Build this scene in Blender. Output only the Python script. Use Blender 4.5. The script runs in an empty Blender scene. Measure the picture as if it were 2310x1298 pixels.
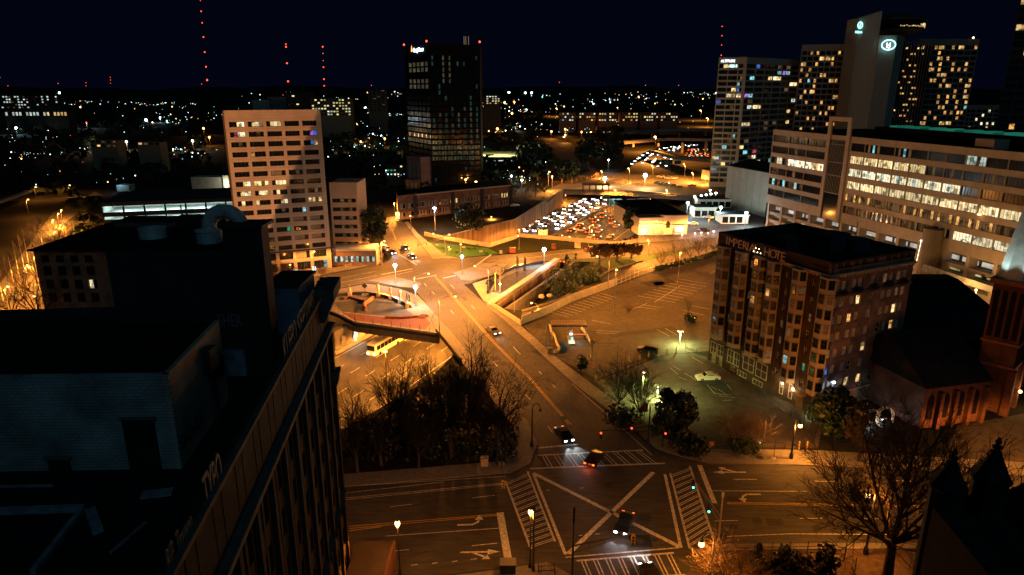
import bpy,math,random
from mathutils import Vector,geometry
C=bpy.context.scene
COL=C.collection
R=random.Random(7)
CAM_H=55.0
FPX=1540.0
PITCH=math.atan((649-200)/FPX)
cam_d=bpy.data.cameras.new('camera')
cam_d.lens=24.0
cam_d.sensor_width=36.0
cam_d.clip_start=0.5
cam_d.clip_end=60000
cam=bpy.data.objects.new('camera',cam_d)
COL.objects.link(cam)
cam.location=(0,0,CAM_H)
cam.rotation_euler=(math.pi/2-PITCH,0,0)
C.camera=cam
world=bpy.data.worlds.new('World')
C.world=world
world.use_nodes=True
nt=world.node_tree
nt.nodes.clear()
w_out=nt.nodes.new('ShaderNodeOutputWorld')
w_bg=nt.nodes.new('ShaderNodeBackground')
w_tc=nt.nodes.new('ShaderNodeTexCoord')
w_sep=nt.nodes.new('ShaderNodeSeparateXYZ')
w_rmp=nt.nodes.new('ShaderNodeValToRGB')
w_rmp.color_ramp.elements[0].position=0.0
w_rmp.color_ramp.elements[0].color=(0.0007,0.0016,0.0058,1)
w_rmp.color_ramp.elements[1].position=0.45
w_rmp.color_ramp.elements[1].color=(0.0002,0.0005,0.0021,1)
nt.links.new(w_tc.outputs['Generated'],w_sep.inputs[0])
nt.links.new(w_sep.outputs['Z'],w_rmp.inputs[0])
nt.links.new(w_rmp.outputs[0],w_bg.inputs[0])
w_bg.inputs[1].default_value=1.0
nt.links.new(w_bg.outputs[0],w_out.inputs[0])
sun_d=bpy.data.lights.new('moonlight','SUN')  # added cool fill for sky glow and city light from behind the camera
sun_d.energy=0.11
sun_d.color=(0.28,0.72,1.0)
sun_d.angle=math.radians(20)
sun=bpy.data.objects.new('moonlight',sun_d)
COL.objects.link(sun)
sun.rotation_euler=(math.radians(52),0,math.radians(22))
C.view_settings.view_transform='Standard'
C.view_settings.look='None'
C.view_settings.gamma=1.0
C.view_settings.exposure=0.0
C.view_settings.use_curve_mapping=False
C.render.engine='CYCLES'
C.cycles.use_denoising=True
C.cycles.max_bounces=4
C.cycles.diffuse_bounces=2
C.cycles.glossy_bounces=2
C.cycles.transmission_bounces=2
C.cycles.sample_clamp_indirect=3.0
C.cycles.sample_clamp_direct=0.0
C.cycles.use_light_tree=True
C.cycles.caustics_reflective=False
C.cycles.caustics_refractive=False
_c,_s=math.cos(PITCH),math.sin(PITCH)
def sight(x,y):
 u=(x-1155)/FPX
 v=(649-y)/FPX
 return(u,_c+v*_s,-_s+v*_c)
def gp(x,y,z=0.0):
 """the point at height z on the sight line"""
 d=sight(x,y)
 t=(z-CAM_H)/d[2]
 return(d[0]*t,d[1]*t,z)
def at(x,y,Y):
 """the point at distance Y on the sight line"""
 d=sight(x,y)
 t=Y/d[1]
 return(d[0]*t,Y,CAM_H+d[2]*t)
def gxy(pts,z=0.0):
 return[gp(x,y,z)[:2]for x,y in pts]
class MB:
 def __init__(s):
  s.v=[];s.f=[];s.m=[]
 def poly(s,pts,mi=0):
  n=len(s.v)
  s.v+=[tuple(p)for p in pts]
  s.f.append(tuple(range(n,n+len(pts))));s.m.append(mi)
 def hexa(s,p,mi=0):
  """eight corners: bottom ring 0-3, top ring 4-7 (counter-clockwise from above)"""
  n=len(s.v)
  s.v+=[tuple(q)for q in p]
  for f in((3,2,1,0),(4,5,6,7),(0,1,5,4),(1,2,6,5),(2,3,7,6),(3,0,4,7)):
   s.f.append(tuple(n+i for i in f));s.m.append(mi)
 def box(s,x0,y0,z0,x1,y1,z1,mi=0):
  s.hexa([(x0,y0,z0),(x1,y0,z0),(x1,y1,z0),(x0,y1,z0),(x0,y0,z1),(x1,y0,z1),(x1,y1,z1),(x0,y1,z1)],mi)
 def bar(s,a,b,w,z0,z1,mi=0,off=0.0):
  """a wall along a->b, w thick, centred on the line shifted off to its left"""
  dx,dy=b[0]-a[0],b[1]-a[1]
  L=math.hypot(dx,dy)or 1
  nx,ny=-dy/L,dx/L
  p=lambda q,k,z:(q[0]+nx*k,q[1]+ny*k,z)
  k0,k1=off-w/2,off+w/2
  s.hexa([p(a,k0,z0),p(b,k0,z0),p(b,k1,z0),p(a,k1,z0),p(a,k0,z1),p(b,k0,z1),p(b,k1,z1),p(a,k1,z1)],mi)
 def prism(s,poly,z0,z1,mi=0,mt=None):
  P=list(poly)
  A=sum(P[i][0]*P[(i+1)%len(P)][1]-P[(i+1)%len(P)][0]*P[i][1]for i in range(len(P)))
  if A<0:
   P.reverse()
  n=len(s.v);k=len(P)
  s.v+=[(p[0],p[1],z0)for p in P]+[(p[0],p[1],z1)for p in P]
  for i in range(k):
   j=(i+1)%k
   s.f.append((n+i,n+j,n+k+j,n+k+i));s.m.append(mi)
  tri=geometry.tessellate_polygon([[Vector((p[0],p[1],0))for p in P]])
  for t in tri:
   a,b,c=t
   ar=(P[b][0]-P[a][0])*(P[c][1]-P[a][1])-(P[c][0]-P[a][0])*(P[b][1]-P[a][1])
   if ar<0:
    b,c=c,b
   s.f.append((n+k+a,n+k+b,n+k+c));s.m.append(mi if mt is None else mt)
 def sheet(s,rings,z,mi=0):
  """flat polygon with holes; z a number or a function of (x, y)"""
  vv=[];flat=[]
  for r in rings:
   vv.append([Vector((p[0],p[1],0))for p in r]);flat+=[tuple(p[:2])for p in r]
  tri=geometry.tessellate_polygon(vv)
  n=len(s.v)
  s.v+=[(p[0],p[1],z(p[0],p[1])if callable(z)else z)for p in flat]
  for a,b,c in tri:
   ar=(flat[b][0]-flat[a][0])*(flat[c][1]-flat[a][1])-(flat[c][0]-flat[a][0])*(flat[b][1]-flat[a][1])
   if ar<0:
    b,c=c,b
   s.f.append((n+a,n+b,n+c));s.m.append(mi)
 def tube(s,pts,rad,k=6,mi=0,cap=True):
  pts=[Vector(p)for p in pts]
  if not hasattr(rad,'__len__'):
   rad=[rad]*len(pts)
  n=len(s.v)
  d0=(pts[1]-pts[0]).normalized()
  up=Vector((0,0,1))if abs(d0.z)<0.9 else Vector((1,0,0))
  a=d0.cross(up).normalized()
  for i,p in enumerate(pts):
   d=(pts[min(i+1,len(pts)-1)]-pts[max(i-1,0)]).normalized()
   a=(a-d*a.dot(d)).normalized()
   b=d.cross(a)
   for j in range(k):
    t=2*math.pi*j/k
    s.v.append(tuple(p+(a*math.cos(t)+b*math.sin(t))*rad[i]))
  for i in range(len(pts)-1):
   for j in range(k):
    q=(j+1)%k
    s.f.append((n+i*k+j,n+i*k+q,n+(i+1)*k+q,n+(i+1)*k+j));s.m.append(mi)
  if cap:
   s.f.append(tuple(n+j for j in reversed(range(k))));s.m.append(mi)
   e=n+(len(pts)-1)*k
   s.f.append(tuple(e+j for j in range(k)));s.m.append(mi)
 def lathe(s,prof,k=10,c=(0,0,0),mi=0):
  n=len(s.v)
  for r,z in prof:
   for j in range(k):
    t=2*math.pi*j/k
    s.v.append((c[0]+r*math.cos(t),c[1]+r*math.sin(t),c[2]+z))
  for i in range(len(prof)-1):
   for j in range(k):
    q=(j+1)%k
    s.f.append((n+i*k+j,n+i*k+q,n+(i+1)*k+q,n+(i+1)*k+j));s.m.append(mi)
  s.f.append(tuple(n+j for j in reversed(range(k))));s.m.append(mi)
  e=n+(len(prof)-1)*k
  s.f.append(tuple(e+j for j in range(k)));s.m.append(mi)
 def ball(s,c,r,k=8,mi=0,sz=1.0):
  s.lathe([(r*math.sin(math.pi*i/6)+0.001,-r*sz*math.cos(math.pi*i/6))for i in range(7)],k,c,mi)
 def mesh(s,name,mats,smooth=False):
  me=bpy.data.meshes.new(name)
  me.from_pydata(s.v,[],s.f)
  for m in(mats if isinstance(mats,(list,tuple))else[mats]):
   me.materials.append(m)
  me.polygons.foreach_set('material_index',s.m)
  if smooth:
   me.polygons.foreach_set('use_smooth',[True]*len(s.f))
  me.update()
  return me
 def obj(s,name,mats,parent=None,loc=(0,0,0),rot=0.0,smooth=False):
  return put(name,s.mesh(name,mats,smooth),parent,loc,rot)
def put(name,me,parent=None,loc=(0,0,0),rot=0.0,scale=1.0):
 o=bpy.data.objects.new(name,me)
 COL.objects.link(o)
 o.location=loc
 o.rotation_euler=rot if hasattr(rot,'__len__')else(0,0,rot)
 if scale!=1.0:
  o.scale=scale if hasattr(scale,'__len__')else(scale,)*3
 if parent is not None:
  o.parent=parent
 return o
def tag(o,label=None,cat=None,group=None,kind=None):
 if label:o['label']=label
 if cat:o['category']=cat
 if group:o['group']=group
 if kind:o['kind']=kind
 return o
def thing(name,label,cat,loc=(0,0,0),rot=0.0,group=None):
 return tag(put(name,None,None,loc,rot),label,cat,group)
def structure(o):
 return tag(o,kind='structure')
def copy_tree(o,parent=None):
 c=o.copy()
 COL.objects.link(c)
 c.parent=parent
 for ch in list(o.children):
  copy_tree(ch,c)
 return c
def add_light(kind,loc,power,col,parent=None,size=0.25,spot=None,aim=None,blend=0.6):
 d=bpy.data.lights.new('lamp_light',kind)
 d.energy=power
 d.color=col
 if kind!='AREA':
  d.shadow_soft_size=size
 if spot:
  d.spot_size=math.radians(spot)
  d.spot_blend=blend
 o=bpy.data.objects.new('lamp_light',d)
 COL.objects.link(o)
 o.location=loc
 if aim is not None:
  o.rotation_euler=(Vector(aim)-Vector(loc)).to_track_quat('-Z','Y').to_euler()
 if parent is not None:
  o.parent=parent
 return o
def batwing(o):
 """street-lamp photometry: more light towards the sides than straight down, little upwards"""
 d=o.data
 d.use_nodes=True
 t=d.node_tree
 e=t.nodes['Emission']
 g=t.nodes.new('ShaderNodeTexCoord')
 sp=t.nodes.new('ShaderNodeSeparateXYZ')
 ng=t.nodes.new('ShaderNodeMath');ng.operation='MULTIPLY';ng.inputs[1].default_value=-1
 r=t.nodes.new('ShaderNodeValToRGB')
 el=r.color_ramp.elements
 el[0].position=0;el[0].color=(.03,.03,.03,1)
 el[1].position=1;el[1].color=(.1,.1,.1,1)
 for p,v in((.1,.09),(.24,.85),(.3,.8),(.42,.42),(.6,.23),(.8,.14)):
  el.new(p).color=(v,v,v,1)
 m=t.nodes.new('ShaderNodeMath');m.operation='MULTIPLY';m.inputs[1].default_value=10
 t.links.new(g.outputs['Normal'],sp.inputs[0]);t.links.new(sp.outputs['Z'],ng.inputs[0])
 t.links.new(ng.outputs[0],r.inputs[0]);t.links.new(r.outputs[0],m.inputs[0]);t.links.new(m.outputs[0],e.inputs['Strength'])
 return o
def text(name,body,size,mat_,parent,loc,rx,rz,ext=0.03,align='LEFT',sx=1.0,shear=0.0):
 cu=bpy.data.curves.new(name,'FONT')
 cu.body=body
 cu.size=size
 cu.extrude=ext
 cu.align_x=align
 cu.shear=shear
 cu.resolution_u=2
 cu.materials.append(mat_)
 tmp=bpy.data.objects.new(name,cu)
 COL.objects.link(tmp)
 me=bpy.data.meshes.new_from_object(tmp)
 bpy.data.objects.remove(tmp)
 return put(name,me,parent,loc,(rx,0,rz),(sx,1,1))
MATS={}
def mat(name,col,rough=0.8,spec=0.3,metal=0.0,var=0.25,scale=0.6,bump=0.0,detail=5.0,col2=None,stretch=None,big=0.0):
 if name in MATS:
  return MATS[name]
 m=bpy.data.materials.new(name)
 m.use_nodes=True
 t=m.node_tree
 b=t.nodes['Principled BSDF']
 b.inputs['Roughness'].default_value=rough
 b.inputs['Specular IOR Level'].default_value=spec
 b.inputs['Metallic'].default_value=metal
 geo=t.nodes.new('ShaderNodeNewGeometry')
 src=geo.outputs['Position']
 if stretch:
  mp=t.nodes.new('ShaderNodeVectorMath');mp.operation='MULTIPLY'
  mp.inputs[1].default_value=stretch
  t.links.new(src,mp.inputs[0]);src=mp.outputs[0]
 n=t.nodes.new('ShaderNodeTexNoise')
 n.inputs['Scale'].default_value=scale
 n.inputs['Detail'].default_value=detail
 n.inputs['Roughness'].default_value=0.62
 t.links.new(src,n.inputs['Vector'])
 r=t.nodes.new('ShaderNodeValToRGB')
 r.color_ramp.elements[0].position=0.3
 r.color_ramp.elements[1].position=0.72
 lo=[c*(1-var)for c in col]
 hi=list(col2)if col2 else[min(1,c*(1+var))for c in col]
 r.color_ramp.elements[0].color=(*lo,1)
 r.color_ramp.elements[1].color=(*hi,1)
 t.links.new(n.outputs['Fac'],r.inputs[0])
 last=r.outputs[0]
 if big:
  n2=t.nodes.new('ShaderNodeTexNoise')
  n2.inputs['Scale'].default_value=0.07
  n2.inputs['Detail'].default_value=3
  t.links.new(geo.outputs['Position'],n2.inputs['Vector'])
  r2=t.nodes.new('ShaderNodeMapRange')
  r2.inputs['From Min'].default_value=0.35
  r2.inputs['From Max'].default_value=0.7
  r2.inputs['To Min'].default_value=1-big
  r2.inputs['To Max'].default_value=1+big*0.6
  t.links.new(n2.outputs['Fac'],r2.inputs['Value'])
  mx=t.nodes.new('ShaderNodeVectorMath');mx.operation='SCALE'
  t.links.new(last,mx.inputs[0]);t.links.new(r2.outputs[0],mx.inputs['Scale'])
  last=mx.outputs[0]
 t.links.new(last,b.inputs['Base Color'])
 if bump:
  bp=t.nodes.new('ShaderNodeBump')
  bp.inputs['Strength'].default_value=bump
  bp.inputs['Distance'].default_value=0.05
  t.links.new(n.outputs['Fac'],bp.inputs['Height'])
  t.links.new(bp.outputs[0],b.inputs['Normal'])
 MATS[name]=m
 return m
def emis(name,col,power,vary=0.0,sampled=False):
 if name in MATS:
  return MATS[name]
 m=bpy.data.materials.new(name)
 m.use_nodes=True
 t=m.node_tree
 t.nodes.clear()
 o=t.nodes.new('ShaderNodeOutputMaterial')
 e=t.nodes.new('ShaderNodeEmission')
 e.inputs[0].default_value=(*col,1)
 e.inputs[1].default_value=power
 if vary:
  oi=t.nodes.new('ShaderNodeObjectInfo')
  mr=t.nodes.new('ShaderNodeMapRange')
  mr.inputs['To Min'].default_value=power*(1-vary)
  mr.inputs['To Max'].default_value=power*(1+vary)
  t.links.new(oi.outputs['Random'],mr.inputs['Value'])
  t.links.new(mr.outputs[0],e.inputs[1])
 t.links.new(e.outputs[0],o.inputs[0])
 if not sampled:
  m.cycles.emission_sampling='NONE'
 MATS[name]=m
 return m
def room(name,col,power,clutter=0.9,dark=0.12,tint=(1,1,1)):
 """a lit room seen through glass: bright walls, darker furniture and partitions, uneven from window to window"""
 if name in MATS:
  return MATS[name]
 m=bpy.data.materials.new(name)
 m.use_nodes=True
 t=m.node_tree
 t.nodes.clear()
 o=t.nodes.new('ShaderNodeOutputMaterial')
 e=t.nodes.new('ShaderNodeEmission')
 geo=t.nodes.new('ShaderNodeNewGeometry')
 oi=t.nodes.new('ShaderNodeObjectInfo')
 v=t.nodes.new('ShaderNodeTexVoronoi')
 v.distance='CHEBYCHEV'
 v.inputs['Scale'].default_value=clutter
 v.inputs['Randomness'].default_value=0.9
 t.links.new(geo.outputs['Position'],v.inputs['Vector'])
 r=t.nodes.new('ShaderNodeValToRGB')
 r.color_ramp.interpolation='CONSTANT'
 els=r.color_ramp.elements
 els[0].position=0.0;els[0].color=(dark+.12,dark+.11,dark+.09,1)
 els[1].position=0.2;els[1].color=(0.62,0.55,0.45,1)
 a=els.new(0.45);a.color=(1,0.95,0.85,1)
 a=els.new(0.84);a.color=(1.0*tint[0],1.0*tint[1],1.0*tint[2],1)
 sp=t.nodes.new('ShaderNodeSeparateColor')
 t.links.new(v.outputs['Color'],sp.inputs[0])
 t.links.new(sp.outputs[0],r.inputs[0])
 mul=t.nodes.new('ShaderNodeMix');mul.data_type='RGBA';mul.blend_type='MULTIPLY'
 mul.inputs[0].default_value=1.0
 mul.inputs['B'].default_value=(*col,1)if False else(1,1,1,1)
 mul.inputs[7].default_value=(*col,1)
 t.links.new(r.outputs[0],mul.inputs[6])
 t.links.new(mul.outputs[2],e.inputs[0])
 mr=t.nodes.new('ShaderNodeMapRange')
 mr.inputs['To Min'].default_value=power*0.45
 mr.inputs['To Max'].default_value=power*1.05
 t.links.new(oi.outputs['Random'],mr.inputs['Value'])
 t.links.new(mr.outputs[0],e.inputs[1])
 t.links.new(e.outputs[0],o.inputs[0])
 m.cycles.emission_sampling='NONE'
 MATS[name]=m
 return m
def bricks(name,c1,c2,mortar,w,h,ms,direction,rough=0.9,dirt=0.5):
 if name in MATS:
  return MATS[name]
 m=bpy.data.materials.new(name)
 m.use_nodes=True
 t=m.node_tree
 b=t.nodes['Principled BSDF']
 b.inputs['Roughness'].default_value=rough
 b.inputs['Specular IOR Level'].default_value=0.2
 geo=t.nodes.new('ShaderNodeNewGeometry')
 dt=t.nodes.new('ShaderNodeVectorMath');dt.operation='DOT_PRODUCT'
 dt.inputs[1].default_value=(direction[0],direction[1],0)
 sp=t.nodes.new('ShaderNodeSeparateXYZ')
 cb=t.nodes.new('ShaderNodeCombineXYZ')
 t.links.new(geo.outputs['Position'],dt.inputs[0])
 t.links.new(geo.outputs['Position'],sp.inputs[0])
 t.links.new(dt.outputs['Value'],cb.inputs[0])
 t.links.new(sp.outputs['Z'],cb.inputs[1])
 bt=t.nodes.new('ShaderNodeTexBrick')
 bt.inputs['Scale'].default_value=1.0
 bt.inputs['Color1'].default_value=(*c1,1)
 bt.inputs['Color2'].default_value=(*c2,1)
 bt.inputs['Mortar'].default_value=(*mortar,1)
 bt.inputs['Mortar Size'].default_value=ms
 bt.inputs['Brick Width'].default_value=w
 bt.inputs['Row Height'].default_value=h
 t.links.new(cb.outputs[0],bt.inputs['Vector'])
 n=t.nodes.new('ShaderNodeTexNoise')
 n.inputs['Scale'].default_value=0.45
 n.inputs['Detail'].default_value=6
 t.links.new(geo.outputs['Position'],n.inputs['Vector'])
 mr=t.nodes.new('ShaderNodeMapRange')
 mr.inputs['From Min'].default_value=0.3
 mr.inputs['From Max'].default_value=0.7
 mr.inputs['To Min'].default_value=1-dirt
 mr.inputs['To Max'].default_value=1.15
 t.links.new(n.outputs['Fac'],mr.inputs['Value'])
 sc=t.nodes.new('ShaderNodeVectorMath');sc.operation='SCALE'
 t.links.new(bt.outputs['Color'],sc.inputs[0]);t.links.new(mr.outputs[0],sc.inputs['Scale'])
 t.links.new(sc.outputs[0],b.inputs['Base Color'])
 MATS[name]=m
 return m
asphalt=mat('asphalt',(0.062,0.057,0.052),0.82,0.35,var=0.35,scale=1.1,bump=0.25,big=0.35,stretch=(1.6,0.5,1))
asphalt_b=mat('asphalt_crossroad',(0.058,0.054,0.05),0.82,0.35,var=0.4,scale=0.9,bump=0.25,big=0.35,stretch=(0.35,1.8,1))
asphalt_old=mat('asphalt_old',(0.07,0.06,0.052),0.9,0.2,var=0.35,scale=0.7,bump=0.25,big=0.3)
asphalt_patch=mat('asphalt_patch',(0.018,0.017,0.016),0.85,0.2,var=0.25)
freeway_mat=mat('freeway_concrete',(0.10,0.092,0.08),0.8,0.3,var=0.3,scale=0.5,big=0.25,stretch=(1,0.35,1))
concrete=mat('concrete',(0.26,0.245,0.22),0.85,0.25,var=0.25,scale=0.8,big=0.2)
concrete_d=mat('concrete_dark',(0.12,0.115,0.105),0.9,0.2,var=0.3,scale=0.7,big=0.25)
paving=mat('paving',(0.17,0.155,0.135),0.88,0.25,var=0.28,scale=1.3,big=0.25)
paver_red=mat('red_paver',(0.13,0.045,0.032),0.88,0.2,var=0.3,scale=2.2)
white_paint=mat('road_paint_white',(0.5,0.48,0.43),0.8,0.25,var=0.6,scale=2.6,detail=8)
yellow_paint=mat('road_paint_yellow',(0.5,0.31,0.045),0.8,0.25,var=0.5,scale=2.6,detail=8)
soil=mat('soil',(0.016,0.013,0.009),0.95,0.1,var=0.5,scale=0.4,bump=0.4)
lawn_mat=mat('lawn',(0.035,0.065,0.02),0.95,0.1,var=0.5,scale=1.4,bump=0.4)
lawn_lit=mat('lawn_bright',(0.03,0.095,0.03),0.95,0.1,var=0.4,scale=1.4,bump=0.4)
city_ground_mat=mat('city_ground',(0.012,0.013,0.01),0.95,0.1,var=0.5,scale=0.05)
black_metal=mat('black_metal',(0.012,0.012,0.013),0.45,0.4,var=0.15)
grey_metal=mat('grey_metal',(0.2,0.19,0.18),0.5,0.4,metal=0.5,var=0.15)
rust_steel=mat('rust_steel',(0.11,0.045,0.02),0.75,0.25,var=0.3,scale=3)
dark_steel=mat('dark_steel',(0.03,0.028,0.026),0.7,0.3,var=0.25)
roof_dark=mat('roof_dark',(0.013,0.014,0.016),0.95,0.1,var=0.35,scale=0.5,big=0.3)
bark=mat('bark',(0.05,0.036,0.025),0.95,0.1,var=0.3,scale=4)
bark_pale=mat('bark_pale',(0.13,0.09,0.06),0.95,0.1,var=0.3,scale=4)
leaf_dark=mat('leaf_dark',(0.009,0.022,0.009),0.55,0.4,var=0.5,scale=1.2)
leaf_mid=mat('leaf_mid',(0.035,0.06,0.02),0.7,0.3,var=0.5,scale=1.2)
leaf_brown=mat('leaf_brown',(0.055,0.035,0.018),0.8,0.2,var=0.5,scale=1.2)
glass_dark=mat('glass_dark',(0.006,0.009,0.012),0.12,0.5,var=0.3,scale=0.3)
glass_blue=mat('glass_curtain',(0.008,0.018,0.022),0.1,0.55,var=0.4,scale=0.2)
frame_dark=mat('frame_dark',(0.03,0.026,0.022),0.6,0.3,var=0.1)
frame_pale=mat('frame_pale',(0.45,0.4,0.33),0.7,0.25,var=0.12)
blind_mat=mat('window_blind',(0.2,0.17,0.13),0.8,0.2,var=0.3,scale=0.9)
sign_green=mat('sign_green',(0.004,0.085,0.07),0.6,0.3,var=0.08)
sign_white=mat('sign_white',(0.7,0.7,0.66),0.7,0.2,var=0.06)
bulb_orange=emis('bulb_sodium',(1.0,0.42,0.1),9)
bulb_amber=emis('bulb_amber',(1.0,0.52,0.15),8)
bulb_white=emis('bulb_white',(0.72,0.93,1.0),14)
bulb_warm=emis('bulb_warm',(1.0,0.8,0.5),7)
bulb_red=emis('bulb_red',(1.0,0.06,0.02),5)
bulb_teal=emis('bulb_teal',(0.1,1.0,0.75),4)
head_white=emis('headlight_glow',(0.85,0.93,1.0),16)
head_warm=emis('headlight_warm',(1.0,0.8,0.5),9)
tail_red=emis('tail_light_glow',(1.0,0.1,0.015),5)
tail_dim=mat('tail_lens',(0.15,0.008,0.006),0.3,0.5,var=0.05)
SODIUM=(1.0,0.32,0.04)
METAL_HALIDE=(0.62,0.93,1.0)
AMBER=(1.0,0.42,0.085)
# THE SETTING: ground, freeway trench, roads, pavements
ORG=(-15.8,145.0)
UX,UY=0.403,0.915
FZ=-7.0
def fw(s,t,z=FZ):
 """freeway coordinates: s metres to the right of the right-hand edge, t metres along"""
 return(ORG[0]+UY*s+UX*t,ORG[1]-UX*s+UY*t,z)
HOLE_LOW=[(-92,110),(-60,98),(-45,96),(-28,104),(-16,125),(-11.8,140)]+gxy([(990,759),(800,733),(762,713),(715,700)])+[(-92,185)]
HOLE_FAR=gxy([(1105,558),(1170,535),(1395,555),(1470,500),(1570,446),(1400,433),(1270,431),(1160,501),(1090,517),(1000,541)])
HOLE_BANK=gxy([(1112,693),(1262,589),(1340,592),(1374,606),(1318,641),(1263,675),(1178,702)])
HOLE_CURVE=gxy([(1400,398),(1412,372),(1452,345),(1500,328),(1612,306),(1612,384),(1520,404)])
g_=MB()
g_.sheet([[(-14000,-300),(14000,-300),(14000,24000),(-14000,24000)],HOLE_LOW,HOLE_FAR,HOLE_BANK,HOLE_CURVE],0.0)
structure(g_.obj('ground',city_ground_mat))
f_=MB()
f_.poly([fw(-64,-95),fw(8,-95),fw(8,330),fw(-64,330)])
structure(f_.obj('freeway_road',freeway_mat))
f_=MB()
f_.sheet([gxy([(1380,440),(1380,392),(1440,350),(1500,322),(1640,300),(1640,420)],-7.0)],-7.01)
structure(f_.obj('freeway_curve_road',freeway_mat))
w_=MB()
for a,b in((0,1),(1,2),(2,3)):
 p=HOLE_FAR
 w_.bar(p[a],p[b],0.5,FZ-0.5,-0.02)
structure(w_.obj('trench_near_wall',concrete_d))
wall_far=gxy([(1000,541),(1090,517),(1160,501),(1270,431)])
planks=thing('retaining_wall','long brown freeway retaining wall of upright concrete planks on the far bank','wall',(*wall_far[0],0))
o0=wall_far[0]
pl_mats=[mat('wall_plank_a',(0.18,0.125,0.085),0.9,0.2,var=0.3,scale=0.6,stretch=(1,1,0.15)),mat('wall_plank_b',(0.145,0.1,0.07),0.9,0.2,var=0.35,scale=0.6,stretch=(1,1,0.15)),mat('wall_plank_c',(0.22,0.16,0.11),0.9,0.2,var=0.3,scale=0.6,stretch=(1,1,0.15))]
plank_me=[]
for m_ in pl_mats:
 b_=MB();b_.hexa([(0.03,-0.2,FZ-0.3),(1.47,-0.2,FZ-0.3),(1.5,0.2,FZ-0.3),(0,0.2,FZ-0.3),(0.03,-0.2,0.9),(1.47,-0.2,0.9),(1.5,0.2,0.9),(0,0.2,0.9)])
 plank_me.append(b_.mesh('plank',m_))
for a,b in zip(wall_far[:-1],wall_far[1:]):
 L=math.hypot(b[0]-a[0],b[1]-a[1]);n=max(1,int(L/1.5));ang=math.atan2(b[1]-a[1],b[0]-a[0])
 for i in range(n):
  k=i/n
  x,y=a[0]+(b[0]-a[0])*k,a[1]+(b[1]-a[1])*k
  o=put('plank',R.choice(plank_me),planks,(x-o0[0]+R.uniform(-.04,.04),y-o0[1]+R.uniform(-.04,.04),R.uniform(-.05,.05)),ang,(L/n/1.5,1,1))
b_=MB()
for a,b in zip(wall_far[:-1],wall_far[1:]):
 b_.bar((a[0]-o0[0],a[1]-o0[1]),(b[0]-o0[0],b[1]-o0[1]),0.6,0.96,1.2)
b_.obj('coping',concrete,planks)
lw=gxy([(958,532),(1000,541),(1105,558),(1168,537)])
b_=MB()
for a,b in zip(lw[:-1],lw[1:]):
 b_.bar(a,b,0.35,0.0,1.5)
tag(b_.obj('parapet_wall',concrete),'pale concrete parapet wall with a sharp corner above the freeway ramp behind the flower lawn','wall')
lw=gxy([(1170,536),(1290,546),(1395,556),(1440,548)])
fe=thing('mesh_fence','low grey mesh fence on the brink of the sunken freeway past the dark grass triangle','fence',(*lw[0],0))
b_=MB();p_=MB()
for a,b in zip(lw[:-1],lw[1:]):
 a=(a[0]-lw[0][0],a[1]-lw[0][1]);b=(b[0]-lw[0][0],b[1]-lw[0][1])
 b_.bar(a,b,0.06,0.2,1.7)
 for i in range(6):
  x,y=a[0]+(b[0]-a[0])*i/6,a[1]+(b[1]-a[1])*i/6
  p2=MB();p2.tube([(0,0,0),(0,0,1.9)],0.06,5);p2.obj('post',grey_metal,fe,(x,y,0))
b_.obj('mesh_panel',mat('chain_link',(0.16,0.14,0.12),0.8,0.3,var=0.2,scale=6),fe)
def bank_z(x,y):
 (ax,ay),(bx,by)=HOLE_BANK[0],HOLE_BANK[1]
 d=((bx-ax)*(y-ay)-(by-ay)*(x-ax))/math.hypot(bx-ax,by-ay)
 return max(-6.5,-6.5+max(0,-d)*0.42)if d<0 else-6.5
b_=MB()
hb=HOLE_BANK
inner=[(hb[0][0]+4,hb[0][1]-1),(hb[1][0]+3,hb[1][1]-3)]
b_.sheet([hb],lambda x,y:-5.5 if(x,y)in(hb[0],hb[1])else-0.05)
structure(b_.obj('planted_bank',soil))
bw=thing('retaining_wall','dark board-marked retaining wall below the curved pale plaza kerb','wall',(*hb[0],0))
L=math.hypot(hb[1][0]-hb[0][0],hb[1][1]-hb[0][1]);ang=math.atan2(hb[1][1]-hb[0][1],hb[1][0]-hb[0][0])
n=int(L/1.3)
for i in range(n):
 put('plank',R.choice(plank_me),bw,(math.cos(ang)*L*i/n,math.sin(ang)*L*i/n,-0.95+R.uniform(-.03,.03)),ang,(L/n/1.5,1,1))
b_=MB();b_.box(0,-0.35,-0.04,L,0.9,0.35);b_.obj('coping',concrete,bw,(0,0,0),ang)
b_=MB()
lowe=[(-70,83),(-45,89),(-31.3,112),(-24,128),(-19.0,136.5),(-15.0,146),(-11.5,152)]
tope=[(-60,80),(-43,84),(-27,100),(-18,118),(-14.0,130),(-11.4,141),(-10.6,150)]
for i in range(6):
 for k in range(3):
  q=lambda j,w:(lowe[j][0]+(tope[j][0]-lowe[j][0])*w,lowe[j][1]+(tope[j][1]-lowe[j][1])*w,FZ+(0.03-FZ)*w+math.sin(j*2.1+w*5)*0.25)
  b_.poly([q(i,k/3),q(i+1,k/3),q(i+1,(k+1)/3),q(i,(k+1)/3)])
structure(b_.obj('wooded_bank',mat('bank_leaves',(.035,.024,.014),.95,.1,var=.6,scale=1.4,bump=.6)))
def road(name,pts,z,m):
 b=MB();b.sheet([gxy(pts)],z)
 return structure(b.obj(name,m))
road('avenue_road',[(862,490),(868,570),(900,612),(940,660),(980,706),(1017,746),(1100,850),(1190,950),(1213,1000),(1196,1046),(1150,1100),(1600,1080),(1536,1030),(1437,973),(1300,867),(1185,761),(1090,681),(1040,636),(975,584),(909,501),(900,488)],0.010,asphalt)
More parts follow.
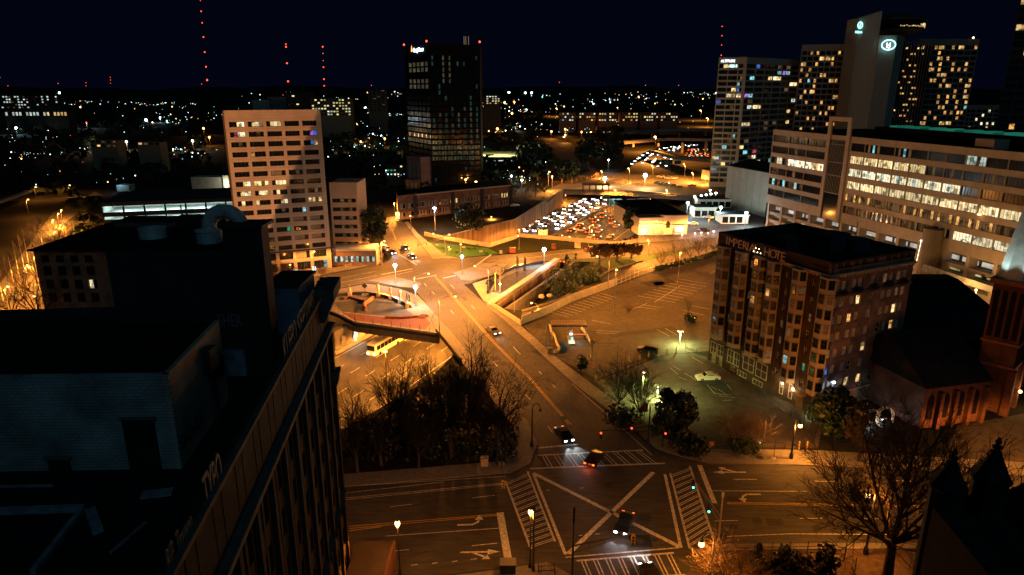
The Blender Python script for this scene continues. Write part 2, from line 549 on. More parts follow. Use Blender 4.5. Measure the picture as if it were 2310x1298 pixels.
road('cross_street',[(300,1155),(780,1098),(1150,1066),(1196,1044),(1300,1020),(1536,1029),(1600,1047),(1830,1051),(2400,1080),(2400,1262),(2070,1226),(1640,1228),(1565,1240),(1560,1262),(1640,1420),(1340,1420),(1285,1296),(1230,1268),(1150,1282),(700,1330),(300,1380)],0.020,asphalt_b)
road('upper_cross_road',[(500,668),(745,619),(860,597),(880,586),(1035,583),(1250,566),(1400,546),(1610,520),(1830,492),(1830,515),(1600,553),(1430,580),(1262,586),(1150,602),(1060,640),(960,655),(830,638),(745,655),(500,710)],0.016,asphalt)
road('on_ramp_road',[(1177,706),(1265,679),(1320,645),(1379,612),(1450,591),(1600,554),(1606,568),(1481,609),(1390,643),(1289,680),(1232,709),(1178,731)],0.014,asphalt_old)
road('far_plaza_road',[(1190,449),(1262,416),(1330,386),(1400,391),(1600,399),(1720,428),(1571,446),(1400,433),(1270,431),(1236,456)],0.02,asphalt)
road('winding_road',[(1345,382),(1300,384),(1258,356),(1236,332),(1204,313),(1212,306),(1250,312),(1290,325),(1316,348),(1324,368)],0.03,asphalt)
road('left_street',[(-200,800),(60,775),(150,700),(120,640),(105,560),(150,500),(230,440),(215,432),(120,480),(60,560),(0,640),(-120,720),(-300,740)],0.02,asphalt)
road('parking_lot',[(1180,734),(1233,711),(1290,682),(1391,645),(1482,611),(1640,572),(1760,690),(1640,790),(1560,795),(1500,800),(1345,856),(1240,797)],0.006,asphalt_old)
road('hotel_lot',[(1500,801),(1560,796),(1596,806),(1860,935),(1845,1012),(1560,1012),(1452,952),(1343,862)],0.008,asphalt_old)
road('dealer_lot',[(1548,540),(1540,480),(1620,455),(1740,470),(1700,540),(1625,560)],0.008,asphalt_old)
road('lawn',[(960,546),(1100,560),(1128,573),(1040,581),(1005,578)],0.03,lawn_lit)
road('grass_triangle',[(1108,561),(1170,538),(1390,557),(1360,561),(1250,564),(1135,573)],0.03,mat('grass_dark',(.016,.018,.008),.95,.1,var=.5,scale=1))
road('garden',[(1560,1262),(1640,1242),(2070,1240),(2300,1262),(2300,1420),(1640,1420)],0.012,mat('garden_soil',(0.075,0.05,0.032),0.95,0.1,var=0.45,scale=1.2,bump=0.4))
road('church_court',[(2160,960),(2330,930),(2400,1060),(2330,1076),(2120,1062)],0.009,asphalt_old)
road('park_ground',[(770,1075),(1140,1040),(1168,1005),(1158,965),(1080,868),(1030,900),(900,960)],0.012,mat('leaf_litter',(0.012,0.01,0.007),0.95,0.1,var=0.5,scale=0.9,bump=0.5))  # shade of trees and bridge is put into the near-black park ground colour
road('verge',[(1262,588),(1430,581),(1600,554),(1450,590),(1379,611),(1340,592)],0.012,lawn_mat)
def pavement(name,pts,m=paving,h=0.13):
 b=MB();b.prism(gxy(pts),0.0,h)
 return structure(b.obj(name,m))
pavement('avenue_pavement',[(1090,683),(1140,723),(1185,763),(1240,815),(1300,869),(1370,922),(1437,975),(1480,1013),(1536,1031),(1546,1016),(1490,985),(1450,955),(1330,864),(1245,799),(1205,765),(1165,725),(1113,692)])
pavement('street_pavement',[(1538,1031),(1600,1047),(1830,1051),(2400,1080),(2400,1050),(1830,1017),(1600,1014),(1548,1016)])
pavement('park_pavement',[(980,708),(1017,748),(1100,852),(1190,952),(1213,1002),(1196,1046),(1150,1068),(780,1099),(500,1130),(500,1098),(780,1071),(1138,1042),(1170,1005),(1158,962),(1080,864),(1003,772),(985,752),(973,722)])
pavement('plaza_pavement',[(700,662),(745,657),(830,641),(900,652),(943,668),(979,706),(972,722),(984,752),(800,727),(762,706),(700,694)])
pavement('island_pavement',[(832,634),(880,622),(950,640),(945,650),(900,648)])
pavement('island_pavement_east',[(1022,617),(1092,594),(1148,597),(1110,622),(1062,634),(1040,632)])
pavement('curved_plaza_pavement',[(1066,641),(1112,627),(1160,606),(1262,588),(1113,692),(1090,679)],concrete)
pavement('corner_pavement',[(1232,1270),(1285,1297),(1340,1425),(900,1425),(700,1340),(1150,1284)])
pavement('north_pavement',[(912,503),(976,585),(1036,583),(1005,578),(945,530),(920,500)])
pavement('garden_pavement',[(1566,1241),(1640,1229),(2070,1227),(2400,1263),(2400,1272),(2070,1239),(1640,1242),(1575,1255)])
pavement('west_pavement',[(866,572),(860,595),(745,617),(700,627),(700,612),(770,602)])
slab_host=bpy.data.objects['avenue_pavement']
slab_me=MB();slab_me.hexa([(0.02,0.02,0),(1.68,0.02,0),(1.68,2.3,0),(0.02,2.3,0),(0.03,0.03,.05),(1.67,0.03,.05),(1.67,2.29,.05),(0.03,2.29,.05)])
slab_ms=[slab_me.mesh('slab',mat('slab_%s'%k,c,0.88,0.25,var=0.25,scale=1.6))for k,c in(('a',(0.19,0.172,0.15)),('b',(0.165,0.15,0.13)),('c',(0.205,0.185,0.16)))]
kl=gxy([(1100,693),(1140,724),(1185,764),(1240,816),(1300,870),(1370,923),(1437,976)])
for a,b in zip(kl[:-1],kl[1:]):
 L=math.hypot(b[0]-a[0],b[1]-a[1]);n=int(L/1.7);ang=math.atan2(b[1]-a[1],b[0]-a[0])
 for i in range(n):
  put('slab',R.choice(slab_ms),slab_host,(a[0]+(b[0]-a[0])*i/n-0.25*math.sin(-ang),a[1]+(b[1]-a[1])*i/n,0.131+R.uniform(0,.008)),ang,(L/n/1.7,1,1))
def lines(name,segs,w,z,m):
 b=MB()
 for sg in segs:
  ww=sg[4]if len(sg)>4 else w
  a,c=gp(sg[0],sg[1])[:2],gp(sg[2],sg[3])[:2]
  dx,dy=c[0]-a[0],c[1]-a[1];L=math.hypot(dx,dy)or 1
  nx,ny=-dy/L*ww/2,dx/L*ww/2
  b.poly([(a[0]-nx,a[1]-ny,z),(c[0]-nx,c[1]-ny,z),(c[0]+nx,c[1]+ny,z),(a[0]+nx,a[1]+ny,z)][::1])
 return structure(b.obj(name,m))
def ladder(name,a0,a1,b0,b1,n,w,z,skip=()):
 """ladder crossing: rails a0-a1 and b0-b1, double rungs between"""
 sg=[(*a0,*a1,0.3),(*b0,*b1,0.3)]
 for i in range(n):
  if i in skip:continue
  for d in(0.0,0.30):
   k=(i+0.4+d)/n
   sg.append((a0[0]+(a1[0]-a0[0])*k,a0[1]+(a1[1]-a0[1])*k,b0[0]+(b1[0]-b0[0])*k,b0[1]+(b1[1]-b0[1])*k,w))
 return lines(name,sg,w,z,white_paint)
Z1=0.028
lines('box_junction_marking',[(1203,1068,1533,1234,.62),(1474,1066,1282,1250,.62),(1203,1068,1276,1252,.42),(1500,1070,1536,1236,.42),(1196,1058,1500,1046,.3),(1276,1258,1535,1236,.2)],0.5,Z1,white_paint)
ladder('crossing_marking',(1140,1086),(1198,1240),(1190,1064),(1252,1222),13,0.13,Z1+.004)
ladder('crossing_marking',(1512,1068),(1556,1238),(1556,1052),(1606,1205),13,0.13,Z1+.004)
ladder('crossing_marking',(1212,1028),(1450,1016),(1226,1056),(1490,1046),9,0.14,Z1+.004)
ladder('crossing_marking',(1300,1266),(1520,1248),(1318,1310),(1545,1298),8,0.15,Z1+.004)
lines('stop_line_marking',[(1128,1157,1146,1261,.95),(1578,1050,1612,1136,.7),(1215,1011,1305,1003,.45)],0.6,Z1+.004,white_paint)
lines('lane_line_marking',[(780,1098,1140,1075,.14),(780,1113,1000,1088,.12),(782,1124,1140,1090,.14),(780,1128,1140,1093,.12),(880,1144,930,1138),(1066,1124,1116,1118),(870,1210,1130,1192),(865,1245,922,1241),(1064,1232,1122,1226),(928,1276,942,1274),(975,1272,988,1270),(1020,1268,1032,1266),(1062,1263,1076,1261),(1655,1082,1708,1082),(1606,1108,1798,1109),(1806,1109,1820,1109),(1720,1045,1925,1055),(1612,1176,1664,1175),(1804,1170,1858,1170),(1640,1211,1780,1205),(1780,1205,2075,1207),(1835,1086,1885,1087),(1950,1049,2300,1066),(1930,1171,1990,1171),(2020,1085,2080,1087),(1232,1107,1240,1106),(1308,1102,1318,1101),(1342,1206,1354,1205),(1306,1209,1314,1208)],0.13,Z1,white_paint)
lines('yellow_line_marking',[(788,1188,1128,1160),(788,1193,1128,1163),(788,1198,860,1189),(1640,1134,1880,1138),(1640,1137,1880,1141),(1880,1138,2080,1142),(1880,1141,2080,1145)],0.12,Z1,yellow_paint)
av=[(978,622),(1057,711),(1110,771),(1197,858),(1283,958)]
lines('yellow_line_marking',[(*a,*b)for a,b in zip(av[:-1],av[1:])]+[(a[0]+4,a[1],b[0]+5,b[1])for a,b in zip(av[:-1],av[1:])]+[(880,510,893,540),(893,540,920,566)],0.15,0.018,yellow_paint)
lines('lane_line_marking',[(974,658,981,665),(1016,700,1024,709),(1090,668,1098,676),(1063,690,1072,698),(1158,783,1174,800),(1216,838,1222,845),(1112,816,1122,827),(957,640,962,646),(1016,642,1026,652),(1236,962,1246,976),(1120,745,1128,752),(1185,890,1196,902),(1246,868,1254,876),(1290,866,1372,938),(1372,938,1474,1030),(915,545,920,550),(935,575,941,581),(925,512,934,522)],0.14,0.018,white_paint)
lines('stop_line_marking',[(940,630,985,621,.5),(1000,628,1028,622,.5),(898,573,940,598,.4),(1075,598,1115,570,.4),(860,620,930,607,.5)],0.5,0.026,white_paint)
lines('lane_line_marking',[(760,640,850,622),(870,626,930,612),(1100,590,1240,578),(1260,574,1400,560),(1420,556,1560,536),(1060,606,1090,592),(760,630,850,612)],0.14,0.024,white_paint)
lines('yellow_line_marking',[(1070,600,1250,574),(1250,574,1420,552),(1420,552,1600,528)],0.2,0.024,yellow_paint)
lines('lane_line_marking',[(1190,716,1300,668),(1300,668,1385,629),(1385,629,1500,594)],0.12,0.022,white_paint)
def arrow(px,py,ang,kind,s=1.0):
 x,y,_=gp(px,py)
 b=MB()
 ca,sa=math.cos(ang),math.sin(ang)
 def P(pts):
  b.poly([(x+(u*ca-v*sa)*s,y+(u*sa+v*ca)*s,Z1+0.004)for u,v in pts])
 if kind=='straight_turn':
  P([(-2.4,-.14),(1.0,-.14),(1.0,.14),(-2.4,.14)]);P([(1.0,-.5),(2.5,0),(1.0,.5)])
  P([(-1.0,.14),(-.4,.14),(.7,.8),(.5,1.05)]);P([(.25,1.35),(.95,.55),(1.3,1.35)])
 else:
  P([(-2.0,-.16),(0.0,-.16),(0.0,.16),(-2.0,.16)]);P([(0,-.16),(.8,.35),(.55,.6),(0,.16)]);P([(.8,.35),(1.0,1.1),(.72,1.1),(.55,.6)]);P([(.3,1.0),(.86,2.0),(1.45,1.0)])
 return structure(b.obj('arrow_marking',white_paint))
arrow(1066,1184,0.05,'turn',1.0)
def arrow_flip(px,py,ang,s=1.0):
 x,y,_=gp(px,py);b=MB();ca,sa=math.cos(ang),math.sin(ang)
 def P(pts):b.poly([(x+(u*ca-v*sa)*s,y+(u*sa+v*ca)*s,Z1+0.004)for u,v in pts][::-1])
 P([(-2.4,.14),(1.0,.14),(1.0,-.14),(-2.4,-.14)]);P([(1.0,.5),(2.5,0),(1.0,-.5)])
 P([(-1.0,-.14),(-.4,-.14),(.7,-.8),(.5,-1.05)]);P([(.25,-1.35),(.95,-.55),(1.3,-1.35)])
 structure(b.obj('arrow_marking',white_paint))
arrow_flip(1082,1246,0.03)
arrow_flip(1646,1066,math.pi,1.0)
def turn_flip(px,py,ang,s=1.0):
 x,y,_=gp(px,py);b=MB();ca,sa=math.cos(ang),math.sin(ang)
 def P(pts):b.poly([(x+(u*ca-v*sa)*s,y+(u*sa+v*ca)*s,Z1+0.004)for u,v in pts])
 P([(-2.0,-.16),(0.0,-.16),(0.0,.16),(-2.0,.16)]);P([(0,-.16),(.8,.35),(.55,.6),(0,.16)]);P([(.8,.35),(1.0,1.1),(.72,1.1),(.55,.6)]);P([(.3,1.0),(.86,2.0),(1.45,1.0)])
 structure(b.obj('arrow_marking',white_paint))
turn_flip(1684,1116,math.pi,1.0)
bay=[]
for i in range(9):
 k=i/8
 x0,y0=1440+92*k,668-38*k
 bay.append((x0,y0,x0+82-10*k,y0+15-3*k))
bay+=[(1477,682,1535,645),(1440,693,1483,698),(1450,688,1490,694),(1440,694,1460,684),(1335,723,1377,731),(1345,751,1392,754),(1346,746,1400,749),(1482,744,1510,759),(1500,741,1527,756),(1420,700,1440,693),(1540,700,1590,712),(1560,690,1598,697),(1600,618,1620,608)]
for i in range(12):
 k=i/11
 x0,y0=1232+190*k,716-30+34-60*k+16
 bay.append((1245+110*k,706-44*k,1283+108*k,716-44*k))
lines('parking_bay_marking',bay,0.12,0.016,white_paint)
lines('parking_bay_marking',[(1595,868,1612,888),(1612,888,1650,892),(1604,872,1618,880),(1620,878,1640,892),(1622,893,1660,898),(1632,904,1652,903),(1640,868,1650,880),(1518,826,1535,836),(1512,830,1530,846),(1530,850,1548,858),(1545,842,1570,858),(1560,806,1586,820)],0.1,0.016,white_paint)
lines('asphalt_patch_marking',[(1476,700-58,1500,700-58+0,6.0),(1455,643,1515,632,5.0),(1376,758,1520,740,2.3)],3,0.012,asphalt_patch)  # dark patches and one long dark strip
def fw_lines(name,items,w,m,z=FZ+0.012):
 b=MB()
 for s,t0,t1 in items:
  b.poly([fw(s-w/2,t0,z),fw(s+w/2,t0,z),fw(s+w/2,t1,z),fw(s-w/2,t1,z)])
 return structure(b.obj(name,m))
fw_lines('freeway_edge_marking',[(-2.2,-70,330),(-27.2,-70,330),(-30.5,-70,330)],0.22,white_paint)
fw_lines('freeway_lane_marking',[(s,t,t+3.6)for s in(-6.2,-10.2,-14.2,-18.4,-22.8,-34.4,-38.2,-42)for t in range(-60,320,10)],0.24,white_paint)
for i,(x,y,r,lab)in enumerate([(838,1222,.75,'dark round manhole cover in the street by the tall brick corner'),(1444,1221,.55,'round manhole in a square patch below the crossed box lines'),(1475,1219,.4,'small dark manhole beside the square patch'),(1372,1095,.5,'worn manhole at the top of the box junction'),(1713,1034,.6,'round cover in the pavement by the hotel lot'),(1209,795,.8,'dark drain grate at the avenue kerb by the utility box')]):
 b=MB();b.lathe([(r,0),(r,.012),(r*.86,.014),(r*.85,.004)],14)
 x_,y_,_=gp(x,y)
 tag(b.obj('manhole_cover',dark_steel,None,(x_,y_,0.14 if i>3 else 0.03)),lab,'manhole cover')
b=MB();x_,y_,_=gp(1444,1221);b.box(-1.4,-1.2,0,1.4,1.2,0.006);structure(b.obj('road_patch',asphalt_patch,None,(x_,y_,0.021)))
RW=random.Random(17)
wear=[]
for i in range(46):
 x,y=RW.uniform(790,2050),RW.uniform(1075,1290)
 wear.append((x,y,x+RW.uniform(-70,70),y+RW.uniform(-12,12),RW.choice((.05,.06,.09))))
for i in range(40):
 k=RW.random();x,y=960+330*k+RW.uniform(-60,90),640+340*k
 wear.append((x,y,x+RW.uniform(-30,40),y+RW.uniform(-8,30),.07))
for i in range(30):
 x,y=RW.uniform(1300,1590),RW.uniform(650,790);wear.append((x,y,x+RW.uniform(-60,60),y+RW.uniform(-16,16),.07))
lines('tar_seam_marking',wear,.07,.025,asphalt_patch)
pt=[]
for i in range(16):
 x,y=RW.uniform(800,1900),RW.uniform(1085,1280);pt.append((x,y,x+RW.uniform(8,40),y+RW.uniform(-2,2),RW.uniform(.6,1.8)))
for i in range(10):
 k=RW.random();x,y=980+300*k+RW.uniform(-20,70),650+320*k;pt.append((x,y,x+8,y+8,RW.uniform(.7,1.6)))
lines('asphalt_repair_marking',pt,1,.0235,mat('asphalt_repair',(.04,.037,.034),.85,.25,var=.3,scale=1.5))
# the bridge deck over the lower freeway
fl=gxy([(990,757),(800,731),(762,711),(700,690)])
br=thing('bridge_edge','dark bridge edge beam carrying the plaza over the lower freeway','bridge',(*fl[0],0))
b_=MB();r_=MB();l_=MB()
for a,b in zip(fl[:-1],fl[1:]):
 a=(a[0]-fl[0][0],a[1]-fl[0][1]);b=(b[0]-fl[0][0],b[1]-fl[0][1])
 b_.bar(a,b,0.9,-1.9,-0.35)
 l_.bar(a,b,0.3,-0.34,0.55,off=-0.2)
 r_.bar(a,b,0.05,0.56,1.75,off=-0.2)
 n=max(2,int(math.hypot(b[0]-a[0],b[1]-a[1])/2.4))
 for i in range(n+1):
  p=MB();p.tube([(0,0,.5),(0,0,1.9)],0.05,5)
  dx,dy=b[0]-a[0],b[1]-a[1];L=math.hypot(dx,dy)
  p.obj('post',dark_steel,br,(a[0]+dx*i/n+dy/L*.2,a[1]+dy*i/n-dx/L*.2,0))
b_.obj('edge_beam',concrete_d,br)
l_.obj('parapet',concrete,br)
mesh_m=mat('fence_mesh',(0.05,0.04,0.032),0.8,0.2,var=0.2,scale=5)
b_=MB()
for s in(-4,-9,-14,-19,-24,-29,-34,-39,-44,-49,-54):
 p0,p1=fw(s,12,-1.7),fw(s,92,-1.7)
 b_.bar(p0,p1,0.7,-1.75,-0.3)
structure(b_.obj('bridge_girders',concrete_d))
b_=MB();b_.bar(fw(3.2,3),fw(3.2,98),0.8,FZ-.3,-0.05);structure(b_.obj('abutment_wall',concrete_d))
b_=MB();b_.bar(fw(-62,-60),fw(-62,130),0.8,FZ-.3,-0.05);structure(b_.obj('abutment_wall_west',concrete_d))
pw=gxy([(985,752),(1003,773),(1040,820)])
b_=MB()
for a,b in zip(pw[:-1],pw[1:]):b_.bar(a,b,0.4,0.13,1.2)
tag(b_.obj('parapet_wall',concrete_d),'dark parapet wall of the avenue bridge running down behind the bare trees','wall')
pe=gxy([(1110,692),(1144,714),(1176,735)])
b_=MB()
for a,b in zip(pe[:-1],pe[1:]):b_.bar(a,b,0.4,0.13,1.25)
tag(b_.obj('parapet_wall',mat('parapet_cream',(0.3,0.25,0.17),0.85,0.2,var=0.2,scale=1)),'pale amber-lit parapet wall along the avenue above the planted bank','wall')
o0=fw(-29.2,-2);o1=fw(-29.2,24)
pr=thing('bridge_pier','brightly lit concrete bridge pier with rounded openings between the freeway carriageways','bridge pier',(o0[0],o0[1],FZ),math.atan2(UY,UX))
L=26.0
holes=[]
for k in range(5):
 c=3.0+k*4.9
 holes.append([(c+1.25*math.cos(t)*(1 if abs(math.cos(t))>.4 else.9),2.55+1.75*math.sin(t))for t in[math.pi/8+math.pi/4*i for i in range(8)]])
rings=[[(0,0),(L,0),(L,5.3),(0,5.3)]]+holes
tri=geometry.tessellate_polygon([[Vector((x,y,0))for x,y in r]for r in rings])
flat=[p for r in rings for p in r]
b_=MB()
for sgn,yy in((1,-0.55),(-1,0.55)):
 n=len(b_.v);b_.v+=[(x,yy,z)for x,z in flat]
 for t in tri:b_.f.append(tuple(n+i for i in(t if sgn>0 else reversed(t))));b_.m.append(0)
n=0
for r in rings:
 for i in range(len(r)):
  j=(i+1)%len(r)
  b_.poly([(r[i][0],-.55,r[i][1]),(r[j][0],-.55,r[j][1]),(r[j][0],.55,r[j][1]),(r[i][0],.55,r[i][1])])
b_.obj('pier_wall',concrete,pr)
b_=MB();b_.box(-0.6,-1.0,0,L+.4,-0.56,0.95);b_.box(-0.6,0.56,0,L+.4,1.0,0.95);b_.obj('crash_barrier',concrete,pr)
b_=MB();b_.box(-0.4,-0.8,5.31,L+.2,0.8,5.9);b_.obj('pier_cap',concrete,pr)
for nm,lab,s,t0,t1 in(('median_barrier','concrete median barrier between the two traffic streams on the far freeway',-28.6,96,300),('median_barrier','concrete median barrier on the lower freeway beside the corner building',-29.2,-80,-3)):
 b=MB();a,c=fw(s,t0),fw(s,t1);b.bar((0,0),(c[0]-a[0],c[1]-a[1]),0.6,0,0.45);b.bar((0,0),(c[0]-a[0],c[1]-a[1]),0.25,0.45,1.0)
 tag(b.obj(nm,concrete_d,None,a),lab,'barrier')
fb=gxy([(1270,430),(1400,432),(1571,445)])
b2=thing('bridge_edge','long amber-lit edge beam of the far bridge above the queue of headlights','bridge',(*fb[0],0))
b_=MB()
for a,b in zip(fb[:-1],fb[1:]):
 b_.bar((a[0]-fb[0][0],a[1]-fb[0][1]),(b[0]-fb[0][0],b[1]-fb[0][1]),1.0,-2.2,0.9)
b_.obj('edge_beam',concrete,b2)
b_=MB()
for k in range(8):
 s=-46+k*7;p0,p1=fw(s,262),fw(s,300)
 b_.bar((p0[0]-fb[0][0],p0[1]-fb[0][1]),(p1[0]-fb[0][0],p1[1]-fb[0][1]),1.0,-2.1,-0.3)
b_.obj('girder',concrete_d,b2)
pg=thing('pergola','rust-brown steel pergola frame with five legs standing on the far bridge','pergola',gp(1315,434))
e=gp(1373,435);L=math.hypot(e[0]-gp(1315,434)[0],e[1]-gp(1315,434)[1])
ang=math.atan2(e[1]-gp(1315,434)[1],e[0]-gp(1315,434)[0])
pg.rotation_euler=(0,0,ang)
b_=MB();b_.box(-.4,-1.6,4.0,L+.4,1.6,4.9);b_.obj('top_beam',rust_steel,pg)
for k in range(5):
 m_=MB();m_.box(-.35,-.5,0,.35,.5,4.0);m_.obj('leg',rust_steel,pg,(L*k/4,0,0))
for nm,lab,pts,z,Yw in(('overpass','long amber-lit overpass crossing beyond the freeway curve, topmost of the three decks',[(1370,303),(1480,294),(1620,292)],7.0,9),('overpass','middle overpass deck crossing behind the bright orange lamp',[(1400,322),(1500,314),(1620,316)],4.5,8),('overpass','curving ramp deck below the two straight overpasses beside the pale tower',[(1475,340),(1530,356),(1612,362)],0.6,9)):
 P=[gp(x,y,z)for x,y in pts]
 t=thing(nm,lab,'overpass',(P[0][0],P[0][1],0))
 b=MB();d=MB();r=MB()
 for a,c in zip(P[:-1],P[1:]):
  a_=(a[0]-P[0][0],a[1]-P[0][1]);c_=(c[0]-P[0][0],c[1]-P[0][1])
  b.bar(a_,c_,Yw,z-1.4,z-.05);d.bar(a_,c_,Yw-1,z-.04,z+.02)
  r.bar(a_,c_,.4,z+.0,z+1.1,off=-Yw/2);r.bar(a_,c_,.4,z,z+1.1,off=Yw/2)
 b.obj('deck',concrete,t);d.obj('road_surface',asphalt_old,t);r.obj('parapet',concrete,t)
 if z>2:
  for k in range(4):
   q=P[0][0]+(P[-1][0]-P[0][0])*(k+.5)/4-P[0][0],P[0][1]+(P[-1][1]-P[0][1])*(k+.5)/4-P[0][1]
   p=MB();p.box(-.9,-2,-7,.9,2,z-1.41);p.obj('pillar',concrete,t,(q[0],q[1],0))
   # window kit
WIN={}
def window_mesh(w,h,panes,lit,fm,gm,fr=0.09,sash=False,deep=0.12):
 """front at y=0 facing -y; lit = tuple with the glass material of each pane"""
 key=(round(w,2),round(h,2),panes,tuple(x.name for x in lit),fm.name,sash,deep)
 if key in WIN:
  return WIN[key]
 b=MB();mats=[fm]
 b.box(0,0,0,w,deep,fr);b.box(0,0,h-fr,w,deep,h)
 b.box(0,0,fr,fr,deep,h-fr);b.box(w-fr,0,fr,w,deep,h-fr)
 iw=(w-2*fr)
 for i in range(panes):
  g=lit[i%len(lit)]
  if g not in mats:mats.append(g)
  x0,x1=fr+iw*i/panes,fr+iw*(i+1)/panes
  if i:b.box(x0-fr*.3,0.01,fr,x0+fr*.3,deep*.9,h-fr)
  xo=fr*.3 if i else 0;xe=fr*.3 if i<panes-1 else 0
  b.poly([(x0+xo,deep*.6,fr),(x1-xe,deep*.6,fr),(x1-xe,deep*.6,h-fr),(x0+xo,deep*.6,h-fr)],mats.index(g))
 if sash:
  b.box(fr,0.02,h*.5-.035,w-fr,deep*.55,h*.5+.035)
  b.box(w/2-.025,0.03,h*.5+.036,w/2+.025,deep*.55,h-fr)
 me=b.mesh('window',mats)
 WIN[key]=me
 return me
def facade(parent,o,ex,W,z0,ztop,cols,rows,depth,wallm,name='wall',pitch_in=None):
 """lattice wall along ex from o: cols [(x0,x1)] and rows [(z0,z1)] are left open; the outside is on the right-hand side of ex"""
 en=(-ex[1],ex[0])
 b=MB()
 def block(x0,x1,za,zb,d0=0.0,d1=depth):
  P=lambda x,d,z:(o[0]+ex[0]*x+en[0]*d,o[1]+ex[1]*x+en[1]*d,z)
  b.hexa([P(x0,d0,za),P(x1,d0,za),P(x1,d1,za),P(x0,d1,za),P(x0,d0,zb),P(x1,d0,zb),P(x1,d1,zb),P(x0,d1,zb)])
 xs=[0.0]
 for c in cols:xs+=[c[0],c[1]]
 xs.append(W)
 for i in range(0,len(xs),2):
  if xs[i+1]-xs[i]>0.01:block(xs[i],xs[i+1],z0,ztop)
 zs=[z0]
 for r in rows:zs+=[r[0],r[1]]
 zs.append(ztop)
 for c in cols:
  for i in range(0,len(zs),2):
   if zs[i+1]-zs[i]>0.01:block(c[0],c[1],zs[i],zs[i+1],0.03)
 return b.obj(name,wallm,parent)
def window(parent,o,ex,x,z,d,me,name='window'):
 en=(-ex[1],ex[0])
 return put(name,me,parent,(o[0]+ex[0]*x+en[0]*d,o[1]+ex[1]*x+en[1]*d,z),math.atan2(ex[1],ex[0]))
def unit(a,b):
 L=math.hypot(b[0]-a[0],b[1]-a[1])
 return((b[0]-a[0])/L,(b[1]-a[1])/L),L
 # the dark brick tower block in the near left corner
brick_near=bricks('brick_near',(0.06,0.034,0.024),(0.045,0.028,0.02),(0.05,0.044,0.04),0.23,0.085,0.012,(0.15,0.99))
brick_face=bricks('brick_face',(0.05,0.04,0.034),(0.04,0.032,0.03),(0.05,0.046,0.043),0.23,0.085,0.012,(1,0.1))
brick_white=bricks('brick_whitewashed',(0.42,0.44,0.42),(0.34,0.37,0.36),(0.2,0.22,0.22),0.42,0.2,0.02,(1,0.05),dirt=0.55)
brick_cream=bricks('brick_cream',(0.5,0.42,0.34),(0.44,0.36,0.29),(0.17,0.15,0.13),0.42,0.2,0.016,(0.05,1),dirt=0.4)
NR,FR=(-12.4,8.0),(-18.9,66.6)
PZ,RZ=36.0,33.0
nb=thing('brick_building','tall dark disused brick building with graffiti on its parapet, filling the near left corner','building',(*NR,0))
lo=lambda p:(p[0]-NR[0],p[1]-NR[1])
exf,Lf=unit(NR,FR)
core=[lo((NR[0]-.5,8)),lo((FR[0]-.5,FR[1]-.4)),lo((-88,60.5)),lo((-88,8))]
b_=MB();b_.prism(core,0,RZ-0.3,0);b_.obj('core_wall',brick_face,nb)
b_=MB();b_.prism(core,RZ-.29,RZ,0);b_.obj('roof',roof_dark,nb)
b_=MB()
q0,q1=lo((FR[0]-.2,FR[1]-.2)),lo((-88,60.3))
b_.bar(q0,q1,0.4,RZ+.01,PZ-1.9);b_.obj('rear_parapet',brick_face,nb)
ncol=15;cw=Lf/ncol
cols=[]
for i in range(ncol):
 cols+=[(i*cw+.75,i*cw+1.75),(i*cw+2.15,i*cw+3.15)]
rows=[(z,z+2.1)for z in(2.2,5.9,9.6,13.3,17.0,20.7,24.4,28.1)]
o=(0.0,0.0)
facade(nb,o,exf,Lf,0,PZ,cols,rows,0.5,brick_near,'street_wall')
blank=mat('boarded_window',(0.02,0.017,0.015),0.6,0.3,var=0.4)
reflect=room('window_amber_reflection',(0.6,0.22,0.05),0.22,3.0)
nw=0
for ci,c in enumerate(cols):
 for ri,r in enumerate(rows):
  if r[0]<12 and c[1]<30:continue
  if nw>=170:continue
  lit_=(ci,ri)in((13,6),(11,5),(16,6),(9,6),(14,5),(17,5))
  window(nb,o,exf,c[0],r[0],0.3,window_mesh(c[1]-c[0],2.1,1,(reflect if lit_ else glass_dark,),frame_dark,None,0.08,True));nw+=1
b_=MB()
en=(-exf[1],exf[0])
for i in range(ncol+1):
 x=min(i*cw,Lf-.35)
 P=lambda xx,d,z:(exf[0]*xx+en[0]*d,exf[1]*xx+en[1]*d,z)
 p=MB();p.hexa([P(x-.3,-.32,0),P(x+.3,-.32,0),P(x+.3,-.01,0),P(x-.3,-.01,0),P(x-.3,-.32,31.2),P(x+.3,-.32,31.2),P(x+.3,-.01,31.2),P(x-.3,-.01,31.2)])
 p.obj('pilaster',brick_near,nb)
def course(z0,z1,d,name,m,x0=0.0,x1=Lf):
 P=lambda xx,dd,z:(exf[0]*xx+en[0]*dd,exf[1]*xx+en[1]*dd,z)
 p=MB();p.hexa([P(x0,-d,z0),P(x1,-d,z0),P(x1,-.012,z0),P(x0,-.012,z0),P(x0,-d-.1,z1),P(x1,-d-.1,z1),P(x1,-.012,z1),P(x0,-.012,z1)])
 return p.obj(name,m,nb)
course(31.3,31.9,.5,'string_course',concrete_d)
course(35.65,PZ+.1,.25,'parapet_coping',concrete_d,0,Lf-5)
course(12.0,12.4,.4,'string_course',concrete_d)
p=MB()
P=lambda xx,d,z:(exf[0]*xx+en[0]*d,exf[1]*xx+en[1]*d,z)
p.hexa([P(Lf-4.5,-.4,33.3),P(Lf+.3,-.4,33.3),P(Lf+.3,.6,33.3),P(Lf-4.5,.6,33.3),P(Lf-4.5,-1.3,35.4),P(Lf+.6,-1.3,35.4),P(Lf+.6,.6,35.4),P(Lf-4.5,.6,35.4)])
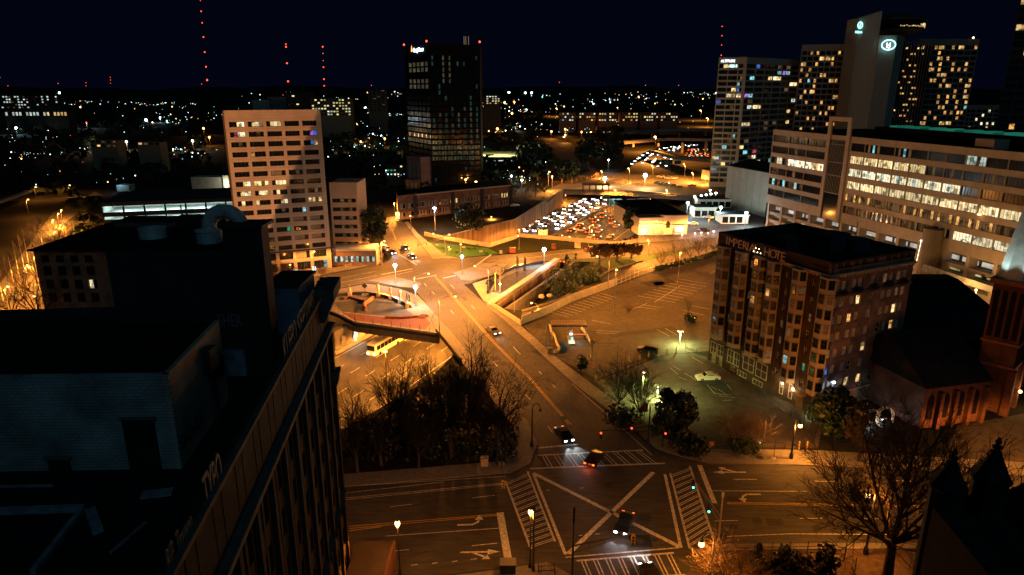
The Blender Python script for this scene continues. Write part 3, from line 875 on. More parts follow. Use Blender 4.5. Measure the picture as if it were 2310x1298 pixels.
p.hexa([P(Lf-4.5,-1.4,35.4),P(Lf+.7,-1.4,35.4),P(Lf+.7,.6,35.4),P(Lf-4.5,.6,35.4),P(Lf-4.5,-1.4,36.5),P(Lf+.7,-1.4,36.5),P(Lf+.7,.6,36.5),P(Lf-4.5,.6,36.5)])
p.obj('cornice',concrete_d,nb)
p=MB();p.tube([P(Lf-2.6,.1,36.5),P(Lf-2.6,.1,36.9)],[.12,.12],6);p.tube([P(Lf-2.6,.1,36.9),P(Lf-2.6,.1,37.1)],[.4,.1],8);p.obj('roof_vent',dark_steel,nb)
p=MB();p.hexa([P(Lf-1,-.55,25.2),P(Lf+.45,-.55,25.2),P(Lf+.45,.3,25.2),P(Lf-1,.3,25.2),P(Lf-1,-.8,26.6),P(Lf+.7,-.8,26.6),P(Lf+.7,.3,26.6),P(Lf-1,.3,26.6)]);p.obj('corner_bracket',concrete_d,nb)
graf=mat('graffiti_paint',(0.36,0.26,0.19),0.8,0.2,var=0.2,scale=1.5)
graf_dim=mat('graffiti_paint_faint',(0.13,0.12,0.105),0.8,0.2,var=0.3,scale=1.5)
az=math.atan2(exf[1],exf[0])
def letters(body,x,z,size,m,sx=1.0):
 t=text('graffiti',body,size,m,nb,(exf[0]*x-en[0]*.06,exf[1]*x-en[1]*.06,z),math.pi/2,az,0.03,sx=sx)
 return t
def along(px,py):
 """distance along the street front of a point seen at px, py"""
 d=sight(px,py)
 nx,ny=-en[0],-en[1]
 k=((NR[0])*nx+(NR[1])*ny)/(d[0]*nx+d[1]*ny)
 X,Y,Z=d[0]*k,d[1]*k,CAM_H+d[2]*k
 return(X-NR[0])*exf[0]+(Y-NR[1])*exf[1],Z
x0,zz0=along(463,1163);x1,zz1=along(503,1105)
letters('TYPO',x0,zz0+.25,2.5,graf,(x1-x0)/6.2)
x0,zz0=along(640,825);x1,zz1=along(668,775)
letters('KLEPO',x0,zz0+.1,2.9,graf_dim,(x1-x0)/8.2)
x0,zz0=along(672,768);x1,zz1=along(706,698)
letters('SEPTIMS',x0,zz0+.1,2.9,graf_dim,(x1-x0)/9.6)
x0,zz0=along(377,1294);x1,zz1=along(432,1185)
letters('RIP  Trayvon',x0,zz0,1.6,graf_dim,(x1-x0)/8.5)
pb=[gp(410,1058,RZ)[:2]]
pzt=at(375,845,pb[0][1])[2]
A=pb[0];B=(A[0]-1.0,gp(495,722,pzt)[1]);Cc=(-70,B[1]-1);D=(-70,A[1]-1.6)
rh=[lo(D),lo(A),lo(B),lo(Cc)]
b_=MB();b_.bar(lo(D),lo(A),.3,RZ+.01,pzt,off=.15);b_.obj('roof_house_wall',brick_white,nb)
b_=MB();b_.bar(lo(A),lo(B),.3,RZ+.01,pzt,off=.15);b_.obj('roof_house_side_wall',brick_cream,nb)
b_=MB();b_.prism([lo((D[0],D[1]+.32)),lo((A[0]-.32,A[1]+.32)),lo((B[0]-.32,B[1])),lo(Cc)],RZ+.01,pzt-.12);b_.obj('roof_house_roof',roof_dark,nb)
def on_front(px,py):
 Y=A[1]-.02;d=sight(px,py);k=Y/d[1];return d[0]*k-NR[0],CAM_H+d[2]*k
for nm,pts in(('doorway',(276,946,366,1056)),('broken_opening',(112,1032,172,1085))):
 xa,za=on_front(pts[0],pts[1]);xb,zb=on_front(pts[2],pts[3])
 ya=lambda x:lo(A)[1]+(x-lo(A)[0])/(lo(D)[0]-lo(A)[0])*(lo(D)[1]-lo(A)[1])
 m_=MB();m_.hexa([(xa,ya(xa)-.05,RZ+.02),(xb,ya(xb)-.05,RZ+.02),(xb,ya(xb)+.1,RZ+.02),(xa,ya(xa)+.1,RZ+.02),(xa,ya(xa)-.05,za),(xb,ya(xb)-.05,za),(xb,ya(xb)+.1,za),(xa,ya(xa)+.1,za)])
 m_.obj(nm,blank,nb)
 m_=MB();m_.box(xa-.15,ya(xa)-.09,za,xb+.15,ya(xb)+.05,za+.18);m_.obj('lintel',concrete_d,nb)
def on_side(px,py):
 ex,L=unit(A,B);d=sight(px,py);nx,ny=ex[1],-ex[0]
 k=(A[0]*nx+A[1]*ny)/(d[0]*nx+d[1]*ny);X,Y,Z=d[0]*k,d[1]*k,CAM_H+d[2]*k
 return(X-NR[0]+nx*.12,Y-NR[1]+ny*.12,Z)
a_,c_=on_side(470,870),on_side(492,960)
m_=MB();m_.tube([on_side(462,832),on_side(470,845),on_side(480,890),on_side(486,950)],.28,7);m_.obj('duct_pipe',dark_steel,nb)
q=on_side(461,815);m_=MB();m_.box(q[0]-.1,q[1]-.5,q[2]-.7,q[0]+.5,q[1]+.7,q[2]+.9);m_.obj('vent_hood',dark_steel,nb)
q=on_side(486,822);m_=MB();m_.box(q[0]-.1,q[1]-.7,q[2]-.8,q[0]+.15,q[1]+.7,q[2]+.7);m_.obj('electric_panel',black_metal,nb)
q=on_side(404,1018);text('graffiti','SNACK',1.25,mat('graffiti_ink',(0.025,0.04,0.05),0.8,.2,var=.2),nb,q,math.pi/2,math.atan2(B[1]-A[1],B[0]-A[0]),.02,sx=1.0)
yb=51.0
def X(px,py,Y=yb):return at(px,py,Y)
l0,l1=X(250,640)[0]-NR[0],X(518,600)[0]-NR[0]
zt1=X(300,560)[2];zt2=X(560,512)[2]
r1=X(604,600)[0]-NR[0]
yy=yb-NR[1]
b_=MB();b_.box(l0,yy,RZ+.01,l1,yy+8.5,zt1);b_.obj('lift_house_wall',brick_face,nb)
b_=MB();b_.box(l0-.15,yy-.15,zt1+.002,l1-.01,yy+8.6,zt1+.2);b_.obj('lift_house_roof',roof_dark,nb)
b_=MB();b_.hexa([(l1,yy-.6,RZ+.01),(r1,yy-.6,RZ+.01),(r1-.3,yy+1.7,RZ+.01),(l1,yy+1.7,RZ+.01),(l1,yy-.6,zt2),(r1,yy-.6,zt2),(r1-.3,yy+1.7,zt2),(l1,yy+1.7,zt2)]);b_.obj('stair_tower_wall',brick_near,nb)
b_=MB();b_.box(l1-.2,yy-.8,zt2+.002,r1+.15,yy+1.9,zt2+.22);b_.obj('stair_tower_cap',dark_steel,nb)
yd=52.3
d0=X(475,551,yd);d1=X(475,518,yd)
drum=mat('painted_drum',(.5,.52,.52),.7,.3,var=.35,scale=1.2)
dh=d1[2]-d0[2]
b_=MB();b_.lathe([(.98,-.4),(.98,dh-.12),(1.04,dh-.1),(1.04,dh),(.7,dh+.05)],18);b_.obj('duct_base',drum,nb,(d0[0]-NR[0],yd-NR[1],d0[2]))
q0,q1=X(472,513,yd),X(546,513,yd)
rr=(q1[0]-q0[0])/2;cx=(q0[0]+q1[0])/2-NR[0]
pts=[(cx-rr,yd-NR[1],q0[2]-.45)]+[(cx-rr*math.cos(t),yd-NR[1],q0[2]+math.sin(t)*rr)for t in[math.pi*i/12 for i in range(13)]]+[(cx+rr,yd-NR[1],q0[2]-.5)]
duct=mat('duct_metal',(.62,.58,.52),.65,.35,var=.45,scale=1.6)
b_=MB();b_.tube(pts,.55,16);b_.obj('bent_duct',duct,nb,smooth=True)
b_=MB()
for i in range(2,14,2):b_.tube([pts[i],tuple(pts[i][k]+(pts[i+1][k]-pts[i][k])*.15 for k in range(3))],.585,16)
b_.obj('duct_seam',duct,nb)
d0=X(348,548,54)
b_=MB();b_.lathe([(1.05,0),(1.05,.8),(.9,.8),(.9,.3)],16);b_.obj('vent_drum',drum,nb,(d0[0]-NR[0],54-NR[1],zt1+.2))
b_=MB();q=X(255,520,58);q2=X(390,520,58);b_.box(q[0]-NR[0],58.2-NR[1],zt1+.21,q2[0]-NR[0],58.6-NR[1],X(300,505,58)[2]);b_.obj('low_parapet',concrete_d,nb)
b_=MB();q=X(400,498,58);q2=X(510,498,58);b_.box(q[0]-NR[0],58-NR[1],zt1+.21,q2[0]-NR[0],59-NR[1],X(450,488,58)[2]);b_.obj('plant_cabin',dark_steel,nb)
for px in(412,423):
 b_=MB();q=X(px,500,57.5);b_.tube([(0,0,0),(0,0,X(px,462,57.5)[2]-zt1-.2)],.06,5);b_.obj('vent_pipe',dark_steel,nb,(q[0]-NR[0],57.5-NR[1],zt1+.2))
q0=at(606,700,60);q1=at(683,700,60);zz=at(640,648,60)[2]
b_=MB();b_.box(q0[0]-NR[0],60-NR[1],RZ+.01,q1[0]-NR[0]-.2,65-NR[1],zz);b_.obj('roof_box',mat('roof_box_paint',(0.16,0.2,0.27),.8,.2,var=.3,scale=.6),nb)
b_=MB();b_.box(q0[0]-NR[0]-.2,59.8-NR[1],zz+.002,q1[0]-NR[0],65.2-NR[1],zz+.2);b_.obj('roof_box_lid',dark_steel,nb)
pale=mat('roof_flashing',(0.2,0.24,0.27),.7,.3,var=.4,scale=1.5)
def on_roof(pts,h,w,nm):
 m=MB();P=[gp(x,y,RZ)for x,y in pts]
 for a,c in zip(P[:-1],P[1:]):m.bar(lo(a),lo(c),w,RZ+.01,RZ+h)
 m.obj(nm,pale,nb)
on_roof([(0,1160),(190,1153)],.35,.3,'roof_kerb');on_roof([(186,1156),(75,1298)],.3,.28,'roof_kerb')
on_roof([(205,1160),(222,1205)],.4,.5,'roof_curb_block');on_roof([(320,1120),(390,1112)],.15,.7,'scrap_sheet')
for q_ in(((0,1100),(120,1098)),((420,1180),(520,1010)),((250,1250),(330,1180))):
 on_roof(q_,.12,.12,'roof_pipe')
on_roof([(545,790),(600,790)],1.4,.25,'roof_screen')
q=gp(545,850,RZ);b_=MB();b_.box(-.8,-.1,0,.8,.1,2.2);b_.obj('stair_tower_door',pale,nb,(q[0]-NR[0]-.4,yy-.72,RZ+.02))
q=X(520,730,yb-.7);text('graffiti','SHER',1.5,mat('graffiti_grey',(.16,.19,.2),.8,.2,var=.2),nb,(q[0]-NR[0]-1.0,yb-NR[1]-.64,q[2]-.3),math.pi/2,0,.02,sx=.55)
b_=MB();q=gp(796,1300);b_.box(0,-6,0,4.2,1.0,3.6);an=b_.obj('entrance_canopy',mat('canopy_dark',(.03,.02,.018),.8,.2,var=.3),None,(q[0]+.4,q[1]+.6,0))
tag(an,'low dark entrance block at the foot of the tall brick building beside the street','entrance block')
b_=MB();b_.box(4.21,-6,0,4.45,1.2,3.8);b_.obj('end_wall',mat('annex_brick',(.07,.03,.02),.9,.2,var=.25,scale=2),an)
# beige office slab
room_warm=room('room_warm',(1.0,0.72,0.32),1.4)
room_cool=room('room_cool',(0.75,0.95,0.9),1.1)
room_white=room('room_white',(1.0,0.88,0.6),1.6)
room_amber=room('room_amber',(1.0,0.52,0.16),1.1)
room_blue=room('room_blue',(0.1,0.25,1.0),0.8)
room_cyan=room('room_cyan',(0.3,0.85,1.0),1.0)
room_purple=room('room_purple',(0.5,0.18,1.0),1.1)
room_pink=room('room_pink',(1.0,0.12,0.3),0.6)
room_green=room('room_green',(0.02,0.75,0.4),0.8)
room_dim=room('room_dim',(1.0,0.55,0.25),0.14)
beige=mat('beige_concrete',(0.4,0.315,0.24),0.85,0.2,var=0.12,scale=0.35,big=0.12)
BL,BR=(-82.0,200.3),(-57.4,211.0)
of=thing('office_block','beige concrete office slab with rows of five ribbon windows and a slanting shadow','office building',(*BL,0))
ex,L=unit(BL,BR);en=(-ex[1],ex[0])
zt=49.0
cols=[(1.05+i*(L-1.5)/5,1.05+i*(L-1.5)/5+4.15)for i in range(5)]
def row_z(py):
 return at(722,py,210.5)[2]
tops=[at(733,y,211)[2]for y in(266,)]
rows=sorted([(zt-3.2-1.5-i*2.86,zt-3.2-i*2.86)for i in range(14)])
rows=[(0.3,2.9),(4.0,6.3)]+[r for r in rows if r[0]>6.6]
facade(of,(0,0),ex,L,0,zt,cols,rows,0.55,beige)
D=26
P=lambda x,d:(ex[0]*x+en[0]*d,ex[1]*x+en[1]*d)
b_=MB();b_.prism([P(.02,.56),P(L-.02,.56),P(L-.02,D),P(.02,D)],0,zt-.6);b_.obj('body_wall',mat('office_core',(.3,.24,.19),.85,.2,var=.15),of)
b_=MB();b_.prism([P(.1,.6),P(L-.1,.6),P(L-.1,D-.1),P(.1,D-.1)],zt-.59,zt-.3);b_.obj('roof',roof_dark,of)
b_=MB();b_.prism([P(8.5,8),P(13.2,8),P(13.2,15),P(8.5,15)],zt-.29,zt+2.6);b_.obj('plant_room',beige,of)
b_=MB();b_.prism([P(13.3,7),P(18,7),P(18,16),P(13.3,16)],zt-.29,zt+3.6);b_.obj('lift_room',mat('lift_room',(.12,.14,.15),.8,.2,var=.2),of)
litmap={(15,0):'w1',(15,1):'w2',(15,2):'w2',(14,0):'p',(14,1):'k',(14,4):'v',(13,4):'v2',(13,0):'k',(12,1):'o',(9,0):'w1',(9,1):'w3',(9,2):'w2',(10,3):'k',(8,0):'w2',(8,1):'w2',(8,2):'k2',(8,4):'k',(7,0):'k2',(7,1):'w0',(7,2):'w1',(7,4):'w3',(6,3):'c',(6,2):'k',(5,1):'k',(4,2):'t',(4,3):'k',(1,3):'b',(0,3):'k',(0,4):'c',(5,3):'b',(5,4):'b',(10,2):'b',(4,4):'b',(3,3):'b',(3,4):'b'}
G=glass_dark
seqs={'w0':(room_warm,G,G,G),'w1':(G,G,room_warm,room_white),'w2':(G,room_warm,room_white,room_warm),'w3':(room_warm,room_warm,room_dim,room_warm),'k':(G,G,room_dim,G),'k2':(G,room_warm,G,G),'p':(G,room_pink,room_white,room_white),'v':(G,G,room_purple,room_blue),'v2':(G,G,room_blue,room_warm),'o':(room_amber,G,G,G),'c':(G,G,G,room_cyan),'t':(G,G,G,room_green),'b':(blind_mat,blind_mat,blind_mat,G)}
nr=len(rows)
for ri,r in enumerate(rows):
 for ci,c in enumerate(cols):
  sq=seqs.get(litmap.get((ri+16-nr,ci)),(G,))
  window(of,(0,0),ex,c[0],r[0],0.32,window_mesh(c[1]-c[0],r[1]-r[0],4,sq,frame_dark,None,0.1))
rz_=MB();rz_.hexa([(*P(-.1,-.6),6.5),(*P(L+1.2,-.6),6.5),(*P(L+1.2,-.01),6.5),(*P(-.1,-.01),6.5),(*P(-.1,-.6),6.8),(*P(L+1.2,-.6),6.8),(*P(L+1.2,-.01),6.8),(*P(-.1,-.01),6.8)]);rz_.obj('canopy',dark_steel,of)
for z in[r[1]+.75 for r in rows[2:]]:
 j=MB();j.hexa([(*P(.02,-.014),z),(*P(L-.02,-.014),z),(*P(L-.02,.02),z),(*P(.02,.02),z),(*P(.02,-.014),z+.05),(*P(L-.02,-.014),z+.05),(*P(L-.02,.02),z+.05),(*P(.02,.02),z+.05)]);j.obj('joint_line',mat('joint',(.2,.15,.11),.9,.1,var=.1),of)
mb_=thing('mansard_block','dark mansard-roofed block behind the brick tower block, below the beige slab','building',(-75.85,138,0))  # unseen block, shaped only to throw the slanting shadow onto the slab
b_=MB();b_.box(.02,0,0,19.5,9,7.4);b_.obj('wall',brick_face,mb_)
b_=MB();b_.hexa([(0,-.1,7.41),(19.6,-.1,7.41),(19.6,9.1,7.41),(0,9.1,7.41),(5.2,-.1,18.7),(19.6,-.1,18.7),(19.6,9.1,18.7),(5.2,9.1,18.7)]);b_.obj('mansard_roof',roof_dark,mb_)
slab_fill_lamp=thing('flood_lamp','amber yard flood lamp aimed up at the beige slab from behind the brick tower block','flood lamp',(-76.3,125,0))  # unseen lamp added to light the slab front past the blocker
b_=MB();b_.tube([(0,0,0),(0,0,5.6)],.12,6);b_.obj('pole',grey_metal,slab_fill_lamp)
b_=MB();b_.box(-.4,-.3,5.61,.4,.2,6.2);b_.obj('lamp_head',bulb_amber,slab_fill_lamp)
add_light('SPOT',(0,.5,6),270000,(1,.4,.13),slab_fill_lamp,.12,40,None,.3).rotation_euler=(Vector((6.5,80,20))).to_track_quat('-Z','Y').to_euler()
wl=at(742,412,224)
wg=thing('office_wing','low beige wing with dark window bands behind the right edge of the beige slab','office building',(wl[0],wl[1],0))
zz=wl[2]
facade(wg,(0,0),(1,0),9,0,zz,[(.6,8.4)],[(z,z+1.3)for z in[1.5+2.9*i for i in range(int(zz/2.9)-1)]],.4,beige)
b_=MB();b_.box(0.02,.42,0,8.98,14,zz-.3);b_.obj('body_wall',beige,wg)
for i in range(int(zz/2.9)-1):
 window(wg,(0,0),(1,0),.6,1.5+2.9*i,.2,window_mesh(7.8,1.3,6,(G,G,room_dim,G,room_dim,G),frame_dark,None))
ql=gp(752,600);q=at(752,545,ql[1])
lk=thing('glass_link','low glazed link with a curved grey barrel roof and bluish windows beside the beige slab','building',(ql[0],ql[1],0))
b_=MB()
for i in range(8):
 t0,t1=math.pi*i/8,math.pi*(i+1)/8
 b_.hexa([(0,3-3.1*math.cos(t0),5+1.6*math.sin(t0)-.1),(14,3-3.1*math.cos(t0),5+1.6*math.sin(t0)-.1),(14,3-3.1*math.cos(t1),5+1.6*math.sin(t1)-.1),(0,3-3.1*math.cos(t1),5+1.6*math.sin(t1)-.1),(0,3-3.1*math.cos(t0),5+1.6*math.sin(t0)),(14,3-3.1*math.cos(t0),5+1.6*math.sin(t0)),(14,3-3.1*math.cos(t1),5+1.6*math.sin(t1)),(0,3-3.1*math.cos(t1),5+1.6*math.sin(t1))])
b_.obj('barrel_roof',mat('barrel_roof',(.25,.27,.28),.35,.5,var=.2),lk)
link_m=mat('link_wall',(.16,.11,.075),.85,.2,var=.15)
facade(lk,(0,0),(1,0),14,0,4.9,[(.5+3.4*i,3.4+3.4*i)for i in range(4)],[(1.2,3.2)],.3,link_m)
b_=MB();b_.box(.02,.32,0,13.98,6,4.88);b_.obj('body_wall',beige,lk)
for i in range(4):window(lk,(0,0),(1,0),.5+3.4*i,1.2,.15,window_mesh(2.9,2.0,3,(room_cool,room_dim),frame_dark,None))
# lit parking garage on the left
ga,gb=gp(236,508),gp(535,462)
gb=(ga[0]+62,ga[1]+17)
ex,L=unit(ga,gb);en=(-ex[1],ex[0])
gz=at(228,458,ga[1])[2]
gr=thing('parking_garage','long dark parking garage whose two open decks glow cold white','parking garage',(*ga[:2],0))
conc_in=mat('garage_interior',(0.55,0.57,0.55),0.85,0.2,var=0.2,scale=0.8)
gdark=mat('garage_shell',(0.035,0.042,0.045),0.9,0.2,var=0.25)
P=lambda x,d,z:(ex[0]*x+en[0]*d,ex[1]*x+en[1]*d,z)
def gbox(x0,x1,d0,d1,z0,z1,nm,m):
 b=MB();b.hexa([P(x0,d0,z0),P(x1,d0,z0),P(x1,d1,z0),P(x0,d1,z0),P(x0,d0,z1),P(x1,d0,z1),P(x1,d1,z1),P(x0,d1,z1)]);return b.obj(nm,m,gr)
H1=gz-1.6
gbox(0,L,.1,34,H1,gz,'roof_deck',gdark)
gbox(0,L,.1,34,H1-4.0,H1-3.5,'upper_floor',conc_in)
gbox(0,L,0,.35,H1-4.4,H1-2.6,'parapet',gdark)
gbox(0,L,0,.35,H1-7.6,H1-5.6,'parapet',gdark)
gbox(0,L,.4,34,H1-7.4,H1-7.0,'lower_floor',conc_in)
gbox(0,L,20,20.4,H1-6.99,H1-.01,'rear_wall',conc_in)
gbox(-.4,-.02,0,20,H1-7.6,H1,'side_wall',conc_in)
for i in range(9):
 gbox(L*i/8-.3,L*i/8+.3,-.25,.5,H1-7.6,H1-.02,'column',gdark)
for i in range(14):
 gbox(11+i*3.4,12.4+i*3.4,19.7,19.98,H1-1.5,H1-.5,'wall_opening',black_metal)
for fl_ in(H1-.12,H1-4.1):
 for i in range(6):
  gbox(4+i*10,10+i*10,8,8.3,fl_-.1,fl_,'tube_light',emis('tube_light',(.75,1,.95),5))
  q=P(7+i*10,8,fl_-.3);add_light('POINT',q,2600,(.72,1.0,.93),gr,.5)
gbox(-.6,L+.6,-.1,.3,-3,H1-7.65,'base_wall',mat('garage_base',(.2,.13,.08),.9,.2,var=.3))
yb_=at(430,400,360);b_=MB();b_.box(0,0,-yb_[2],26,9,0);b_.box(18,-3,-yb_[2],21,-.02,1.2)
tag(b_.obj('loading_house',mat('loading_house',(.3,.32,.28),.85,.2,var=.3),None,yb_),'pale low loading building with a bright doorway light left of the beige slab','building')
add_light('POINT',(yb_[0]+20,yb_[1]-6,yb_[2]-3),2500,(1,.85,.6),None,.4)
b_=MB();q=at(262,418,380);b_.box(0,0,-q[2],7,6,0);tag(b_.obj('shed',mat('shed_paint',(.2,.3,.34),.8,.2,var=.3),None,q),'small bluish flat-roofed shed beyond the lit garage','shed')
add_light('POINT',(q[0]+2,q[1]-2,q[2]+1),500,(.6,.95,1),None,.3)
# four-storey brick and concrete block on the left street
ql,qr=gp(106,722),gp(266,716)
bk=thing('brick_block','four-storey tan block with square dark windows behind bare trees on the left street','building',(ql[0],ql[1],0))
L=qr[0]-ql[0]+2
zz=17.5
cols=[(1.4+i*3.5,1.4+i*3.5+2.1)for i in range(4)]
rows=[(1.0,3.0),(4.6,6.9),(8.0,10.3),(11.4,13.7),(14.6,16.4)]
tan=bricks('tan_brick',(.33,.21,.12),(.28,.18,.105),(.2,.15,.1),.4,.15,.02,(1,0))
facade(bk,(0,0),(1,0),L,0,zz,cols,rows,.5,tan)
b_=MB();b_.box(.02,.52,0,L-.02,40,zz-.3);b_.obj('body_wall',tan,bk)
b_=MB();b_.box(-1.0,-.6,zz+.002,L+1,45,zz+.4);b_.obj('roof',roof_dark,bk)
for ri,r in enumerate(rows):
 for ci,c in enumerate(cols):
  window(bk,(0,0),(1,0),c[0],r[0],.3,window_mesh(2.1,r[1]-r[0],2,((room_white,G)if(ri,ci)==(2,3)else(G,)),frame_dark,None))
  # the hotel with the stacked bay windows
HL,HC,HRt=gp(1597,812)[:2],gp(1832,937)[:2],gp(2012,884)[:2]
HZ=27.2
ht=thing('hotel','old eight-storey brick hotel with stacked bay windows and its name along the roof edge','hotel',(*HC,0))
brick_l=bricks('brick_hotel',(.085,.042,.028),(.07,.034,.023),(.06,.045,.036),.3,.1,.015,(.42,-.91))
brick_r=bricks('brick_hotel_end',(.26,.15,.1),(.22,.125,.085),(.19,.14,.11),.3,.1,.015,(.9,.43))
bay_paint=mat('bay_paint',(.4,.3,.21),.8,.25,var=.15,scale=1.2)
LO=lambda p:(p[0]-HC[0],p[1]-HC[1])
exl,LL=unit(HL,HC)
exr,LR=unit(HC,HRt)
eb=(HL[0]+HRt[0]-HC[0],HL[1]+HRt[1]-HC[1])
enl=(-exl[1],exl[0]);enr=(-exr[1],exr[0])
hl=LO(HL)
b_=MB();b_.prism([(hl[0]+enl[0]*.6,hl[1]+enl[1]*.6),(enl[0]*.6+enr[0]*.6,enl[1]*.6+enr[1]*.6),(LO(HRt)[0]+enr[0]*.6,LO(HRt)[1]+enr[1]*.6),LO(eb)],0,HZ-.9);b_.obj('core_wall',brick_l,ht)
b_=MB();b_.prism([hl,(0,0),LO(HRt),LO(eb)],HZ-.88,HZ-.6);b_.obj('roof',roof_dark,ht)
b_=MB()
for a,c in((hl,(0,0)),((0,0),LO(HRt)),(LO(HRt),LO(eb)),(LO(eb),hl)):b_.bar(a,c,.35,HZ-.59,HZ+.3,off=.2)
b_.obj('parapet',brick_l,ht)
fz=[3.4+3.05*i for i in range(7)]
def lx(px,py):
 """distance along the long front of a point seen at px, py, and its height"""
 d=sight(px,py);nx,ny=exl[1],-exl[0]
 k=(HL[0]*nx+HL[1]*ny)/(d[0]*nx+d[1]*ny)
 return(d[0]*k-HL[0])*exl[0]+(d[1]*k-HL[1])*exl[1],CAM_H+d[2]*k
bay_px=[(1622,1650,560),(1662,1690,575),(1702,1733,590),(1735,1764,600),(1787,1820,640),(1848,1885,660)]
bays=[]
for x0,x1,y in bay_px:
 a,c=lx(x0,y)[0],lx(x1,y)[0]
 bays.append((a,c))
def sash_cols():
 g=[]
 for i in range(len(bays)-1):
  m=(bays[i][1]+bays[i+1][0])/2;w=bays[i+1][0]-bays[i][1]
  if w>1.1:g.append((m-.38,m+.38,i))
 return g
gaps=sash_cols()
cols=[(a,c)for a,c,i in gaps]
rows=[(z+.6,z+2.1)for z in fz]
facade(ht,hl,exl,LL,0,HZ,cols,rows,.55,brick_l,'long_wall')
for ri,r in enumerate(rows):
 for a,c,gi in gaps:
  g=room_green if(gi==4 and ri==1)else(room_dim if R.random()<.25 else G)
  window(ht,hl,exl,a,r[0],.25,window_mesh(.76,1.5,1,(g,),frame_pale,None,.07,True))
PB=lambda x,d,z:(hl[0]+exl[0]*x+enl[0]*d,hl[1]+exl[1]*x+enl[1]*d,z)
for bi,(a,c)in enumerate(bays):
 w=c-a;proj=1.15;s=w*.27
 zb=5.6 if bi<4 else 4.0
 zt_=HZ-2.4
 ring=[(a,-.01),(a+s,-proj),(c-s,-proj),(c,-.01)]
 by=tag(put('bay_window',None,ht,(0,0,0)))
 m_=MB();m_.prism([PB(x,d,0)[:2]for x,d in ring],zb,zt_);m_.obj('bay_wall',bay_paint,by)
 m_=MB();m_.prism([PB(x,d*1.1,0)[:2]for x,d in[(a-.1,0),(a+s-.05,-proj),(c-s+.05,-proj),(c+.1,0)]],zt_+.002,zt_+.3);m_.obj('bay_cap',bay_paint,by)
 for k in range(8):
  zf=zb+k*(zt_-zb)/8
  m_=MB();m_.prism([PB(x,d*1.05-.0,0)[:2]for x,d in[(a-.05,0),(a+s,-proj),(c-s,-proj),(c+.05,0)]],zf+.02,zf+.14);m_.obj('bay_band',mat('bay_band',(.25,.19,.135),.85,.2,var=.15),by)
 for k in range(8):
  zf=zb+.95+k*(zt_-zb)/8
  for(p,q),pr_ in(((ring[0],ring[1]),.6),((ring[1],ring[2]),.62),((ring[2],ring[3]),.6)):
   A_,B_=PB(*p,0),PB(*q,0)
   e_,l_=unit(A_,B_);ww=round(min(l_*.72,1.6),1)
   mid=(A_[0]+e_[0]*(l_-ww)/2+e_[1]*.1,A_[1]+e_[1]*(l_-ww)/2-e_[0]*.1)
   rr_=R.random()
   g=G
   if rr_<.16:g=blind_mat
   elif rr_<.22:g=room_dim
   if(bi,k)==(4,1):g=room_green if p is ring[0]else(room_cyan if p is ring[1]else G)
   if(bi,k)==(5,1)and p is ring[0]:g=room_green
   if(bi,k)in((3,5),(2,4))and p is ring[1]:g=room_amber
   if(bi,k)in((0,5),(0,7))and p is ring[0]:g=room_white if k==7 else blind_mat
   put('window',window_mesh(ww,1.65,1,(g,),bay_paint if g is not G else frame_dark,None,.08,True,.1),by,(mid[0],mid[1],zf),math.atan2(e_[1],e_[0]))
base_w=[(bays[0][0]+.1,1.9,1.8,2.6),(bays[0][0]+2.2,1.9,1.8,2.6),(bays[1][0]+.1,1.8,1.8,2.8),(bays[1][0]+2.0,1.8,1.6,2.8),(bays[2][0]-.3,2.0,3.0,3.0),(bays[3][0]-.5,1.9,2.9,3.0)]
for x,z,w,h in base_w:
 q=PB(x,-.06,z);put('window',window_mesh(round(w,1),h,2,(G,room_dim if w>2.5 else G),frame_pale,None,.1,True),ht,q,math.atan2(exl[1],exl[0]))
for x,z,w,h in((bays[2][0]-1.6,.2,2.6,1.1),(bays[3][0]-1.0,.1,2.6,1.1),(bays[1][0]+1.2,.3,1.2,1.1)):
 q=PB(x,-.06,z);put('window',window_mesh(w,h,3,(room('room_olive',(.55,.75,.25),.3,3),),frame_pale,None,.1),ht,q,math.atan2(exl[1],exl[0]))
for x,nm in((lx(1758,880)[0],'entrance_window'),(lx(1778,890)[0],'entrance_window')):
 q=PB(x,-.06,.9);put(nm,window_mesh(.9,2.8,1,(G,),frame_pale,None,.1,True),ht,q,math.atan2(exl[1],exl[0]))
xd=lx(1796,905)[0]
q=PB(xd,-.06,0);m_=MB();m_.box(0,0,0,1.5,.12,2.5);dd=m_.obj('door',mat('door_brown',(.1,.05,.025),.6,.3,var=.2),ht,q,math.atan2(exl[1],exl[0]))
m_=MB();m_.box(-.4,-1.0,2.8,1.9,.1,3.1);m_.obj('door_canopy',bay_paint,ht,q,math.atan2(exl[1],exl[0]))
for px,py in((1768,878),(1790,905)):
 x,z=lx(px,py);m_=MB();m_.ball((0,0,0),.22);m_.obj('wall_lamp',bulb_warm,ht,PB(x,-.5,3.3));add_light('POINT',PB(x,-.9,3.2),260,(1,.68,.3),ht,.2)
for px,py,w in((1605,818,1.2),(1622,825,1.0)):
 x,z=lx(px,py);m_=MB();m_.box(0,0,0,w,.1,2.2);m_.obj('door',mat('door_pale',(.22,.21,.15),.7,.2,var=.2),ht,PB(x,-.07,.1),math.atan2(exl[1],exl[0]))
for x in(bays[0][1]+.6,(bays[1][1]+bays[2][0])/2-.3,(bays[3][1]+bays[4][0])/2-.6):
 m_=MB();m_.tube([PB(x,-.1,.1),PB(x,-.1,HZ-1)],.1,5);m_.obj('downpipe',dark_steel,ht)
blind_pale=mat('blind_pale',(.5,.4,.28),.8,.2,var=.35,scale=.8)
cr=[(1.2,2.35),(2.65,3.8),(4.8,5.95),(6.25,7.4),(9.0,10.2),(11.9,13.05),(13.35,14.5),(15.1,16.25),(16.55,17.7)]
cr=[(a*LR/18.8,b*LR/18.8)for a,b in cr]
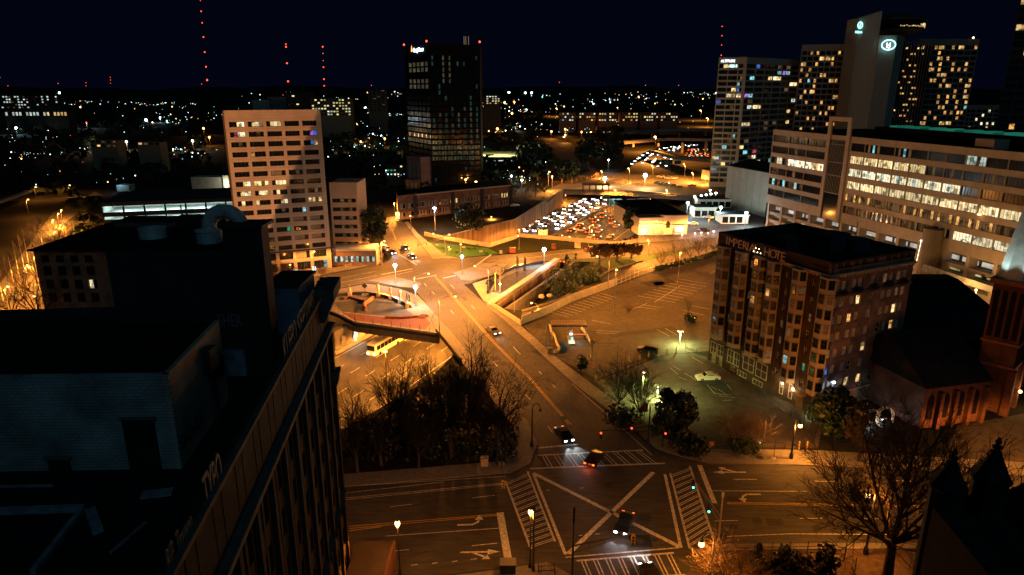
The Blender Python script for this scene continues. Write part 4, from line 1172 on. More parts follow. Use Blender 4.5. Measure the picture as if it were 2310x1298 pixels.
rr=[(z+.6,z+2.3)for z in fz]
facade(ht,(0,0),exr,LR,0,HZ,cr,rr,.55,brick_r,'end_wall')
for ri,r in enumerate(rr):
 for ci,c in enumerate(cr):
  g=blind_pale if R.random()<.68 else(room_dim if R.random()<.5 else G)
  if(ri,ci)in((5,3),(4,7),(2,4),(0,3),(0,4)):g=room_warm
  if(ri,ci)in((3,7),(4,2)):g=room_amber
  if(ri,ci)==(1,0):g=room_blue
  window(ht,(0,0),exr,c[0],r[0],.22,window_mesh(round(c[1]-c[0],2),1.7,1,(g,),frame_pale,None,.07,True))
PRr=lambda x,d,z:(exr[0]*x+enr[0]*d,exr[1]*x+enr[1]*d,z)
def rcourse(z0,z1,d,nm,m):
 b=MB();b.hexa([PRr(-.1,-d,z0),PRr(LR+.1,-d,z0),PRr(LR+.1,-.012,z0),PRr(-.1,-.012,z0),PRr(-.1,-d,z1),PRr(LR+.1,-d,z1),PRr(LR+.1,-.012,z1),PRr(-.1,-.012,z1)]);return b.obj(nm,m,ht)
def lcourse(z0,z1,d,nm,m,x0=0.0):
 b=MB();b.hexa([PB(x0,-d,z0),PB(LL+d,-d,z0),PB(LL+d,-.012,z0),PB(x0,-.012,z0),PB(x0,-d,z1),PB(LL+d,-d,z1),PB(LL+d,-.012,z1),PB(x0,-.012,z1)]);return b.obj(nm,m,ht)
rcourse(21.4,21.7,.3,'string_course',concrete_d);rcourse(HZ-2.0,HZ-1.7,.55,'cornice',bay_paint);lcourse(HZ-2.0,HZ-1.75,.5,'cornice',bay_paint,bays[4][0]-3)
rcourse(2.9,3.15,.25,'string_course',bay_paint)
dent=MB();dent.box(-.14,-.35,0,.14,0,.35);dme=dent.mesh('dentil',bay_paint)
for i in range(24):put('dentil',dme,ht,PRr(LR*(i+.5)/24,-.05,HZ-2.4),math.atan2(exr[1],exr[0]))
for i in range(18):put('dentil',dme,ht,PB(bays[4][0]-2.6+i*.72,-.05,HZ-2.4),math.atan2(exl[1],exl[0]))
dia=MB();dia.poly([(0,0,-.42),(.42,0,0),(0,0,.42),(-.42,0,0)]);dia.poly([(0,-.001,-.42),(.42,-.001,0),(0,-.001,.42),(-.42,-.001,0)])
dme=MB();
for k in range(4):
 t0=math.pi/2*k;t1=t0+math.pi/2
 dme.tube([(.42*math.cos(t0),0,.42*math.sin(t0)),(.42*math.cos(t1),0,.42*math.sin(t1))],.05,4)
dme=dme.mesh('diamond_ornament',bay_paint)
for z in(18.4,12.3):
 for x in(2.5,5.9,9.4,12.8,16.0):put('diamond_ornament',dme,ht,PRr(x*LR/18.8,-.06,z),math.atan2(exr[1],exr[0]))
b_=MB()
planter=MB();planter.box(-.9,-.55,0,.9,0,.35);pme=planter.mesh('window_box',dark_steel)
def bushy(nm,parent,loc,r,m,n=60,seed=1,zs=1.0,leaf=.22):
 rg=random.Random(seed);b=MB()
 for i in range(n):
  d=Vector((rg.gauss(0,1),rg.gauss(0,1),rg.gauss(0,1))).normalized()*r*rg.uniform(.55,1.05)
  c=Vector((d.x,d.y,d.z*zs+r*zs))
  u=Vector((rg.gauss(0,1),rg.gauss(0,1),rg.gauss(0,1))).normalized();w=u.cross(Vector((rg.gauss(0,1),rg.gauss(0,1),rg.gauss(0,1)))).normalized()
  s=leaf*rg.uniform(.6,1.4)
  b.poly([c-u*s,c+w*s*.6,c+u*s,c-w*s*.6])
 return b.obj(nm,m,parent,loc)
for i,x in enumerate((2.5,5.8,9.5,12.8,16.2)):
 for z in((21.7,)if i else(21.7,3.2)):
  o=put('window_box',pme,ht,PRr(x*LR/18.8,-.31,z),math.atan2(exr[1],exr[0]));bushy('plant',o,(0,-.3,.2),.75,leaf_dark,70,i+3,.6,.2)
for(x,y,w,d,h)in((9,8,5,4,2.4),(3,13,3,3,1.6),(13,6,4,3,1.5)):
 p=(exr[0]*x-exl[0]*y,exr[1]*x-exl[1]*y);b_=MB();b_.box(0,0,HZ-.59,w,d,HZ+h);b_.obj('roof_plant',mat('roof_plant',(.03,.05,.06),.7,.3,var=.3),ht,(p[0],p[1],0),math.atan2(exr[1],exr[0]))
b_=MB();b_.tube([PRr(13,6,HZ),PRr(13,6,HZ+5)],.06,5);b_.obj('aerial',dark_steel,ht)
sg_mat=mat('sign_letter',(.55,.36,.25),.7,.3,var=.1)
al=math.atan2(exl[1],exl[0])
xa,za=lx(1645,520);xb,zb_=lx(1782,570)
pitch_=(xb-xa)/12.6
sx_x=xa
for ch in 'IMPERIAL HOTE':
 if ch!=' ':
  bx=text('roof_letter',ch,2.35,sg_mat,ht,PB(sx_x,-.62,HZ-1.6),math.pi/2,al,.05,sx=1.0)
  if ch in 'AL' and sx_x>xa+5*pitch_:
   pass
 sx_x+=pitch_*(.55 if ch=='I' else(1.15 if ch in 'MHO' else.98))
for i in range(5):
 x=xa+6.3*pitch_+(i%3)*.5+(i//3)*1.3;m_=MB();m_.ball((0,0,0),.09,6);m_.obj('sign_bulb',bulb_warm,ht,PB(x,-.8,HZ-1.3+(i%2)*.7))
b_=MB();b_.hexa([PB(xa-.3,-.5,HZ-1.72),PB(xb+1.4,-.5,HZ-1.72),PB(xb+1.4,-.4,HZ-1.72),PB(xa-.3,-.4,HZ-1.72),PB(xa-.3,-.5,HZ-1.6),PB(xb+1.4,-.5,HZ-1.6),PB(xb+1.4,-.4,HZ-1.6),PB(xa-.3,-.4,HZ-1.6)]);b_.obj('sign_rail',dark_steel,ht)
# generic window wall
def grid(W,n,gap,m0=0.5,m1=0.5):
 w=(W-m0-m1-gap*(n-1))/n
 return[(m0+i*(w+gap),m0+i*(w+gap)+w)for i in range(n)]
def win_wall(parent,o,ex,W,z0,z1,cols,rows,wallm,pick,panes=2,fm=None,depth=.4,fr=.08,nm='wall'):
 facade(parent,o,ex,W,z0,z1,cols,rows,depth,wallm,nm)
 for ri,r in enumerate(rows):
  for ci,c in enumerate(cols):
   window(parent,o,ex,c[0],r[0],depth*.55,window_mesh(round(c[1]-c[0],2),round(r[1]-r[0],2),panes,pick(ri,ci),fm or frame_dark,None,fr))
def body(parent,pts,z0,z1,m,roofm=None,inset=.3):
 b=MB();b.prism(pts,z0,z1-.5);b.obj('body_wall',m,parent)
 b=MB();b.prism(pts,z1-.49,z1-.2);b.obj('roof',roofm or roof_dark,parent)
def vplan(par,p,q,depth,d0=.52):
 """plan behind the front p-q (in the thing's own coordinates) whose sides run back along the sight lines"""
 L0=par.location
 def back(r,d):
  X,Y=r[0]+L0[0],r[1]+L0[1];n=math.hypot(X,Y);return(r[0]+X/n*d,r[1]+Y/n*d)
 e,l=unit(p,q)
 a,b=(p[0]+e[0]*.6,p[1]+e[1]*.6),(q[0]-e[0]*.6,q[1]-e[1]*.6)
 def k(r):
  X,Y=r[0]+L0[0],r[1]+L0[1];return d0*math.hypot(X,Y)/max(.2*math.hypot(X,Y),abs(-e[1]*X+e[0]*Y))
 return[back(a,k(a)),back(b,k(b)),back(b,depth),back(a,depth)]
def off(o,ex,x,d):
 return(o[0]+ex[0]*x-ex[1]*d,o[1]+ex[1]*x+ex[0]*d)
R2=random.Random(21)
office_fill_lamps=[]
# the long office building on the right
TL=at(1745,292,270)
TZ=TL[2]
TR=gp(2310,345,TZ)
ex,L=unit(TL,TR)
Lx=L+22
ob=thing('office_building','long pale banded office building with bright lit floors above a parking base','office building',(TL[0],TL[1],0))
band=mat('office_band_concrete',(.42,.33,.25),.85,.2,var=.12,scale=.5,big=.12)
def ou(px,py):
 d=sight(px,py);nx,ny=ex[1],-ex[0]
 k=(TL[0]*nx+TL[1]*ny)/(d[0]*nx+d[1]*ny)
 return(d[0]*k-TL[0])*ex[0]+(d[1]*k-TL[1])*ex[1],CAM_H+d[2]*k
s0,s1=ou(1868,320)[0],ou(1917,330)[0]
rows=[(TZ-4.55-4.1*i,TZ-2.0-4.1*i)for i in range(6)][::-1]
zb=TZ-28.4
nl,nr_=3,13
colsL=grid(s0-.3,nl,.22,.4,.5)
colsR=[(s1+.4+a,s1+.4+b)for a,b in grid(Lx-s1-.6,nr_,.22,.3,.3)]
def pickO(ri,ci):
 r=5-ri
 if ci<nl:
  if r==2:return[(G,room_dim,room_white,room_white),(room_white,room_white,room_cool,room_white),(room_white,room_white,room_white,room_amber)][ci]
  if r==4:return[(G,room_cyan,G,room_dim),(G,room_dim,room_dim,room_cool),(G,G,G,G)][ci]
  return(G,G,room_dim,G)if R2.random()<.35 else(G,)
 k=(ci-nl)/nr_
 if r==0:return(room_cool,room_cool,room_cool,room_dim)if ci==nl+7 else((G,room_dim,G,room_cyan)if R2.random()<.5 else(G,))
 if r==1:return(room_warm,room_white,room_warm,room_warm)if k<.36 else((G,G,room_dim,G)if R2.random()<.6 else(G,))
 if r==2:return(room_white,room_white,room_cool,room_white)if k<.5 else((room_white,room_blue,room_white,G)if k>.85 else(G,room_amber,G,G)if R2.random()<.5 else(G,))
 if r==3:return(room_warm,room_white,room_warm,room_white)if k<.8 else(room_dim,room_dim,room_warm,room_warm)
 if r==4:return(room_amber,room_dim,room_dim,room_dim)if R2.random()<.55 else(room_dim,G,room_dim,room_dim)  # amber reflections of this row are painted as glowing panes
 return(G,room_dim,G,room_dim)if k<.5 else((room_white,room_white,room_white,room_white)if.5<k<.72 else(G,G,room_dim,G))
win_wall(ob,(0,0),ex,Lx,zb,TZ,colsL+colsR,rows,band,pickO,6,frame_dark,.5,.1)
body(ob,[off((0,0),ex,.02,.52),off((0,0),ex,Lx,.52),off((0,0),ex,Lx,42),off((0,0),ex,.02,42)],zb-.02,TZ-.1,band)
P=lambda x,d,z:(ex[0]*x-ex[1]*d,ex[1]*x+ex[0]*d,z)
def hbox(par,x0,x1,d0,d1,z0,z1,nm,m):
 b=MB();b.hexa([P(x0,d0,z0),P(x1,d0,z0),P(x1,d1,z0),P(x0,d1,z0),P(x0,d0,z1),P(x1,d0,z1),P(x1,d1,z1),P(x0,d1,z1)]);return b.obj(nm,m,par)
hbox(ob,s0-.1,s0+1.5,-.6,.0,zb,TZ+4.6,'stair_pier',band);hbox(ob,s1-1.5,s1+.1,-.6,.0,zb,TZ+4.6,'stair_pier',band)
hbox(ob,s0-.1,s1+.1,-.62,.6,TZ+4.61,TZ+6,'stair_frame_head',band)
hbox(ob,s0+1.51,s1-1.51,-.2,-.02,zb,TZ-1.6,'stair_glass',glass_dark)
for i in range(11):
 b_=MB();x0=s0+1.7+(s1-s0-3.6)*i/10
 b_.tube([P(x0-0,-.4,zb+9.0),P(x0+.5,-.4,TZ-3.2)],.09,4);b_.obj('stair_louvre',grey_metal,ob)
for z in(zb+9,zb+15,TZ-9,TZ-3.1):hbox(ob,s0+1.55,s1-1.55,-.45,-.3,z,z+.25,'louvre_rail',grey_metal)
hbox(ob,s1+2,Lx,7,36,TZ-.19,TZ+3.2,'roof_plant_storey',roof_dark)
for i in range(26):
 x0=s1+6+i*3.1
 hbox(ob,x0,x0+2.5,9,13,TZ+3.21,TZ+3.7+(i%2)*.2,'skylight_panel',emis('skylight_green',(.05,.55,.36),.16,.5))
x_=ou(2188,330)[0];hbox(ob,x_,x_+5.6,1.5,6.5,TZ-.19,TZ+2.4,'roof_cabin',beige)
PB_=zb-.03
hbox(ob,1.0,Lx,3.5,4.0,0,PB_,'parking_rear_wall',concrete_d)
nlev=4
yel=room('room_parking',(1.0,.86,.45),.75,.5,.5)
whi=room('room_parking_white',(1.0,.95,.85),.7,.5,.6)
for i in range(nlev):
 z=PB_-1.15-i*3.0
 if i:hbox(ob,.6,Lx,.6,3.4,z-.1,z+1.1,'parking_spandrel',band)
 k=0;x=2.0
 while x<Lx-5:
  w=5.2
  m_=MB();q0=P(x,3.3,z-1.35);q1=P(x+w,3.3,z-1.35)
  m_.poly([P(x,3.42,z-1.45),P(x+w,3.42,z-1.45),P(x+w,3.42,z-.15),P(x,3.42,z-.15)])
  m_.obj('parking_opening',whi if i==0 else yel,ob)
  x+=w+(1.0 if i==0 else 1.6);k+=1
for i in range(15):hbox(ob,.8+i*Lx/15,1.9+i*Lx/15,.4,3.39,0,PB_,'parking_column',band)
cy=ou(2108,560)[0]
b_=MB();b_.lathe([(2.7,0),(2.7,17)],18);b_.obj('stair_drum',mat('drum_concrete',(.2,.15,.1),.85,.2,var=.15,scale=.4),ob,P(cy,-1.2,0))
b_=MB();b_.ball((0,0,0),.18);b_.obj('drum_lamp',bulb_white,ob,P(cy-1.2,-3.9,13.4))
b_=MB();b_.tube([P(cy-1.5,-3.9,7),P(cy-1.2,-3.8,13.2)],.04,4);b_.obj('lamp_conduit',bulb_warm,ob)
xq,zq=ou(2214,484);b_=MB();b_.ball((0,0,0),.5,8,0,.5);b_.obj('flood_lamp',bulb_amber,ob,P(xq,-.7,zq))
lit_ramp=bpy.data.objects.new('x',None);bpy.data.objects.remove(lit_ramp)
q=gp(2110,690);fr_=thing('parking_ramp','amber-lit low parking ramp walls behind the bare trees at the office foot','parking ramp',(q[0],q[1],0))
b_=MB();b_.hexa([P(-12,0,2),P(22,0,2),P(22,.4,2),P(-12,.4,2),P(-12,0,5),P(22,0,3.4),P(22,.4,3.4),P(-12,.4,5)]);b_.obj('ramp_wall',concrete,fr_)
b_=MB();b_.hexa([P(-12,6,6),P(22,6,6),P(22,6.4,6),P(-12,6.4,6),P(-12,6,8),P(22,6,7.4),P(22,6.4,7.4),P(-12,6.4,8)]);b_.obj('ramp_wall',concrete,fr_)
b_=MB();b_.hexa([P(-12,.41,1.6),P(22,.41,1.2),P(22,6,1.2),P(-12,6,1.6),P(-12,.41,2.1),P(22,.41,1.7),P(22,6,1.7),P(-12,6,2.1)]);b_.obj('ramp_deck',asphalt_old,fr_)
add_light('POINT',(q[0]+3,q[1]-4,7),3500,(1,.5,.12),None,.4)
add_light('POINT',(q[0]+9,q[1]-12,6),3000,(1,.5,.12),None,.4)
for X_,Y_,p_ in((84,232,6000),(100,196,6000),(112,158,5000)):  # unseen lamps added behind the hotel to brighten the office front
 office_fill_lamps.append((X_,Y_,p_))
w0=at(1642,372,330);w1=at(1737,382,300)
hw=thing('concrete_hall','plain windowless pale concrete hall between the banded tower and the office building','building',(w0[0],w0[1],0))
exh,Lh=unit(w0,w1);body(hw,[(0,0),(w1[0]-w0[0],w1[1]-w0[1]),(w1[0]-w0[0]+20,w1[1]-w0[1]+30),(20,30)],0,w0[2],mat('hall_concrete',(.34,.3,.24),.85,.2,var=.1,scale=.3,big=.1))
for i in range(1,6):
 b_=MB();b_.bar((exh[0]*Lh*i/6,exh[1]*Lh*i/6-.02),(exh[0]*Lh*i/6+exh[0]*.12,exh[1]*Lh*i/6+exh[1]*.12-.02),.06,0,w0[2]-.6);b_.obj('joint_line',concrete_d,hw)
 # tower with the white roof letters
A_=at(1622,131,399);B_=at(1686,129,395);C_=at(1806,132,432)
az_=B_[2]
al_=thing('apartment_tower','pale gridded apartment tower with white roof letters and scattered coloured windows','apartment tower',(A_[0],A_[1],0))
grid_m=mat('tower_frame',(.3,.26,.21),.85,.2,var=.1,scale=.3)
rel=lambda p:(p[0]-A_[0],p[1]-A_[1])
flr=3.15
rows=[(az_-3.6-flr*i-2.1,az_-3.6-flr*i)for i in range(21)][::-1]
exa,La=unit(A_,B_);exb,Lb=unit(B_,C_)
def pickA(p):
 def f(ri,ci):
  k=R2.random()
  if k<p:return[(room_warm,G),(G,room_warm),(room_white,room_warm),(G,room_cool),(room_dim,room_white)][R2.randrange(5)]
  if k<p+.05:return[(room_blue,G),(room_cyan,G),(room_purple,room_cyan),(G,room_cyan),(G,room_pink)][R2.randrange(5)]
  if k<p+.2:return(G,room_dim)
  return(glass_blue,)
 return f
win_wall(al_,(0,0),exa,La,0,az_,[(.5,5.2),(5.6,10.4),(10.9,La-1.6)],rows,grid_m,pickA(.14),2,None,.5,.1,'west_wall')
win_wall(al_,rel(B_),exb,Lb,0,az_,grid(Lb,6,.7,.5,.5),rows,grid_m,pickA(.16),2,None,.5,.1,'south_wall')
body(al_,vplan(al_,(0,0),rel(B_),18),0,az_-.3,grid_m);body(al_,vplan(al_,rel(B_),rel(C_),17,.6),0,az_-.35,grid_m)
b_=MB();b_.box(La+4,12,az_-.5,La+12,18,az_+1.5);b_.obj('roof_plant',dark_steel,al_)
lt=emis('sign_white_glow',(.8,.9,1.0),4)
text('roof_letters','ALTITUDE',1.9,lt,al_,(*off((0,0),exa,1.2,-.15),az_-2.6),math.pi/2,math.atan2(exa[1],exa[0]),.05,sx=.86)
b_=MB();b_.box(5.4,-.1,rows[-1][0]+.3,10,-.05,rows[-1][1]-.3);b_.obj('lit_window_sign',room('room_sign',(.6,1,1),2.2,1.3),al_,(0,0,0),math.atan2(exa[1],exa[0]))
# the big hotel tower with lit emblem
HY=410
h0=at(1810,101,HY+6);h1=at(1936,94,HY);h2=at(2075,88,HY+8);h3=at(2211,88,HY+8)
hn=thing('hotel_tower','tall two-winged hotel tower with amber windows, blank shaft and lit oval emblem','hotel',(h0[0],h0[1],0))
rl=lambda p:(p[0]-h0[0],p[1]-h0[1])
hm=mat('hotel_tower_concrete',(.3,.23,.17),.85,.2,var=.08,scale=.3)
hm2=mat('hotel_shaft_concrete',(.3,.27,.215),.85,.2,var=.06,scale=.3)
fl_=3.05
def pickH(ri,ci):
 k=R2.random()
 if k<.17:return(room_amber,G)
 if k<.34:return(G,room_amber)
 if k<.40:return(room_warm,room_amber)
 if k<.42:return(G,room_cyan)
 return(glass_blue,)
for(p,q,z,n,nm)in((h0,h1,h0[2],9,'west_wing_wall'),(h2,h3,h2[2],9,'east_wing_wall')):
 e_,l_=unit(p,q)
 rows=[(z-3.6-fl_*i-2.1,z-3.6-fl_*i)for i in range(20)][::-1]
 win_wall(hn,rl(p),e_,l_,0,z,grid(l_,n,.5,.5,.5),rows,hm,pickH,2,None,.5,.1,nm)
 body(hn,vplan(hn,rl(p),rl(q),16),0,z-.2,hm)
sa,sb,sc_,sd=at(1934,80,398),at(1983,80,394),at(2024,80,392),at(2041,84,399)
zS=at(2000,80,393)[2];zT=at(1984,25,396)[2];zT0=at(1942,40,396)[2]
S0,S1,S2,S3=rl(sa),rl(sb),rl(sc_),rl(sd)
b_=MB();b_.hexa([(*S0,0),(*S1,0),(S1[0],S1[1]+12,0),(S0[0],S0[1]+14,0),(*S0,zT0),(*S1,zT),(S1[0],S1[1]+12,zT),(S0[0],S0[1]+14,zT0)]);b_.obj('shaft_wall',hm2,hn)
b_=MB();b_.prism([(S1[0]+.02,S1[1]-.8),S2,S3,(S3[0],S3[1]+9),(S1[0]+.02,S1[1]+9)],0,zS);b_.obj('shaft_wall',hm2,hn)
g0=S3[0]+.1;g1=rl(h2)[0]-.1;zg=at(2060,95,408)[2]
nm_=12
b_=MB();b_.box(g0,S3[1]+5,0,g1,S3[1]+9,zg-3);b_.obj('lift_core',glass_dark,hn)
for i in range(nm_):b_=MB();b_.box(g0+(g1-g0)*i/nm_,S3[1]+3.5,0,g0+(g1-g0)*i/nm_+.18,S3[1]+4.0,zg);b_.obj('lift_fin',hm,hn)
for i in range(19):
 z=zg-4-i*fl_;
 for k in range(3):
  x=g0+R2.uniform(.2,(g1-g0)*.75);b_=MB();b_.box(x,S3[1]+4.6,z,x+R2.uniform(.5,1.4),S3[1]+4.9,z+.9);b_.obj('lift_lobby_light',room_amber if R2.random()<.6 else room_warm,hn)
rc=at(2040,52,404);RCx,RCy=rl(rc)[0]-.0,rl(rc)[1]+8
zr=rc[2]
drm=mat('restaurant_shell',(.05,.06,.055),.8,.2,var=.2)
b_=MB();b_.lathe([(7,-9),(7,-6.0),(13,-4.2),(14,-3.4)],28);b_.obj('restaurant_base',hm,hn,(RCx,RCy,zr))
b_=MB();b_.lathe([(14,-3.35),(14,1.4)],28);b_.obj('restaurant_window',glass_dark,hn,(RCx,RCy,zr))
b_=MB();b_.lathe([(14.6,1.45),(14.6,2.6),(9,4.8),(3,5.6)],28);b_.obj('restaurant_roof',drm,hn,(RCx,RCy,zr))
for i in range(26):
 a=-math.pi*.78+i*.06;hgt=(.5 if i<14 else 1.6)
 b_=MB();b_.box(-.25,-.1,0,.25,.1,hgt);b_.obj('restaurant_light',room_warm,hn,(RCx+14.2*math.cos(a+.55),RCy+14.2*math.sin(a+.55),zr-2.6+R2.uniform(0,.8)),a+.55+math.pi/2)
teal=emis('sign_teal_glow',(.35,.95,1.0),3.5)
em=at(2002,102,392);e_=rl(em)
b_=MB()
for i in range(28):
 t0,t1=2*math.pi*i/28,2*math.pi*(i+1)/28
 b_.tube([(3.7*math.cos(t0),0,2.5*math.sin(t0)),(3.7*math.cos(t1),0,2.5*math.sin(t1))],.28,4,0,False)
b_.obj('emblem_ring',teal,hn,(e_[0],S2[1]-1.2,em[2]))
text('emblem_letter','H',3.4,lt,hn,(e_[0]-1.35,S2[1]-1.3,em[2]-1.25),math.pi/2,0,.1,sx=1.0)
b_=MB();b_.tube([(-.6,0,-1.2),(.3,0,-1.7),(.9,0,-.2)],.2,4);b_.obj('emblem_stroke',lt,hn,(e_[0],S2[1]-1.3,em[2]))
v=rl(at(1945,58,394))
b_=MB()
for i in range(18):
 t0,t1=2*math.pi*i/18,2*math.pi*(i+1)/18
 b_.tube([(1.25*math.cos(t0),0,1.6*math.sin(t0)),(1.25*math.cos(t1),0,1.6*math.sin(t1))],.2,4,0,False)
b_.tube([(-.3,0,-.9),(.4,0,1.0)],.22,4);b_.obj('round_emblem',teal,hn,(v[0]+.2,S0[1]-1.3,at(1945,57,396)[2]))
text('sign_letters','Hilton',1.8,teal,hn,(v[0]-2.1,S0[1]-1.2,at(1945,75,396)[2]),math.pi/2,0,.06,sx=.85)
b_=MB();b_.ball((0,0,0),.5);b_.obj('roof_beacon',bulb_warm,hn,(rl(h3)[0]-4,rl(h3)[1],h3[2]+.6))
# tower cut by the right edge of the picture
T0=at(2246,282,300)
te=thing('edge_tower','dark glass tower with amber windows cut off by the right edge of the photo','tower',(T0[0],T0[1],0))
rows=[(2+3.3*i,4.4+3.3*i)for i in range(27)]
def pickE(ri,ci):
 k=R2.random();return(room_amber,G)if k<.18 else((room_warm,room_amber)if k<.27 else(glass_blue,))
win_wall(te,(0,0),(.8,-.6),26,0,92,grid(26,6,.4),rows,dark_steel,pickE,2)
body(te,vplan(te,(0,0),(20.8,-15.6),18),0,91.8,dark_steel)
w_=at(2215,240,520);d_=thing('apartment_tower','far small pale apartment block with dotted white windows left of the cut-off tower','apartment building',(w_[0]-12,520,0))
win_wall(d_,(0,0),(1,0),30,0,w_[2]+1,grid(30,7,.8),[(2+3*i,4+3*i)for i in range(int(w_[2]/3)-1)],hm,lambda a,b:(room_white,G)if R2.random()<.35 else(G,),2)
body(d_,[(.02,.45),(29.98,.45),(29.98,14),(.02,14)],0,w_[2]+.8,hm)
# dark glass headquarters tower
D0,D1,D2=at(911,104,428),at(966,100,396),at(1082,102,402)
dz=at(966,100,396)[2]
dt=thing('glass_tower','black glass office tower with a glowing white rooftop sign and red corner beacons','office tower',(D1[0],D1[1],0))
rd=lambda p:(p[0]-D1[0],p[1]-D1[1])
black=mat('tower_black',(.004,.005,.006),.9,.1,var=.3)
rows=[(3+3.05*i,5.3+3.05*i)for i in range(int((dz-6)/3.05))]
nrw=len(rows)
exd,Ld=unit(D0,D1);exe,Le=unit(D1,D2)
litrows={nrw-2:'d',nrw-3:'d',nrw-5:'d',nrw-6:'d',nrw-11:'d',nrw-14:'w',nrw-15:'d',nrw-16:'w'}
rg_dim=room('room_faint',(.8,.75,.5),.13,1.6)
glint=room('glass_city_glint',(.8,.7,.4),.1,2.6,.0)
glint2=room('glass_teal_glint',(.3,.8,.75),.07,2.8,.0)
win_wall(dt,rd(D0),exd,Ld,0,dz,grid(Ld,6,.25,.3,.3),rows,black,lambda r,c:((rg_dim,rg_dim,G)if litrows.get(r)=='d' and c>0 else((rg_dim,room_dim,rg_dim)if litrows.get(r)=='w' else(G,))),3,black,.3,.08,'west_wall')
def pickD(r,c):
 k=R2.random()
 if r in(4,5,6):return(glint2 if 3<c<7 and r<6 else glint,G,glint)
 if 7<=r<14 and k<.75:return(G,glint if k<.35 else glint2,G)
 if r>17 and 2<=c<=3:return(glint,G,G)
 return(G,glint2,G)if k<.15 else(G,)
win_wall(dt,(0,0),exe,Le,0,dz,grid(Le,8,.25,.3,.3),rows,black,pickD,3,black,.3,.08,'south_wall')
body(dt,[off(rd(D0),exd,.1,.35),off((0,0),exe,.2,.35),off((0,0),exe,Le-.1,.35),(rd(D2)[0],rd(D2)[1]+28),(rd(D0)[0]+6,rd(D0)[1]+18)],0,dz-.2,black)
s_=rd(at(936,110,410));zS_=at(936,114,408)[2]
ang_d=math.atan2(exd[1],exd[0])
sg=off(rd(D0),exd,Ld*.42,-.35)
text('sign_letters','Georgia Power',3.0,emis('sign_blue_glow',(.45,.75,1.0),14),dt,(sg[0],sg[1],zS_-.6),math.pi/2,ang_d,.08,sx=.8)
sg=off(rd(D0),exd,Ld*.36,-.35)
b_=MB();b_.prism([(-1,0),(1,0),(0,3.4)],0,.15);o=b_.obj('sign_triangle',emis('sign_orange_glow',(1,.35,.05),3),dt,(sg[0],sg[1],zS_-.3));o.rotation_euler=(math.pi/2,0,ang_d)
for p in(rd(D0),(rd(D1)[0]-1,0),rd(D2)):
 b_=MB();b_.tube([(0,0,0),(0,0,1.4)],.1,4);b_.obj('beacon_mast',dark_steel,dt,(p[0],p[1]+.6,dz));b_=MB();b_.ball((0,0,0),.55,6);b_.obj('beacon',bulb_red,dt,(p[0],p[1]+.6,dz+1.6))
for px in(1047,1051,1057):
 q=rd(at(px,100,404));b_=MB();b_.tube([(0,0,0),(0,0,4.6)],.16,4);b_.obj('roof_mast',emis('mast_lit',(1,.75,.5),.5 if px==1051 else.18),dt,(q[0],q[1],dz))
q0=gp(920,424);q1=gp(986,424);zz=at(920,352,q0[1])[2]
bb=thing('masonry_block','windowless purplish masonry block at the foot of the black glass tower','building',(q0[0],q0[1],0))
b_=MB();b_.hexa([(0,0,0),(8,-1,0),(30,12,0),(14,20,0),(0,0,zz),(8,-1,zz-.6),(30,12,zz-.6),(14,20,zz)]);b_.obj('wall',mat('purple_masonry',(.14,.1,.105),.9,.2,var=.2,scale=.3),bb)
for i in range(3):b_=MB();b_.box(1+i*2.4,-.35-i*.3,3,2.6+i*2.4,-.15-i*.3,zz-3);b_.obj('blind_panel',mat('blind_panel',(.19,.14,.14),.9,.2,var=.2),bb)
q=gp(1066,358,6);q2=gp(1166,352,6);dk=thing('parking_deck','open-topped parking deck lit greenish yellow right of the black glass tower','parking deck',(q[0],q[1],0))
Wd=q2[0]-q[0]
b_=MB();b_.box(0,0,5.5,Wd,60,6);b_.obj('deck',mat('deck_lit',(.3,.3,.2),.85,.2,var=.1),dk)
b_=MB();b_.box(-.3,-.4,5,Wd+.3,-.01,7);b_.obj('parapet',concrete_d,dk)
b_=MB();b_.box(0,.6,0,Wd,.8,4.6);b_.obj('rear_wall',concrete_d,dk)
b_=MB();b_.box(1,-.3,4.2,Wd,-.1,4.7);b_.obj('strip_light',emis('strip_light',(.9,.95,.9),1.1),dk)
for x in(.25,.7):
 add_light('POINT',(q[0]+Wd*x,q[1]+22,14),22000,(1,.95,.42),None,.6)
 # three-storey brick school block behind the lawn
q0=gp(900,497);ml=thing('brick_school','three-storey brown brick block with lit upper windows behind the bright street lamp','building',(q0[0],q0[1],0))
e1=gp(938,492);e2=gp(1152,466)
zq=at(938,438,e1[1])[2]
ra=(e1[0]-q0[0],e1[1]-q0[1]);rb=(e2[0]-q0[0],e2[1]-q0[1])
brk=bricks('brick_school',(.2,.095,.055),(.16,.075,.045),(.14,.1,.07),.3,.1,.015,(1,.2))
eA,lA=unit((0,0),ra);eB,lB=unit(ra,rb)
rows=[(1+3.6*i,3.2+3.6*i)for i in range(int(zq/3.6))]
win_wall(ml,(0,0),eA,lA,0,zq,grid(lA,2,1.2,.8,.8),rows,brk,lambda r,c:(blind_mat,G),2,frame_pale,.4,.1,'end_wall')
def pickM(r,c):return[(room_warm,G,room_warm,room_dim),(G,room_dim,G,G),(blind_mat,G,blind_mat,G),(G,blind_mat,G,blind_mat)][R2.randrange(4)]if r>0 else(G,blind_mat)
win_wall(ml,ra,eB,lB,0,zq,grid(lB,9,1.1,1.0,.8),rows,brk,pickM,6,frame_pale,.4,.1,'front_wall')
body(ml,[off((0,0),eA,.02,.42),off(ra,eB,.1,.45),off(ra,eB,lB-.1,.42),(rb[0]-4,rb[1]+20),(-4,20)],0,zq-.1,brk)
